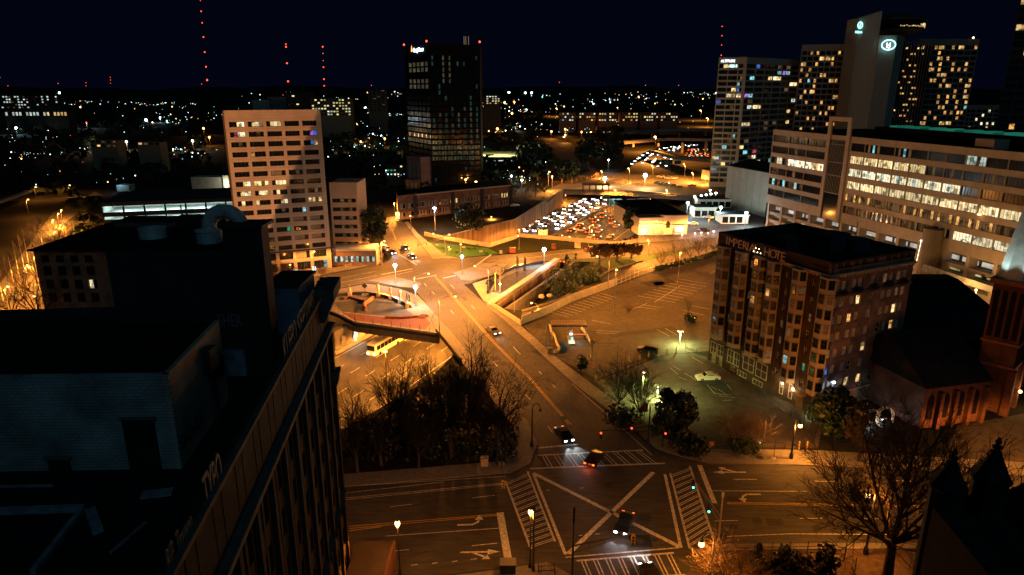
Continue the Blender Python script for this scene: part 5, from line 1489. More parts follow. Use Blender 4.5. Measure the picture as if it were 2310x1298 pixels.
for k in(0.0,.37,.68,1.0):
 p=off(ra,eB,lB*k,-.25);b_=MB();b_.box(-.9,0,0,.9,.5,zq+.6);b_.obj('wall_pier',mat('pier_dark',(.03,.025,.025),.8,.2,var=.2),ml,(p[0],p[1],0),math.atan2(eB[1],eB[0]))
b_=MB();b_.box(0,-.3,zq-.55,lB,-.02,zq-.25);b_.obj('eaves_band',frame_pale,ml,(ra[0],ra[1],0),math.atan2(eB[1],eB[0]))
q=at(930,425,312);b_=MB();b_.box(-3,0,zq,3,5,zq+4.5);b_.obj('gable_tower',brk,ml,(q[0]-q0[0],q[1]-q0[1],0))
for i in range(3):b_=MB();b_.box(-2.4+i*1.8,-.15,zq+.6,-1.4+i*1.8,-.02,zq+3.2);b_.obj('gable_window',blind_mat,ml,(q[0]-q0[0],q[1]-q0[1],0))
w_=off((0,0),eA,lA*.15,-.06);b_=MB();b_.box(-.9,-1.0,.6,.9,-.9,3.6);b_.obj('lit_shop_window',room('room_shop',(1,.85,.35),2.2),ml,(w_[0]-1.5,w_[1],0))
# white garage building and bright dealer yard
a0=gp(1440,531);a1=gp(1548,528);zq=at(1445,487,a0[1])[2]
wb=thing('white_building','white-fronted low building with a pointed window and a long dark roof beside the freeway','building',(a0[0],a0[1],0))
e_,l_=unit(a0,a1)
white_wall=mat('white_wall',(.62,.56,.46),.85,.2,var=.1,scale=.5)
P=lambda x,d,z:(e_[0]*x-e_[1]*d,e_[1]*x+e_[0]*d,z)
def wbox(x0,x1,d0,d1,z0,z1,nm,m,par=wb):
 b=MB();b.hexa([P(x0,d0,z0),P(x1,d0,z0),P(x1,d1,z0),P(x0,d1,z0),P(x0,d0,z1),P(x1,d0,z1),P(x1,d1,z1),P(x0,d1,z1)]);return b.obj(nm,m,par)
wbox(0,l_*.5,0,36,0,zq-.9,'wall',white_wall);wbox(l_*.5+.01,l_*.68,-1.2,36,0,zq,'wall',white_wall);wbox(l_*.68+.01,l_,-.5,36,0,zq-.2,'wall',white_wall)
wbox(.1,l_-.1,.4,37,zq+.01,zq+.3,'roof',roof_dark)
wbox(0,l_*.5,-.06,-.01,zq*.55,zq*.6,'wall_band',dark_steel);wbox(l_*.5+.02,l_,-1.26,-1.21,zq*.52,zq*.57,'wall_band',dark_steel)
b_=MB();b_.prism([(-.8,0),(.8,0),(.8,2.0),(0,2.9),(-.8,2.0)],0,.1);o=b_.obj('pointed_window',black_metal,wb,P(l_*.58,-1.3,2.8));o.rotation_euler=(math.pi/2,0,math.atan2(e_[1],e_[0]))
b_=MB();b_.box(-1.6,-.3,0,1.6,-.15,1.6);b_.obj('lit_sign_box',emis('lit_sign_box',(.8,.95,1),2.2),wb,P(l_*.84,-1.0,1.4),math.atan2(e_[1],e_[0]))
r0=gp(1440,548);r1=gp(1520,542);b_=MB();b_.bar(r0,r1,.4,0,2.4)
tag(b_.obj('yard_wall',concrete),'amber-lit low concrete wall in front of the white-fronted building beside the cross road','wall')
for nm,lab,x0,y0,x1,y1,Y,hgt in(('showroom','low showroom with pale roof edge in the white-lit car yard',1568,455,1618,450,300,4.5),('showroom','low pale showroom wing with a curved front at the back of the white-lit car yard',1630,470,1690,480,285,4.0),('showroom','flat dark-roofed showroom behind the car yard beside the office building',1580,440,1730,452,325,4.2)):
 p0,p1=at(x0,y0,Y),at(x1,y1,Y)
 t=thing(nm,lab,'showroom',(p0[0],p0[1],0))
 W_=p1[0]-p0[0]
 b_=MB();b_.box(0,0,0,W_,9,hgt-.6);b_.obj('wall',white_wall,t)
 b_=MB();b_.box(-.3,-.4,hgt-.59,W_+.3,9.3,hgt);b_.obj('roof_edge',white_wall,t)
 b_=MB();b_.box(0,0,hgt+.002,W_,9,hgt+.1);b_.obj('roof',roof_dark,t)
 for i in range(int(W_/3)):b_=MB();b_.box(.4+i*3,-.06,.4,2.8+i*3,-.02,3);b_.obj('window',glass_dark,t)
q=gp(1582,404);q2=gp(1735,432);sh=thing('shop_row','row of low amber-lit shops with bright windows and a dark sign board','shops',(q[0],q[1],0))
e_,l_=unit(q,q2)
b_=MB();b_.box(0,0,0,l_,10,6);b_.obj('wall',mat('shop_wall',(.4,.32,.22),.85,.2,var=.12),sh,(0,0,0),math.atan2(e_[1],e_[0]))
b_=MB();b_.box(-.3,-.5,6.002,l_+.3,10.2,6.8);b_.obj('roof',roof_dark,sh,(0,0,0),math.atan2(e_[1],e_[0]))
for x,w in((l_*.22,7),(l_*.56,6.5)):
 b_=MB();b_.box(x,-.12,.8,x+w,-.05,4.6);b_.obj('shop_window',room('room_shop_white',(1,.93,.75),2.4,.8,.5),sh,(0,0,0),math.atan2(e_[1],e_[0]))
b_=MB();b_.box(l_*.42,-.7,3.2,l_*.55,-.5,6.6);o=b_.obj('sign_board',mat('sign_slate',(.02,.06,.09),.6,.3,var=.1),sh,(0,0,0),math.atan2(e_[1],e_[0]))
text('sign_letters','OC',2.0,mat('sign_grey',(.4,.5,.55),.6,.3,var=.1),sh,(e_[0]*l_*.445+e_[1]*.8,e_[1]*l_*.445-e_[0]*.8,4.0),math.pi/2,math.atan2(e_[1],e_[0]),.04)
# red sandstone church on the right
red_stone=bricks('red_stone',(.15,.07,.05),(.12,.056,.04),(.09,.05,.04),.7,.3,.02,(.8,.6),dirt=.4)
red_trim=mat('red_trim',(.28,.11,.065),.85,.2,var=.2,scale=1)
ca=gp(2262,936)
ch=thing('church','red stone church with a floodlit pale spire and tall arched openings','church',(ca[0],ca[1],0))
TW=5.2
tz1=at(2285,652,ca[1])[2]
ang=math.radians(42)
ec=(math.cos(ang),math.sin(ang));nc=(-ec[1],ec[0])
Q=lambda x,d,z:(ec[0]*x+nc[0]*d,ec[1]*x+nc[1]*d,z)
def cbox(x0,x1,d0,d1,z0,z1,nm,m,par=None):
 b=MB();b.hexa([Q(x0,d0,z0),Q(x1,d0,z0),Q(x1,d1,z0),Q(x0,d1,z0),Q(x0,d0,z1),Q(x1,d0,z1),Q(x1,d1,z1),Q(x0,d1,z1)]);return b.obj(nm,m,par or ch)
cbox(0,TW,0,TW,0,tz1,'tower_wall',red_stone)
cbox(-.35,TW+.35,-.35,TW+.35,8.4,8.9,'string_course',red_trim);cbox(-.3,TW+.3,-.3,TW+.3,12.6,13,'string_course',red_trim)
cbox(-.5,TW+.5,-.5,TW+.5,tz1+.002,tz1+.8,'tower_cornice',red_trim)
def arch(par,w,h,m,nm,x,d,z,side):
 b=MB();pts=[(-w/2,0),(w/2,0),(w/2,h-w/2)]+[(w/2*math.cos(t),h-w/2+w/2*math.sin(t))for t in[math.pi*i/8 for i in range(1,8)]]+[(-w/2,h-w/2)]
 b.prism(pts,0,.12);o=b.obj(nm,m,par,Q(x,d,z));o.rotation_euler=(math.pi/2,0,ang if side==0 else ang-math.pi/2);return o
dk_=mat('belfry_dark',(.012,.008,.008),.9,.1,var=.2)
for i in range(4):
 arch(ch,.75,tz1-14.6,dk_,'arched_opening',.8+i*1.2,-.02,13.6,0);arch(ch,.75,tz1-14.6,dk_,'arched_opening',-.02,.8+i*1.2,13.6,1)
 arch(ch,.55,2.9,dk_,'arched_window',.8+i*1.2,-.02,9.3,0)
arch(ch,1.7,5.4,mat('door_red',(.09,.03,.02),.7,.2,var=.2),'arched_door',2.6,-.03,.6,0)
for x in(0,TW):cbox(x-.7,x+.5,-.7,.5,0,8.3,'corner_buttress',red_stone)
sp_m=mat('spire_copper',(.42,.5,.47),.6,.3,var=.25,scale=.6)
b_=MB();b_.lathe([(2.9,.8),(2.8,1.4),(2.4,4.0),(1.3,12),(.05,21)],8);b_.obj('spire',sp_m,ch,Q(TW/2,TW/2,tz1),ang+math.pi/8)
for x,d in((-1.5,-1.5),(TW+1.5,-1.5),(-1.5,TW+1)):
 q=Q(x,d,tz1+1);add_light('SPOT',(ca[0]+q[0],ca[1]+q[1],q[2]),1500,(.85,1,.95),None,.2,70,(ca[0]+Q(TW/2,TW/2,0)[0],ca[1]+Q(TW/2,TW/2,0)[1],tz1+9))
n0=gp(2072,968);n1=gp(2205,950)
en_,Ln=unit(n0,n1);an_=math.atan2(en_[1],en_[0]);nx_,ny_=n0[0]-ca[0],n0[1]-ca[1]
NQ=lambda x,d:(nx_+en_[0]*x-en_[1]*d,ny_+en_[1]*x+en_[0]*d,0)
def nbox(x0,x1,d0,d1,z0,z1,nm,m):
 b=MB();b.box(x0,d0,z0,x1,d1,z1);return b.obj(nm,m,ch,(nx_,ny_,0),an_)
nbox(0,Ln+1,0,18,0,7.6,'nave_wall',red_stone)
b_=MB();b_.hexa([(-.6,-.6,7.61),(Ln+1,-.6,7.61),(Ln+1,18.5,7.61),(-.6,18.5,7.61),(-.6,8,14),(Ln+1,8,14),(Ln+1,10,14),(-.6,10,14)]);b_.obj('nave_roof',roof_dark,ch,(nx_,ny_,0),an_)
for i in range(4):
 x=1.5+i*Ln/4;b=MB();b.prism([(-.6,0),(.6,0),(.6,3.6),(.3,4.3),(0,4.6),(-.3,4.3),(-.6,3.6)],0,.12);o=b.obj('arched_window',dk_,ch,NQ(x,-.03));o.location.z=1.6;o.rotation_euler=(math.pi/2,0,an_)
 nbox(x+1.2,x+1.9,-.8,-.01,0,6.6,'buttress',red_stone)
cbox(TW+.6,TW+14,1,12,0,7,'porch_wall',red_stone)
b_=MB();b_.hexa([Q(TW+.6,.6,7.01),Q(TW+14,.6,7.01),Q(TW+14,12.4,7.01),Q(TW+.6,12.4,7.01),Q(TW+.6,6,11),Q(TW+14,6,11),Q(TW+14,7,11),Q(TW+.6,7,11)]);b_.obj('porch_roof',roof_dark,ch)
arch(ch,2.4,5,dk_,'arched_opening',TW+4,.97,.4,0)
b_=MB();b_.ball((0,0,0),.3);b_.obj('wall_lamp',bulb_amber,ch,Q(4.4,-1.0,3.4))
q=Q(4.2,-2.2,3.4);add_light('POINT',(ca[0]+q[0],ca[1]+q[1],3.6),700,(1,.5,.16),None,.25)
q=(n0[0]+6,n0[1]-6);add_light('POINT',(q[0],q[1],5.5),260,(1,.36,.1),None,.4)
b0=gp(2050,880);hr=thing('church_hall','dark hipped hall roof between the brick hotel and the church tower','building',(b0[0]+1,b0[1]+12,0))
b_=MB();b_.box(0,0,0,26,26,8);b_.obj('wall',red_stone,hr)
b_=MB();b_.hexa([(-.6,-.6,8.002),(26.6,-.6,8.002),(26.6,26.6,8.002),(-.6,26.6,8.002),(6,11,15.5),(20,11,15.5),(20,15,15.5),(6,15,15.5)]);b_.obj('roof',roof_dark,hr)
# near dark stone church gable with two pinnacles
stone_d=bricks('dark_stone',(.028,.026,.025),(.022,.021,.02),(.015,.015,.015),.6,.28,.02,(.9,.3),dirt=.4)
def pinnacle(px,py,Y,base_z,r,lab):
 p=at(px,py,Y)
 t=thing('pinnacle',lab,'pinnacle',(p[0],p[1],0))
 H_=p[2]
 b=MB();b.lathe([(r,0),(r*1.0,base_z-.4),(r*1.12,base_z-.2),(r*1.12,base_z)],8);b.obj('shaft',stone_d,t)
 b=MB();b.lathe([(r*1.15,base_z+.01),(r*1.05,base_z+.1),(r*.1,H_-.8)],8);b.obj('spirelet',stone_d,t)
 for i in range(8):
  a=2*math.pi*i/8
  for k in range(3):
   f=(k+.6)/3.6;rr=r*(1.0-f*.85);c=MB();c.ball((0,0,0),.09,5);c.obj('crocket',stone_d,t,(rr*math.cos(a),rr*math.sin(a),base_z+(H_-.8-base_z)*f))
 b=MB()
 b.tube([(0,0,H_-1.4),(0,0,H_)],.07,5)
 for z,n,d in((H_-1.1,6,.28),(H_-.65,6,.22),(H_-.25,4,.12)):
  for i in range(n):b.ball((d*math.cos(6.283*i/n),d*math.sin(6.283*i/n),z),.13,5)
 b.ball((0,0,H_),.12,5);b.obj('finial',stone_d,t)
 return p
pa=pinnacle(2155,1015,44,at(2150,1092,44)[2],1.15,'dark blunt stone pinnacle in front of the big bare tree')
pb2=pinnacle(2255,990,43,at(2262,1074,43)[2],1.15,'dark stone pinnacle with a knobbly finial at the right edge')
gb_=thing('stone_gable','near dark stone church wall and roof filling the lower right corner','church',(pa[0],pa[1],0))
zg=at(2205,1110,44)[2]
b_=MB();b_.hexa([(-1.0,.4,0),(3.6,-.2,0),(3.0,-22,0),(-1.6,-22,0),(-1.0,.4,zg-1),(3.6,-.2,zg-1),(3.0,-22,zg-3),(-1.6,-22,zg-3)]);b_.obj('wall',stone_d,gb_)
for i in range(3):b_=MB();b_.box(.9+i*.9,-.3,zg-.99,1.4+i*.9,.3,zg-.1);b_.obj('battlement',stone_d,gb_)
for k in range(3):b_=MB();b_.box(-1.9,-4-k*6,0,-1.2,-3-k*6,zg-5);b_.obj('buttress',stone_d,gb_)
zr_=at(2310,1050,43)[2]
b_=MB();b_.hexa([(3.61,.6,0),(16,2,0),(16,-22,0),(3.01,-22,0),(3.61,.6,zg-1.2),(16,2,zr_+2.6),(16,-22,zr_+2.6),(3.01,-22,zg-1.2)]);b_.obj('roof',mat('slate_roof',(.008,.009,.011),.9,.15,var=.3,scale=1),gb_)
# street lamps
def base_and_head(hx,hy,bx,by,z0=0.0):
 b=gp(bx,by,z0);h=at(hx,hy,b[1]);return b,h
def cobra(label,head,base,lit=True,power=0,z0=0.0,double=False,group=None,col=SODIUM,thick=1.0,spot=165):
 b,h=base_and_head(*head,*base,z0)
 t=thing('street_lamp',label,'street lamp',b,0,group)
 H_=h[2]-b[2];dx=h[0]-b[0]
 m=MB();m.tube([(0,0,0),(0,0,1),(0,0,max(2,H_-.9))],[.16*thick,.12*thick,.08*thick],7);m.obj('pole',grey_metal,t)
 arms=[dx]+([-dx*.6]if double else[])
 for a in arms:
  m=MB();m.tube([(0,0,H_-1.0),(a*.45,0,H_-.25),(a*.92,0,H_+.12)],.05*thick,5);m.obj('arm',grey_metal,t)
  s=1 if a>=0 else-1
  m=MB();m.hexa([(a*.9-.1*s,-.16,H_+.02),(a+.42*s,-.2,H_+.02),(a+.42*s,.2,H_+.02),(a*.9-.1*s,.16,H_+.02),(a*.9-.1*s,-.1,H_+.2),(a+.3*s,-.14,H_+.26),(a+.3*s,.14,H_+.26),(a*.9-.1*s,.1,H_+.2)]);hd=m.obj('lamp_head',grey_metal,t)
  if lit and a==dx:
   m=MB();m.ball((a+.1*s,-.02,H_-.08),.3*thick,8,0,.7);m.obj('bulb',bulb_amber if col!=METAL_HALIDE else bulb_white,hd)
  elif not lit or a!=dx:
   m=MB();m.ball((a+.1*s,0,H_-.03),.16,6,0,.5);m.obj('lens',frame_pale,hd)
 if power:
  batwing(add_light('POINT',(dx,0,H_-.3-.3*thick),power,col,t,.3))
 return t
def globe(label,head,base,power,bulbm=bulb_white,col=METAL_HALIDE,r=.5,group=None,z0=0.0,banner=True):
 b,h=base_and_head(*head,*base,z0)
 t=thing('plaza_lamp',label,'street lamp',b,0,group)
 H_=h[2]-b[2]
 m=MB();m.lathe([(.3,0),(.28,.5),(.13,.7),(.09,H_-r)],8);m.obj('pole',grey_metal,t)
 m=MB();m.ball((0,0,H_),r,10);m.obj('globe',bulbm,t)
 m=MB();m.lathe([(r*.5,H_+r),(.05,H_+r+.35)],8);m.obj('cap',grey_metal,t)
 if power:add_light('POINT',(0,-r-.2,H_-r*.6),power,col,t,.4)
 return t
globe('blazing white plaza lamp west of the amber crossing, beside the headlights',(890,599),(893,640),4200,r=.55)
globe('blazing white plaza lamp at the tip of the crescent plaza, by the dark bronze',(937,648),(939,692),3600,r=.55)
globe('white plaza lamp in front of the flower lawn',(1043,579),(1043,620),3000,r=.5)
globe('blazing white plaza lamp beyond the curved black bench, by the thin bare sapling',(1226,563),(1227,606),4200,r=.65)
globe('large white lamp on the far plaza left of the rust pergola end',(1363,403),(1364,420),36000,bulb_white,(1,.6,.22),1.1)
globe('large white lamp high on the far plaza between the parked cars and the road',(1453,396),(1454,424),50000,bulb_white,(1,.6,.22),1.2)
globe('small bright lamp low on the pale kerb of the curved plaza',(1127,641),(1128,660),900,bulb_warm,(1,.8,.5),.32)
cobra('amber cobra-head lamp on a curved arm over the middle of the crossing',(966,617),(936,687),True,17000)
cobra('amber cobra-head lamp leaning over the avenue beside the bridge edge',(1026,668),(992,764),True,13000)
cobra('double-armed amber lamp at the edge of the curved plaza',(1072,600),(1102,655),True,14000,double=True)
for lab,hd,bs,pw in(('amber lamp on the pole at the left kerb of the avenue by the dark trees',(867,544),(861,600),12000),('amber lamp beside the brick school corner at the top of the avenue',(926,487),(928,530),26000),('amber lamp on the school wall front, upper of the two by the brick corner',(889,458),(890,486),14000),('amber lamp left of the twin lamps behind the retaining wall',(978,527),(979,552),4000),('right one of the twin amber lamps at the lawn mast',(1013,529),(1004,578),9000),('amber lamp low over the flower lawn',(1013,557),(1014,572),500),('small amber lamp at the far edge of the flower lawn',(1039,551),(1039,570),400),('amber lamp on a slim mast at the dark grass triangle',(1171,518),(1171,564),15000),('amber lamp on the mast right of the yellow sign box',(1337,507),(1328,556),15000),('amber lamp above the pale yard wall',(1481,499),(1473,540),6000),('amber lamp by the cross road under the yard wall',(1462,542),(1462,577),20000),('amber lamp with a long leaning arm over the on-ramp',(1348,578),(1372,655),7000),('small amber lamp on a leaning arm beside the boulder bed',(1200,683),(1214,712),2200),('tall orange lamp at the edge of the parking lot, beside the on-ramp fence',(1390,608),(1385,706),9000),('tall orange lamp in the parking lot among the row of bare trees',(1535,570),(1528,657),12000),('amber lamp at the foot of the beige slab, on a tall straight pole',(708,567),(711,621),3500),('amber lamp among twiggy shrubs in front of the beige slab',(655,597),(658,629),1500),('amber street lamp above the car yard entrance',(1608,490),(1596,535),12000),('amber lamp at the upper road left of the far bridge, lower of a pair',(1246,398),(1246,425),9000),('amber lamp at the upper road left of the far bridge, upper of a pair',(1239,388),(1237,420),9000),('amber lamp under the rust pergola',(1357,386),(1358,400),6000),('amber lamp at the near end of the far bridge, by the pergola',(1388,429),(1389,437),7000),('amber lamp on the far bridge deck, by the green exit signs',(1504,429),(1505,440),9000),('amber lamp standing over the far plaza road, left of the green signs',(1418,380),(1419,405),10000),('amber lamp standing over the far plaza road, by the parked cars',(1471,374),(1472,402),9000),('amber lamp at the tall dark mast by the shops',(1543,370),(1544,400),10000),('amber lamp at the roof corner of the shops',(1562,390),(1563,408),10000),('orange lamp over the shop row window',(1592,401),(1592,414),7000),('big orange lamp in front of the middle overpass',(1478,309),(1478,338),60000),('big orange lamp above the bushy tree glow on the horizon road',(1386,277),(1386,300),50000),('big orange lamp on the horizon road left of the apartment rows',(1255,245),(1256,262),30000),('big orange lamp on the horizon road over the long apartment rows',(1393,243),(1393,262),30000),('orange lamp beside the pale gridded tower, upper',(1580,249),(1581,270),30000),('orange lamp beside the pale gridded tower, lower',(1595,267),(1596,285),30000)):
 cobra(lab,hd,bs,True,pw,thick=1.0 if bs[1]>470 else(1.6 if bs[1]>350 else 4.0))
for lab,hd,bs in(('freeway lamp on the retaining wall, nearest to the lawn',(1109,489),(1110,530)),('freeway lamp on the retaining wall, second from the lawn',(1179,473),(1180,505)),('freeway lamp on the retaining wall, third from the lawn',(1231,450),(1232,470)),('freeway lamp at the far end of the retaining wall',(1276,440),(1277,455)),('freeway lamp at the left carriageway edge, over the first headlights',(1181,516),(1183,550)),('freeway lamp beside the yellow sign box',(1214,534),(1215,556)),('freeway lamp in the middle of the headlight queue',(1301,481),(1302,505)),('freeway lamp among the headlights near the green sign',(1351,453),(1352,470)),('freeway lamp over the red tail lights',(1391,489),(1390,520)),('freeway lamp right of the median over the tail lights',(1335,523),(1336,548))):
 cobra(lab,hd,bs,True,3800,FZ)
for i,(s,t_,pw)in enumerate(((-10,-8,8000),(-20,12,5000),(-6,8,5000),(-38,0,7000),(-14,-45,9000))):
 p=fw(s,t_,-2.6 if t_>5 else-1.3)
 b=MB();b.box(-.4,-.2,0,.4,.2,.25);o=tag(b.obj('deck_lamp',bulb_amber,None,p),['amber lamp fixed under the plaza bridge over the right lanes','amber lamp under the plaza bridge, over the middle lanes','amber lamp under the plaza bridge by the abutment','amber lamp over the left lanes beside the pier','amber lamp over the lower freeway behind the bare trees'][i],'lamp')
 if t_<=5:
  m=MB();m.tube([(0,0,FZ-p[2]),(0,0,-.01)],.1,5);m.obj('pole',grey_metal,o)
 batwing(add_light('POINT',(0,0,-.5),pw,SODIUM,o,.3))
cobra('unlit street lamp with a long arm beside the parking entrance and the avenue',(1201,705),(1232,789),False)
cobra('unlit lamp arm beyond the bare tree at the bridge',(1107,750),(1086,812),False)
def acorn(label,head,base,power,r=.42):
 b,h=base_and_head(*head,*base)
 t=thing('acorn_lamp',label,'street lamp',b);H_=h[2]
 m=MB();m.lathe([(.26,0),(.26,.35),(.14,.6),(.1,.9),(.075,H_-.7),(.16,H_-.55),(.16,H_-.4)],10);m.obj('pole',black_metal,t)
 m=MB();m.lathe([(.14,H_-.39),(.28,H_-.1),(.3,H_+.1),(.2,H_+.4)],10);m.obj('acorn_globe',bulb_amber,t)
 m=MB();m.lathe([(.22,H_+.41),(.1,H_+.55),(.02,H_+.8)],8);m.obj('finial',black_metal,t)
 if power:batwing(add_light('POINT',(.0,-.5,H_-.1),power*.4,SODIUM,t,.3))
acorn('black acorn-globe lamp glowing by the street beside the turn arrow lanes',(900,1182),(903,1300),3600)
acorn('black acorn-globe lamp glowing next to the dark signal pole at the near crossing',(1195,1156),(1196,1282),4600)
def hooked(label,head,base,lit,power):
 b,h=base_and_head(*head,*base)
 t=thing('hooked_lamp',label,'street lamp',b);H_=h[2]+.9;dx=h[0]-b[0]
 m=MB();m.lathe([(.32,0),(.3,.8),(.14,1.2),(.09,H_-1.1)],8);m.obj('pole',black_metal,t)
 m=MB();m.tube([(0,0,H_-1.2)]+[(dx/2-dx/2*math.cos(a),0,H_-1.0+.9*math.sin(a))for a in[math.pi*i/8 for i in range(8)]]+[(dx,0,H_-1.0)],.06,6);m.obj('arm',black_metal,t)
 m=MB();m.lathe([(.05,0),(.22,-.2),(.3,-.42)],8);m.obj('shade',black_metal,t,(dx,0,H_-.95))
 m=MB();m.ball((dx,-.05,H_-1.45),.34 if lit else.14,8);m.obj('bulb',bulb_amber if lit else frame_pale,t)
 if power:add_light('POINT',(dx,-.1,H_-1.95),power*.75,SODIUM,t,.3)
hooked('unlit hooked black lamp at the park corner above the waiting car',(1219,921),(1200,1008),False,0)
hooked('lit hooked black lamp beside the hotel gate, over the church-side pavement',(1806,953),(1784,1036),True,9000)
hooked('lit hooked lamp seen through the big bare tree',(1958,1109),(1952,1250),True,9000)
hooked('lit lamp wrapped in the twiggy tree at the near corner',(1583,1218),(1600,1330),True,5500)
cobra('amber street lamp at the church court, cut off by the right edge',(2350,985),(2345,1075),True,3500)  # added out of view to throw light on the hotel end wall
for i,(hd,bs,lab)in enumerate((((17,646),(18,692),'first from the picture edge'),((62,598),(64,640),'second along the flags'),((80,576),(84,620),'third along the flags'),((97,556),(100,598),'fourth along the flags'),((124,523),(126,560),'fifth along the flags'),((136,508),(139,545),'sixth along the flags'),((119,496),(121,518),'small one behind the sixth'),((131,482),(133,505),'small far one before the dark slope'),((138,474),(140,496),'farthest small one'),((63,450),(64,480),'lone one by the bent footbridge'),((78,668),(94,706),'one at the corner of the tan block'),((157,418),(158,440),'lone one far up the hill street'),((80,422),(81,445),'lone one left up the hill street'))):
 cobra('orange street lamp on the left street, '+lab,hd,bs,True,[8000,8000,8000,8000,9000,9000,5000,5000,5000,1500,6000,1500,1200][i],thick=1.2)
def mast(label,head,base,power,bulbm=bulb_white,col=METAL_HALIDE,r=.8):
 b,h=base_and_head(*head,*base)
 t=thing('yard_lamp',label,'flood lamp',b);H_=h[2]
 m=MB();m.tube([(0,0,0),(0,0,H_-.4)],[.16,.1],6);m.obj('pole',grey_metal,t)
 m=MB();m.box(-.7,-.3,H_-.38,.7,.3,H_-.1);m.obj('lamp_head',grey_metal,t)
 m=MB();m.ball((0,-.35,H_-.35),r,8,0,.7);m.obj('bulb',bulbm,t)
 if power:add_light(*(('SPOT',(0,-.5,H_-1.1),power,col,t,.3,160,(3,2,-6))if 'greenish' in label else('POINT',(0,-.5,H_-1.1),power,col,t,.5)))
for lab,hd,bs,pw in(('blinding white flood lamp on the dark roof edge of the white building, upper',(1549,456),(1549,490),9000),('white flood lamp on the car yard corner, just below the blinding one',(1558,470),(1558,505),7000),('white flood lamp over the middle of the car yard',(1622,466),(1623,500),7000),('white flood lamp by the hotel roof corner over the car yard',(1679,478),(1680,512),8000),('white wall lamp on the front of the white building',(1453,518),(1452,536),1200),('white bluish street lamp blazing in front of the brick school',(981,468),(982,520),5000)):
 mast(lab,hd,bs,pw,r=.7)
for i,(x,y)in enumerate(((1580,440),(1591,438),(1602,436),(1613,434),(1600,428),(1565,442))):
 mast(['leftmost small roof lamp of the white row above the showroom','second small roof lamp of the white row','third small roof lamp of the white row','rightmost small roof lamp of the white row','upper small roof lamp above the white row','tilted small white lamp left of the roof row'][i],(x,y),(x,y+22),500,r=.55)
for i,(x,y)in enumerate(((1538,527),(1567,525),(1581,523),(1609,520),(1596,524))):
 mast('small white bollard lamp along the car yard edge',(x,y),(x,y+8),150,r=.28)
 bpy.data.objects[('yard_lamp.%03d'%(len([o for o in COL.objects if o.name.startswith('yard_lamp')])-1))]['group']='bollard lamps along the car yard edge'
for lab,hd,bs in(('warm white lamp in the parking bushes behind the school',(1153,396),(1154,415)),('warm white lamp right of the school roof',(1176,405),(1177,425)),('amber lamp on a stub pole over the school roof, left',(1055,404),(1051,425)),('amber lamp over the school roof, right',(1074,409),(1074,428)),('cluster lamp of cold white light beyond the dark woods',(1229,363),(1230,385)),('white lamp at the winding road by the dark tree',(1371,360),(1372,385)),('green-white lamp by the dark glass tower yard',(836,243),(837,262))):
 mast(lab,hd,bs,2500 if 'amber' not in lab else 4000,bulb_white if 'amber' not in lab else bulb_amber,METAL_HALIDE if 'amber' not in lab else SODIUM,.7)
mast('greenish flood lamp lighting the hotel car park from the fence tree',(1446,835),(1448,905),9000,bulb_warm,(.8,1.0,.25),.2)
mast('second greenish lamp on the fence by the hotel car park',(1484,868),(1482,900),9000,bulb_warm,(.82,1.0,.28),.15)
mast('pale lamp mast with folded arms in the parking lot corner',(1535,745),(1533,778),6500,bulb_warm,(.8,1,.3),.15)
mast('glaring garden lamp in the shrub at the hotel corner',(1826,926),(1826,938),900,bulb_warm,(.8,1,.5),.35)
mast('violet-white flood lamp on the hotel corner balcony',(1878,857),(1869,930),120,bulb_white,(.4,.5,1),.3)
for i,(x,y)in enumerate(((1955,949),(1988,941))):
 mast('small white garden lamp under the bare trees by the hotel end wall, %s'%('left' if i==0 else 'right'),(x,y),(x,y+12),900,bulb_white,(.9,1,1),.2)
mast('white sign lamp at the near crossing below the hotel tree',(1712,992),(1712,1002),0,bulb_warm,AMBER,.1)
# traffic signals
sig_y=mat('signal_yellow',(.5,.3,.02),.6,.3,var=.1)
def head(par,loc,lit,housing=black_metal,rot=0.0,dark=False):
 b=MB();b.box(-.2,-.18,-.62,.2,.12,.62);o=b.obj('signal_head',housing,par,loc,rot)
 for i,m in enumerate((bulb_red,bulb_amber,bulb_teal)):
  b=MB();b.lathe([(.15,0),(.16,.1)],8);c=b.obj('signal_lens',m if i==lit else black_metal,o,(0,-.19,.4-.4*i));c.rotation_euler=(math.pi/2,0,0)
 return o
def signal(label,base,top,arm_to,heads,m=black_metal,housing=black_metal,brace=True,stub=0.0):
 b=gp(*base);h=at(*top,b[1])
 t=thing('traffic_signal',label,'traffic light',b);H_=h[2]
 mm=MB();mm.lathe([(.22,0),(.2,.7),(.13,.9),(.1,H_)],8);mm.obj('pole',m,t)
 if stub:
  mm=MB();mm.lathe([(.12,H_-stub),(.2,H_-stub+.1),(.2,H_-.05),(.1,H_)],8);mm.obj('camera_drum',m,t)
 for(ax,ay,az,Y)in arm_to:
  e=at(ax,ay,Y);s_=az
  v=(e[0]-b[0],e[1]-b[1],e[2])
  mm=MB();mm.tube([(0,0,s_),v],[.09,.05],6)
  if brace:
   mm.tube([(0,0,s_-.9),v],[.06,.04],5)
   for k in(.25,.5):mm.tube([(v[0]*k,v[1]*k,s_+(v[2]-s_)*k),(v[0]*k,v[1]*k,s_-.9+(v[2]-s_+.9)*k)],.03,4)
  mm.obj('mast_arm',m,t)
 for(hx,hy,Y,lit)in heads:
  e=at(hx,hy,Y);head(t,(e[0]-b[0],e[1]-b[1]-.12,e[2]),lit,housing)
 return t,b,H_
Yn=gp(1290,1310)[1]
t,b,H_=signal('near dark signal pole with a long braced arm reaching over the box junction',(1290,1325),(1296,1145),[(1430,1203,at(1295,1224,Yn-.5)[2],Yn+2)],[(1428,1216,Yn+2,9)],housing=sig_y,stub=2.0)
Yr=gp(1468,998)[1]
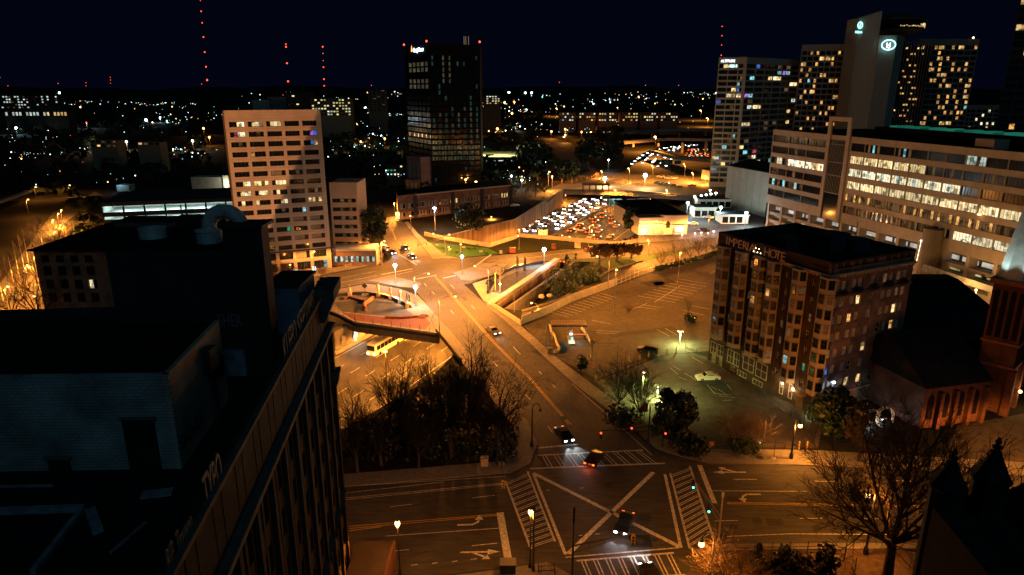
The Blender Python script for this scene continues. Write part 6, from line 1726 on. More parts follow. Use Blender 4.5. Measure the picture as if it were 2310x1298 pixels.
signal('far signal pole at the hotel lot corner with two red lights on its arm',(1462,999),(1466,918),[(1352,972,at(1468,962,Yr)[2],Yr-2)],[(1355,980,Yr-2,0),(1424,969,Yr-.8,0)],stub=0)
Yq=gp(1620,1226)[1]
signal('pale signal pole on the right pavement with two green lights on a slanting arm',(1620,1228),(1634,1108),[(1562,1075,at(1626,1165,Yq)[2],Yq+8)],[(1563,1091,Yq+7.9,2),(1598,1145,Yq+3.6,2)],m=grey_metal,stub=.9)
Yl=gp(1144,1046)[1]
signal('dark signal mast at the park corner leaning out to a yellow signal',(1142,1046),(1150,960),[(1112,985,at(1148,978,Yl)[2],Yl)],[],stub=0)
Ym=gp(1124,1052)[1]
signal('dark slanting signal mast by the park corner with a yellow signal head',(1122,1050),(1122,1000),[(1136,1078,5.6,Ym-9)],[(1135,1092,Ym-9,9)],housing=sig_y,brace=False)
signal('thin pole with a single red signal beneath the magnolia',(1494,1010),(1500,975),[],[(1500,981,gp(1494,1010)[1],0)])
signal('black cabinet pole beside the acorn lamp at the near crossing',(1203,1290),(1207,1145),[],[],stub=.5)
Yu=gp(1004,580)[1]
signal('signal mast at the lawn corner reaching over the avenue with red lights',(1004,578),(1004,530),[(942,553,at(1004,535,Yu)[2],Yu)],[(943,553,Yu,0),(963,549,Yu,0)],m=grey_metal,housing=sig_y)
signal('signal pole with a red light at the left kerb, by the bluish headlights',(862,596),(861,545),[(874,556,7.2,gp(862,596)[1])],[(859,581,gp(862,596)[1]-.3,0)],m=grey_metal)
for i,(x,y,bx,by,c)in enumerate(((45,698,50,752,0),(95,711,100,730,0),(811,421,812,440,2))):
 signal(['red signal on a dark pole in the left street','red signal by the tan block corner','teal-green signal far up behind the beige slab'][i],(bx,by),(x,y-6),[],[(x,y,gp(bx,by)[1]-.2,c)])
for i,(x,y,c)in enumerate(((811,423,bulb_teal),(4,704,bulb_red))):
 p=gp(x,y+14);h=at(x,y,p[1]);b=MB();b.ball((0,0,0),.8 if i==0 else.4,6);b.tube([(0,0,-h[2]),(0,0,-.3)],.08,4);tag(b.obj('signal_light',[c],None,h),['round teal signal lamp glowing between beige slab and school','red signal lamp at the picture edge of the left street'][i],'traffic light')
 # highway signs
def green_sign(label,x0,y0,x1,y1,Y,lines_,ground_z=FZ,m=sign_green,glow=0.0):
 a,c=at(x0,y1,Y),at(x1,y0,Y);W=c[0]-a[0];Hh=c[2]-a[2]
 t=thing('road_sign',label,'road sign',(a[0],Y,a[2]))
 b=MB();b.box(0,0,0,W,.15,Hh);b.obj('panel',m,t)
 b=MB()
 for(p,q,r,s)in((.1,.1,W-.1,.2),(.1,Hh-.2,W-.1,Hh-.1),(.1,.2,.2,Hh-.2),(W-.2,.2,W-.1,Hh-.2)):b.box(p,-.03,q,r,-.005,s)
 b.obj('border',sign_white,t)
 for k in(.2,.8):
  b=MB();b.tube([(W*k,.3,ground_z-a[2]),(W*k,.3,Hh)],.14,5);b.obj('post',grey_metal,t)
 for(tx,fx,fz_,sz)in lines_:
  text('lettering',tx,Hh*sz,sign_white,t,(W*fx,-.04,Hh*fz_),math.pi/2,0,.01,'CENTER',.9)
 if glow:
  add_light('POINT',(W/2,-2.5,Hh+.3),glow,(1,1,.95),t,.2)
 return t,W,Hh
sh_m=mat('shield_blue',(.2,.3,.42),.6,.3,var=.1)
t,W,Hh=green_sign('large green highway sign over the tail lights, naming Macon and Montgomery',1374,449,1404,466,330,[('Macon',.5,.36,.2),('Montgomery',.5,.12,.2)],glow=700)
for k in(.36,.64):
 b=MB();b.prism([(-.45,0),(0,-.5),(.45,0),(.45,.5),(-.45,.5)],0,.03);o=b.obj('route_shield',sh_m,t,(W*k,-.04,Hh*.76));o.rotation_euler=(math.pi/2,0,0)
green_sign('smaller teal sign left of the large green highway sign',1359,442,1376,450,352,[])
green_sign('green sign panel beyond the far plaza, left of a pair',1490,360,1518,371,520,[('75  85',.5,.4,.3)])
green_sign('green sign panel beyond the far plaza, right of a pair',1521,362,1537,371,520,[])
green_sign('dark unlit sign back left of the white building',1413,449,1434,465,326,[],m=dark_steel)
green_sign('dark unlit sign back beside the dark roof',1437,448,1461,464,326,[],m=dark_steel)
green_sign('yellow-lit sign back on the freeway, left panel of the pair',1215,519,1224,530,288,[],m=mat('sign_back',(.5,.45,.3),.6,.3,var=.15))
green_sign('yellow-lit sign back on the freeway, right panel of the pair',1226,519,1235,530,288,[],m=mat('sign_back',(.5,.45,.3)))
q=at(1225,516,286);add_light('POINT',(q[0],283,q[2]+.5),5000,AMBER,None,.2)
t,W,Hh=green_sign('teal green freeway sign hung on the plaza bridge over the pier',785,720,821,741,168,[],ground_z=-1.5)
for i,(x,z,w)in enumerate(((.5,.84,.6),(.5,.66,.8),(.5,.48,.5),(.5,.3,.7),(.5,.12,.6))):
 b=MB();n=9
 for k in range(n):
  if(k*7+i*3)%5:b.box(W*(x-w/2+w*k/n),-.04,Hh*z,W*(x-w/2+w*(k+.62)/n),-.01,Hh*(z+.09))
 b.obj('lettering',sign_white,t)
q=at(803,745,164);add_light('POINT',(q[0],163,q[2]+.5),1200,(.9,1,.9),None,.2)
for i,(X_,Y_,p_)in enumerate(office_fill_lamps):
 t=thing('street_lamp',['amber yard lamp behind the hotel, nearest the car yard','amber yard lamp behind the hotel, middle','amber yard lamp behind the hotel, nearest the church'][i],'street lamp',(X_,Y_,0))
 b=MB();b.tube([(0,0,0),(0,0,8)],.1,5);b.obj('pole',grey_metal,t);b=MB();b.ball((0,0,8.3),.3,6);b.obj('bulb',bulb_amber,t)
 add_light('POINT',(0,-.5,8.2),p_,(1,.5,.2),t,.3)
 # vehicles
def car_meshes(kind,paint,lights):
 """body, cabin glass, wheel meshes of one kind; nose along +x; length about 4.6"""
 L2,W2=(2.3,.9)if kind!='van' else(2.5,.98)
 prof={'sedan':[(-2.3,.45),(-2.28,.85),(-1.6,.98),(-1.05,1.4),(.35,1.44),(1.05,1.0),(2.15,.82),(2.3,.5)],'suv':[(-2.3,.5),(-2.3,1.05),(-2.15,1.65),(.4,1.72),(1.1,1.15),(2.2,1.0),(2.3,.55)],'van':[(-2.5,.5),(-2.5,1.9),(1.2,2.0),(1.9,1.25),(2.4,1.1),(2.5,.55)]}[kind]
 b=MB()
 n=len(prof)
 low=[(-L2,.28),(L2,.28)]
 ring=[(prof[0][0],.3)]+prof+[(prof[-1][0],.3)]
 def yw(z):return W2 if z<1.0 else W2-(z-1.0)*.38
 for s in(1,-1):
  pts=[(x,s*yw(z),z)for x,z in ring]
  b.poly(pts if s<0 else pts[::-1])
 for(x0,z0),(x1,z1)in zip(ring,ring[1:]+ring[:1]):
  b.poly([(x0,-yw(z0),z0),(x0,yw(z0),z0),(x1,yw(z1),z1),(x1,-yw(z1),z1)])
 for s in(-1,1):
  b.box(2.24,s*.62-.2,.55,2.34,s*.62+.2,.75,1)
  b.box(-2.35,s*.68-.16,.66,-2.24,s*.68+.16,.86,2)
 g=MB()
 zt=max(z for x,z in prof)
 hi=[p for p in prof if p[1]>.95]
 for s in(-1,1):
  pts=[(x*.93 if i not in(0,len(hi)-1)else x*.86,s*(yw(z-.07)+.012),z-.08)for i,(x,z)in enumerate(hi)]
  g.poly(pts if s<0 else pts[::-1])
 fx=[p for p in prof if p[0]>0 and p[1]>.95]
 for(p,q)in((fx[0],fx[1]),([p for p in prof if p[0]<0][-1],[p for p in prof if p[0]<0][-2])):
  (x0,z0),(x1,z1)=p,q
  dx,dz=x1-x0,z1-z0;sg=1 if dx>0 else-1
  o_=.02
  a0,a1=.12,.9
  P0=(x0+dx*a0+sg*o_,z0+dz*a0+o_);P1=(x0+dx*a1+sg*o_,z0+dz*a1+o_)
  g.poly([(P0[0],-yw(P0[1])+.1,P0[1]),(P0[0],yw(P0[1])-.1,P0[1]),(P1[0],yw(P1[1])-.1,P1[1]),(P1[0],-yw(P1[1])+.1,P1[1])])
 return b,g
wheel_b=MB();wheel_b.lathe([(.2,-.11),(.33,-.1),(.34,.1),(.2,.11)],12)
tyre_mat=mat('tyre',(.01,.01,.01),.8,.2,var=.1)
wheel_me=wheel_b.mesh('wheel',tyre_mat)
rim_b=MB();rim_b.lathe([(.19,.112),(.17,.125),(.05,.13)],10)
rim_me=rim_b.mesh('rim',grey_metal)
CARS={}
def car(label,px,py,ang,kind='sedan',paint=None,lit='none',group=None,z=0.0,beam=0,pos=None):
 paint=paint or mat('car_black',(.012,.012,.014),.3,.5,var=.05)
 key=(kind,paint.name,lit)
 if key not in CARS:
  b,g=car_meshes(kind,paint,lit)
  hm_={'head':head_white,'warm':head_warm}.get(lit,mat('lamp_lens',(.4,.4,.38),.3,.5,var=.05))
  tm_=tail_red if lit in('tail','head','warm')else tail_dim
  CARS[key]=(b.mesh('car_body',[paint,hm_,tm_]),g.mesh('window_glass',glass_dark))
 p=gp(px,py,z)if pos is None else pos
 t=thing('parked_car' if lit=='none' else 'car',label,'car',(p[0],p[1],z+.02),ang,group)
 put('body',CARS[key][0],t);put('window_glass',CARS[key][1],t)
 for x in(-1.45,1.4):
  for s in(-1,1):
   w=put('wheel',wheel_me,t,(x,s*.82,.34),(s*-math.pi/2,0,0));put('rim',rim_me,w)
 if beam and lit in('head','warm'):
  for s in(-.62,.62):add_light('SPOT',(2.5,s,.65),beam,(.9,.95,1)if lit=='head' else(1,.8,.5),t,.1,60,(12,s*1.4,-.6))
 if beam and lit=='tail':
  add_light('POINT',(-2.8,0,.8),beam,(1,.12,.03),t,.3)
 return t
paint_w=mat('car_white',(.55,.53,.46),.3,.5,var=.05)
paint_s=mat('car_silver',(.3,.31,.32),.3,.5,var=.05)
paint_b=mat('car_black',(.012,.012,.014),.3,.5,var=.05)
paint_r=mat('car_maroon',(.08,.015,.012),.3,.5,var=.05)
fa=math.atan2(UY,UX)
av_a=math.atan2(-1.0,.62)
car('pale gold sedan parked in the green-lit hotel lot',1596,857,math.radians(186),'sedan',paint_w)
car('black sedan waiting at the near stop line with both headlights on',1272,988,math.radians(-72),'sedan',paint_b,'head',beam=900)
car('dark sedan turning over the crossing with two glowing orange-red tail lights',1341,1042,math.radians(62),'sedan',paint_b,'tail',beam=120)
car('dark car in the box junction with white headlights, heading down towards the viewer',1408,1190,math.radians(-112),'sedan',paint_b,'head',beam=350)
car('dark car cut by the bottom edge of the photo with headlights on the crossing',1470,1312,math.radians(100),'sedan',paint_b,'head',beam=700)
car('black hatchback parked behind the willowy shrub at the dark lot edge',1462,796,math.radians(155),'suv',paint_b)
car('car with bluish headlights at the left kerb of the avenue, farther back',874,566,math.radians(-62),'sedan',paint_s,'head',beam=500)
car('car with bluish headlights at the left kerb of the avenue, nearer the crossing',884,573,math.radians(-62),'sedan',paint_b,'head',beam=900)
car('dark car with warm headlights in the middle lane of the avenue, farther back',914,563,math.radians(-62),'sedan',paint_b,'warm',beam=500)
car('dark car with warm headlights in the middle lane, first at the stop line',929,583,math.radians(-60),'sedan',paint_b,'warm',beam=900)
car('car with thin warm headlights coming down the avenue beside the bare tree',1112,752,math.radians(-60),'sedan',mat('car_grey',(.1,.095,.085),.4,.5,var=.05),'warm',beam=300)
car('car with red tail lights driving right along the cross road, by the evergreen',1335,566,math.radians(12),'sedan',paint_r,'tail')
car('car with red tail lights on the cross road below the yard wall',1418,547,math.radians(14),'sedan',paint_b,'tail')
car('second red-lit car on the cross road below the yard wall',1440,543,math.radians(14),'sedan',paint_b,'tail')
car('red-lit car on the cross road behind the row of bare trees',1588,523,math.radians(16),'sedan',paint_b,'tail')
car('small dark car stopped by the plaza kerb beside the curved plaza',1108,640,math.radians(70),'sedan',paint_b)
car('white car in the dark yard above the retaining wall',1161,466,math.radians(20),'sedan',paint_w)
car('white sedan parked on the ruled tarmac beside the white building',1562,508,math.radians(175),'sedan',paint_w)
for i,(x,y,a)in enumerate(((1578,483,170),(1588,487,165),(1602,478,10),(1612,484,5),(1640,487,175),(1650,492,170),(1657,484,165),(1596,493,172),(1570,476,160))):
 car('pale car parked in the white-lit car yard',x,y,math.radians(a),('suv','sedan')[i%2],(paint_s,paint_w,paint_s)[i%3],'none','cars parked in the white-lit car yard')
for i,(x,y)in enumerate(((1483,414),(1493,416),(1504,418),(1519,421),(1532,424))):
 car('dark car parked in the row along the far plaza edge',x,y,math.radians(160),'sedan',paint_b,'none','dark cars in a row on the far plaza')
for x,y,lab in((1490,401,'pale car parked high on the far plaza, leftmost of three'),(1507,404,'pale car parked high on the far plaza, middle of three'),(1520,404,'pale car parked high on the far plaza, rightmost of three')):
 car(lab,x,y,math.radians(172),'suv',paint_w)
car('maroon car on the far plaza beside the shop row',1561,421,math.radians(165),'sedan',paint_r)
bp=fw(-19.6,6)
bus=thing('coach','long white coach driving on the lower freeway below the plaza bridge','bus',(bp[0],bp[1],FZ+.02),fa+math.pi)
bus_w=mat('coach_white',(.7,.68,.6),.4,.4,var=.06)
b=MB();b.hexa([(-6.2,-1.25,.4),(6.2,-1.25,.4),(6.2,1.25,.4),(-6.2,1.25,.4),(-6.1,-1.15,3.3),(5.9,-1.15,3.3),(5.9,1.15,3.3),(-6.1,1.15,3.3)]);b.obj('body',bus_w,bus)
for s in(-1,1):
 for i in range(7):b=MB();b.box(-5.6+i*1.6,s*1.26-.03,1.6,-4.2+i*1.6,s*1.26+.03,2.7);b.obj('window',glass_dark,bus)
 for x in(-3.6,4.2):put('wheel',wheel_me,bus,(x,s*1.1,.5),(s*-math.pi/2,0,0),1.45)
 b=MB();b.box(6.2,s*.9-.2,.7,6.3,s*.9+.2,1.0);b.obj('headlight',head_warm,bus)
b=MB();b.box(-4,-.9,3.31,-2,.9,3.55);b.obj('roof_unit',frame_pale,bus)
b=MB();b.box(6.12,-1.05,1.6,6.2,1.05,2.9);b.obj('windscreen',glass_dark,bus)
def small_car(hm_,tm_,paint,big=1.0):
 b,g=car_meshes('sedan',paint,'')
 m=MB();m.v=list(b.v);m.f=list(b.f);m.m=list(b.m)
 n=len(m.v);m.v+=g.v;m.f+=[tuple(i+n for i in f)for f in g.f];m.m+=[3]*len(g.f)
 for s in(-1,1):
  m.box(2.3,s*.6-.22*big,.5,2.42,s*.6+.22*big,.5+.36*big,1);m.box(-2.42,s*.66-.2*big,.62,-2.3,s*.66+.2*big,.62+.3*big,2)
  for x in(-1.45,1.4):
   k=len(m.v);m.lathe([(.3,-.1),(.3,.1)],8,(0,0,0),4)
   for j in range(k,len(m.v)):vx,vy,vz=m.v[j];m.v[j]=(vx+x,vz+s*.82,vy+.32)
 return m.mesh('car',[paint,hm_,tm_,glass_dark,tyre_mat])
white_cars=[small_car(head_white,tail_dim,paint_s,1.25),small_car(head_white,tail_dim,paint_w,1.25),small_car(head_warm,tail_dim,paint_b,1.2),small_car(head_white,tail_dim,paint_b,1.35)]
red_cars=[small_car(bulb_warm,tail_red,paint_b,1.3),small_car(bulb_warm,tail_red,paint_s,1.3),small_car(bulb_warm,tail_red,paint_r,1.4)]
RC=random.Random(5)
nl_=0
for li,s in enumerate((-31.6,-35.3,-39.0,-42.6,-46.4)):
 t_=118+RC.uniform(0,8)+(40 if s<-44 else 0)
 while t_<262:
  gap_=RC.uniform(7.5,15)if t_>160 else RC.uniform(10,24)
  if not(s<-40 and t_<150):
   p=fw(s+RC.uniform(-.3,.3),t_)
   o=put('car',RC.choice(white_cars),None,(p[0],p[1],FZ+.02),fa+math.pi+RC.uniform(-.02,.02))
   tag(o,'car with bright white headlights in the dense queue on the sunken freeway','car','freeway cars coming with headlights on')
   nl_+=1
   if nl_%4==0:add_light('SPOT',(2.6,0,.8),500,(.9,.95,1),o,.3,80,(14,0,-.4))
  t_+=gap_
for s in(-5,-8.6,-12.6,-16.6,-21,-24.8):
 t_=104+RC.uniform(0,20)
 while t_<262:
  if t_>100:
   p=fw(s+RC.uniform(-.3,.3),t_)
   o=put('car',RC.choice(red_cars),None,(p[0],p[1],FZ+.02),fa+RC.uniform(-.02,.02))
   tag(o,'car with red tail lights driving away on the sunken freeway','car','freeway cars going with tail lights on')
  t_+=RC.uniform(12,30)
for x,y,lab in((1170,534,'first lone car climbing the freeway ramp beside the parapet'),(1148,545,'second lone car on the freeway ramp beside the parapet'),(1190,520,'lone car just below the ramp head with white headlights')):
 p=gp(x,y,FZ);o=put('car',white_cars[3],None,(p[0],p[1],FZ+.02),fa+math.pi);tag(o,lab,'car')
cur=[(1418,375),(1432,362),(1450,350),(1478,339),(1520,332),(1560,327)]
cw_=[30,32,28,20,11,9]
for i in range(120):
 k=RC.random()**.8*(len(cur)-1.001);j=int(k);f=k-j
 a,c=cur[j],cur[j+1]
 x,y=a[0]+(c[0]-a[0])*f,a[1]+(c[1]-a[1])*f
 p=gp(x,y,FZ);d_=gp(c[0],c[1],FZ);d0=gp(a[0],a[1],FZ)
 an=math.atan2(d_[1]-d0[1],d_[0]-d0[0]);w=(cw_[j]+(cw_[j+1]-cw_[j])*f)*RC.choice((0.05,.3,.55,.8,1.0))
 q=(p[0]+math.sin(an)*w,p[1]-math.cos(an)*w)
 o=put('car',RC.choice(white_cars),None,(q[0],q[1],FZ+.02),an+math.pi,1.0)
 tag(o,'tiny car with white headlights on the far freeway bend','car','cars with headlights on the far freeway bend')
for i in range(26):
 x,y=RC.uniform(1545,1608),RC.uniform(338,356)
 p=gp(x,y,FZ);o=put('car',RC.choice(red_cars),None,(p[0],p[1],FZ+.02),.5);tag(o,'tiny car with red tail lights beside the pale tower','car','cars with tail lights on the far bend')
for(x,y,m_,lab)in((1365,345,white_cars,'car with white headlights on the road by the dark tree'),(1360,349,white_cars,'car following by the dark tree with white headlights'),(1359,338,white_cars,'upper car by the dark tree with white headlights'),(1270,311,white_cars,'car on the winding road with white headlights')):
 p=gp(x,y);o=put('car',m_[0],None,(p[0],p[1],.04),math.radians(-70));tag(o,lab,'car')
 # crescent plaza: low black wall, stone pillars, bronze, brick kerbs
cp=[(748,672),(790,667),(830,666),(862,670),(890,678),(912,688),(926,697)]
cw2=gxy(cp)
b=MB()
for a,c in zip(cw2[:-1],cw2[1:]):b.bar(a,c,.7,.14,.95)
tag(b.obj('curved_bench',mat('bench_black',(.012,.016,.018),.35,.5,var=.2),None),'long curved black stone bench wall on the crescent plaza','bench wall')
pil=[(754,673,'first stone pillar from the brick building on the curved black bench'),(790,668,'second stone pillar from the brick building on the curved bench'),(854,670,'stone pillar right of the black diamond sign on the curved bench'),(882,676,'fourth stone pillar with a pale round head on the curved bench'),(903,685,'last stone pillar on the curved bench, next to the bronze')]
pst=mat('pillar_stone',(.33,.29,.2),.85,.2,var=.3,scale=2)
for i,(x,y,lab)in enumerate(pil):
 p=gp(x,y);t=thing('stone_pillar',lab,'pillar',(p[0],p[1],.13))
 b=MB();b.box(-.55,-.55,0,.55,.55,.9);b.obj('plinth',pst,t)
 b=MB();b.lathe([(.42,.9),(.3,1.2),(.34,2.1),(.26,2.5)],8);b.obj('shaft',pst,t)
 b=MB();b.ball((0,0,3.0),.5 if i!=1 else.25,8);b.obj('carved_head',pst,t)
p=gp(824,668);t=thing('diamond_sign','black diamond-shaped sign standing on the curved bench','road sign',(p[0],p[1],.13))
b=MB();b.tube([(0,0,0),(0,0,3.4)],.07,5);b.obj('post',dark_steel,t)
b=MB();b.hexa([(0,-.05,2.0),(.8,-.05,2.8),(.8,.05,2.8),(0,.05,2.0),(-.8,-.05,2.8),(0,-.05,3.6),(0,.05,3.6),(-.8,.05,2.8)]);b.obj('panel',black_metal,t)
b=MB();b.box(-.9,-.5,0,.9,.5,.5);b.obj('foot',pst,t)
bronze=mat('bronze_dark',(.018,.018,.016),.5,.5,var=.3)
def figure(name,pts,edges,radii,m,parent,loc,rot=0.0,s=1.0):
 me=bpy.data.meshes.new(name)
 me.from_pydata([tuple(c*s for c in p)for p in pts],edges,[])
 o=put(name,me,parent,loc,rot)
 me.materials.append(m)
 md=o.modifiers.new('skin','SKIN')
 for i,r in enumerate(radii):
  me.skin_vertices[0].data[i].radius=(r*s,r*s)
 me.skin_vertices[0].data[0].use_root=True
 o.modifiers.new('sub','SUBSURF').levels=1;o.modifiers['sub'].render_levels=1
 return o
P_=[(0,0,.95),(0,0,1.2),(.02,0,1.42),(.03,0,1.54),(.05,0,1.66),(.06,0,1.78),(0,.1,.92),(.22,.1,.5),(.18,.1,.08),(.38,.1,.03),(0,-.1,.92),(-.1,-.1,.5),(-.36,-.1,.12),(-.22,-.1,.03),(.02,.2,1.4),(.16,.26,1.12),(.36,.24,.95),(.02,-.2,1.4),(-.12,-.26,1.12),(-.05,-.28,.86)]
E_=[(0,1),(1,2),(2,3),(3,4),(4,5),(0,6),(6,7),(7,8),(8,9),(0,10),(10,11),(11,12),(12,13),(2,14),(14,15),(15,16),(2,17),(17,18),(18,19)]
R_=[.15,.15,.17,.07,.1,.07,.1,.075,.05,.04,.1,.075,.05,.04,.07,.05,.035,.07,.05,.035]
p=gp(921,695);t=thing('bronze_statue','dark bronze figure group on a stone plinth at the tip of the crescent bench','statue',(p[0],p[1],.13))
b=MB();b.lathe([(1.1,0),(1.0,.5),(.85,1.2),(.9,1.3)],8);b.obj('plinth',pst,t)
figure('figure',P_,E_,R_,bronze,t,(-.2,0,1.3),math.radians(200),1.55)
figure('figure',P_,E_,R_,bronze,t,(.35,.3,1.3),math.radians(240),1.3)
for lab,pts,m_,h in(('low red brick kerb of the sunken planter on the crescent plaza',[(776,678),(787,673),(820,682)],paver_red,.5),('curved orange-red brick wall end on the crescent plaza',[(826,703),(822,696),(826,688),(841,678)],mat('brick_kerb',(.3,.11,.05),.85,.2,var=.25,scale=3),1.1),('long red brick kerb along the bridge side of the crescent plaza',[(870,718),(902,719),(942,716)],paver_red,.4)):
 b=MB();P=gxy(pts)
 for a,c in zip(P[:-1],P[1:]):b.bar(a,c,.5,.14,.14+h)
 tag(b.obj('brick_kerb',m_),lab,'kerb wall')
def ring_road(nm,pts,z,m):return road(nm,pts,z,m)
ring_road('plaza_dark_paving',[(752,684),(800,679),(850,680),(895,690),(920,702),(935,712),(880,716),(820,710),(770,704)],.137,mat('paving_dark',(.055,.055,.05),.8,.25,var=.3,scale=1.2))
ring_road('plaza_brick_paving',[(770,706),(820,712),(880,718),(955,716),(972,730),(960,745),(800,724)],.138,paver_red)
p=gp(955,716);b=MB()
for i in range(16):
 t0,t1=2*math.pi*i/16,2*math.pi*(i+1)/16;b.tube([(1.3*math.cos(t0),1.1*math.sin(t0),.2),(1.3*math.cos(t1),1.1*math.sin(t1),.2)],.14,5)
for k in(0,1,2):b.tube([(0,0,.2),(1.25*math.cos(k*2.1),1.05*math.sin(k*2.1),.2)],.08,4)
tag(b.obj('ring_ornament',mat('ring_red',(.2,.06,.04),.7,.3,var=.2),None,(p[0],p[1],.14)),'red ring-shaped ornament lying on the brick paving of the plaza','ornament')
P=gxy([(1100,664),(1101,652),(1112,636),(1132,620),(1160,607),(1195,600),(1226,595)])
b=MB()
for a,c in zip(P[:-1],P[1:]):b.bar(a,c,.6,.14,1.0)
tag(b.obj('curved_bench',mat('bench_blueblack',(.015,.02,.03),.35,.5,var=.2)),'curved blue-black bench wall sweeping round the pale curved plaza','bench wall')
P=gxy([(1113,690),(1150,666),(1200,632),(1262,588)])
b=MB()
for a,c in zip(P[:-1],P[1:]):b.bar(a,c,1.6,.14,.75,off=.9)
tag(b.obj('kerb_wall',mat('kerb_pale',(.5,.47,.4),.85,.2,var=.15,scale=.8)),'broad pale kerb wall between the curved plaza and the planted bank','kerb wall')
ring_road('curved_plaza_dark_paving',[(1108,660),(1118,642),(1140,624),(1170,612),(1220,604),(1180,630),(1130,664)],.137,mat('paving_dark2',(.05,.052,.055),.8,.25,var=.4,scale=.8))
p=gp(1128,657);h=at(1128,613,p[1]);t=thing('dial_sculpture','round yellow lattice dial on a post at the curved plaza','sculpture',(p[0],p[1]+.4,.13))
hz=h[2]
b=MB();b.tube([(0,0,0),(0,0,hz-1.2)],.16,6);b.tube([(-1.3,0,0),(-1.3,0,hz-.7),(-.5,0,hz-.4)],.13,6);b.obj('post',mat('dial_yellow',(.5,.38,.12),.6,.3,var=.2),t)
b=MB()
for i in range(14):
 t0,t1=2*math.pi*i/14,2*math.pi*(i+1)/14
 b.tube([(1.15*math.cos(t0),0,1.15*math.sin(t0)),(1.15*math.cos(t1),0,1.15*math.sin(t1))],.09,4);b.tube([(0,0,0),(1.15*math.cos(t0),0,1.15*math.sin(t0))],.05,4)
b.obj('dial',mat('dial_yellow2',(.6,.48,.18),.6,.3,var=.2),t,(0,-.1,hz+.1),.5)
for i,(x0,y0,x1,y1,lab)in enumerate(((1165,578,1166,624,'slim banner pole with a carved top on the curved plaza, left'),(1182,580,1183,612,'slim bare pole on the curved plaza, right'))):
 p=gp(x1,y1);h=at(x0,y0,p[1]);t=thing('plaza_pole',lab,'pole',(p[0],p[1],.13))
 b=MB();b.lathe([(.4,0),(.38,1.2),(.14,1.4),(.1,h[2])],7);b.obj('pole',dark_steel,t);b=MB();b.box(-.12,-.06,h[2]*.45,.5,.06,h[2]*.9);b.obj('banner',mat('banner_dull',(.1,.08,.06),.8,.2,var=.2),t)if i==0 else b.tube([(0,0,h[2]-.3),(0,0,h[2])],.16,6)or b.obj('cap',dark_steel,t)
RF=random.Random(11)
for i,(x,y)in enumerate(((985,556),(998,562),(1030,571),(1046,560),(1058,563),(1070,563),(1085,570),(1098,574),(1076,556),(1015,566))):
 p=gp(x,y);o=bushy('flower_clump',None,(p[0],p[1],.03),.7,[mat('flower_pale',(.45,.4,.3),.8,.2,var=.3),lawn_lit,leaf_mid][i%3],70,i,.5,.18)
 tag(o,'small flower or box clump on the bright lawn behind the crossing','flower clump','clumps on the bright lawn')
for x,y,r,lab in((1265,692,1.3,'large grey boulder under the dark shrubs of the planted bank'),(1222,672,.9,'grey boulder left of the large one in the planted bank'),(1240,670,.8,'tan boulder beside the grey ones in the planted bank')):
 p=gp(x,y,-1.0);rg=random.Random(int(x));b=MB();b.ball((0,0,0),r,9,0,.7);b.v=[(a*rg.uniform(.85,1.2),c*rg.uniform(.85,1.2),d*rg.uniform(.9,1.1))for a,c,d in b.v];tag(b.obj('boulder',concrete,None,(p[0],p[1],-.6)),lab,'boulder')
for x,y,w,h,m_,lab in((1130,573,.5,1.0,mat('bin_white',(.4,.38,.35),.8,.2),'dark litter bin with a pale lid on the kerb past the lawn'),(1156,570,1.0,1.5,mat('orange_tarp',(.5,.13,.04),.8,.2,var=.2),'rounded orange-red covered stand on the kerb past the lawn'),(1249,562,.7,1.6,mat('red_box',(.4,.1,.05),.8,.2),'red box on the kerb by the dark grass'),(1303,560,1.0,2.0,mat('cream_box',(.6,.5,.3),.8,.2),'cream utility box on the kerb by the dark grass'),(1240,800,.55,1.3,mat('util_tan',(.5,.36,.18),.7,.3,var=.2),'tan utility box on the avenue pavement by the parking entrance'),(1093,1052,.55,1.35,mat('util_grey',(.3,.25,.18),.7,.3,var=.2),'pale utility cabinet at the park corner'),(1146,1290,.9,1.2,dark_steel,'dark box bin on the near corner below the stop line')):
 p=gp(x,y);t=thing('utility_box',lab,'utility box',(p[0],p[1],.13));b=MB();b.box(-w,-w*.7,0,w,w*.7,h);b.obj('cabinet',m_,t);b=MB();b.box(-w-.06,-w*.7-.06,h+.002,w+.06,w*.7+.06,h+.1);b.obj('lid',grey_metal,t)
def fence(label,px,h,step,postm,panelm,z=0.0,rails=2,pick=0.05,cat='fence',name='fence'):
 P=gxy(px);t=thing(name,label,cat,(P[0][0],P[0][1],z));b=MB();r=MB()
 pb=MB();pb.tube([(0,0,0),(0,0,h+.1)],pick,5);pm=pb.mesh('post',postm)
 for a,c in zip(P[:-1],P[1:]):
  a=(a[0]-P[0][0],a[1]-P[0][1]);c=(c[0]-P[0][0],c[1]-P[0][1]);L=math.hypot(c[0]-a[0],c[1]-a[1]);n=max(1,round(L/step))
  for i in range(n+1):put('post',pm,t,(a[0]+(c[0]-a[0])*i/n,a[1]+(c[1]-a[1])*i/n,0))
  for k in range(rails):r.bar(a,c,.05,h*(k+.3)/rails,h*(k+.3)/rails+.06)
  if panelm:
   m=int(L/.35);
   for i in range(m):q=(a[0]+(c[0]-a[0])*i/m,a[1]+(c[1]-a[1])*i/m);b.box(q[0]-.012,q[1]-.012,.1,q[0]+.012,q[1]+.012,h)
 r.obj('rail',postm,t)
 if panelm:tag(b.obj('bars',panelm,t),kind='stuff')
 return t
fence('tall wire fence with pale posts between the on-ramp and the parking lot',[(1391,644),(1440,624),(1482,610),(1520,598)],2.3,2.6,frame_pale,mesh_m,0,2)
b=MB();P=gxy([(1177,732),(1232,710),(1290,681),(1391,644)])
for a,c in zip(P[:-1],P[1:]):b.bar(a,c,.3,0,2.1)
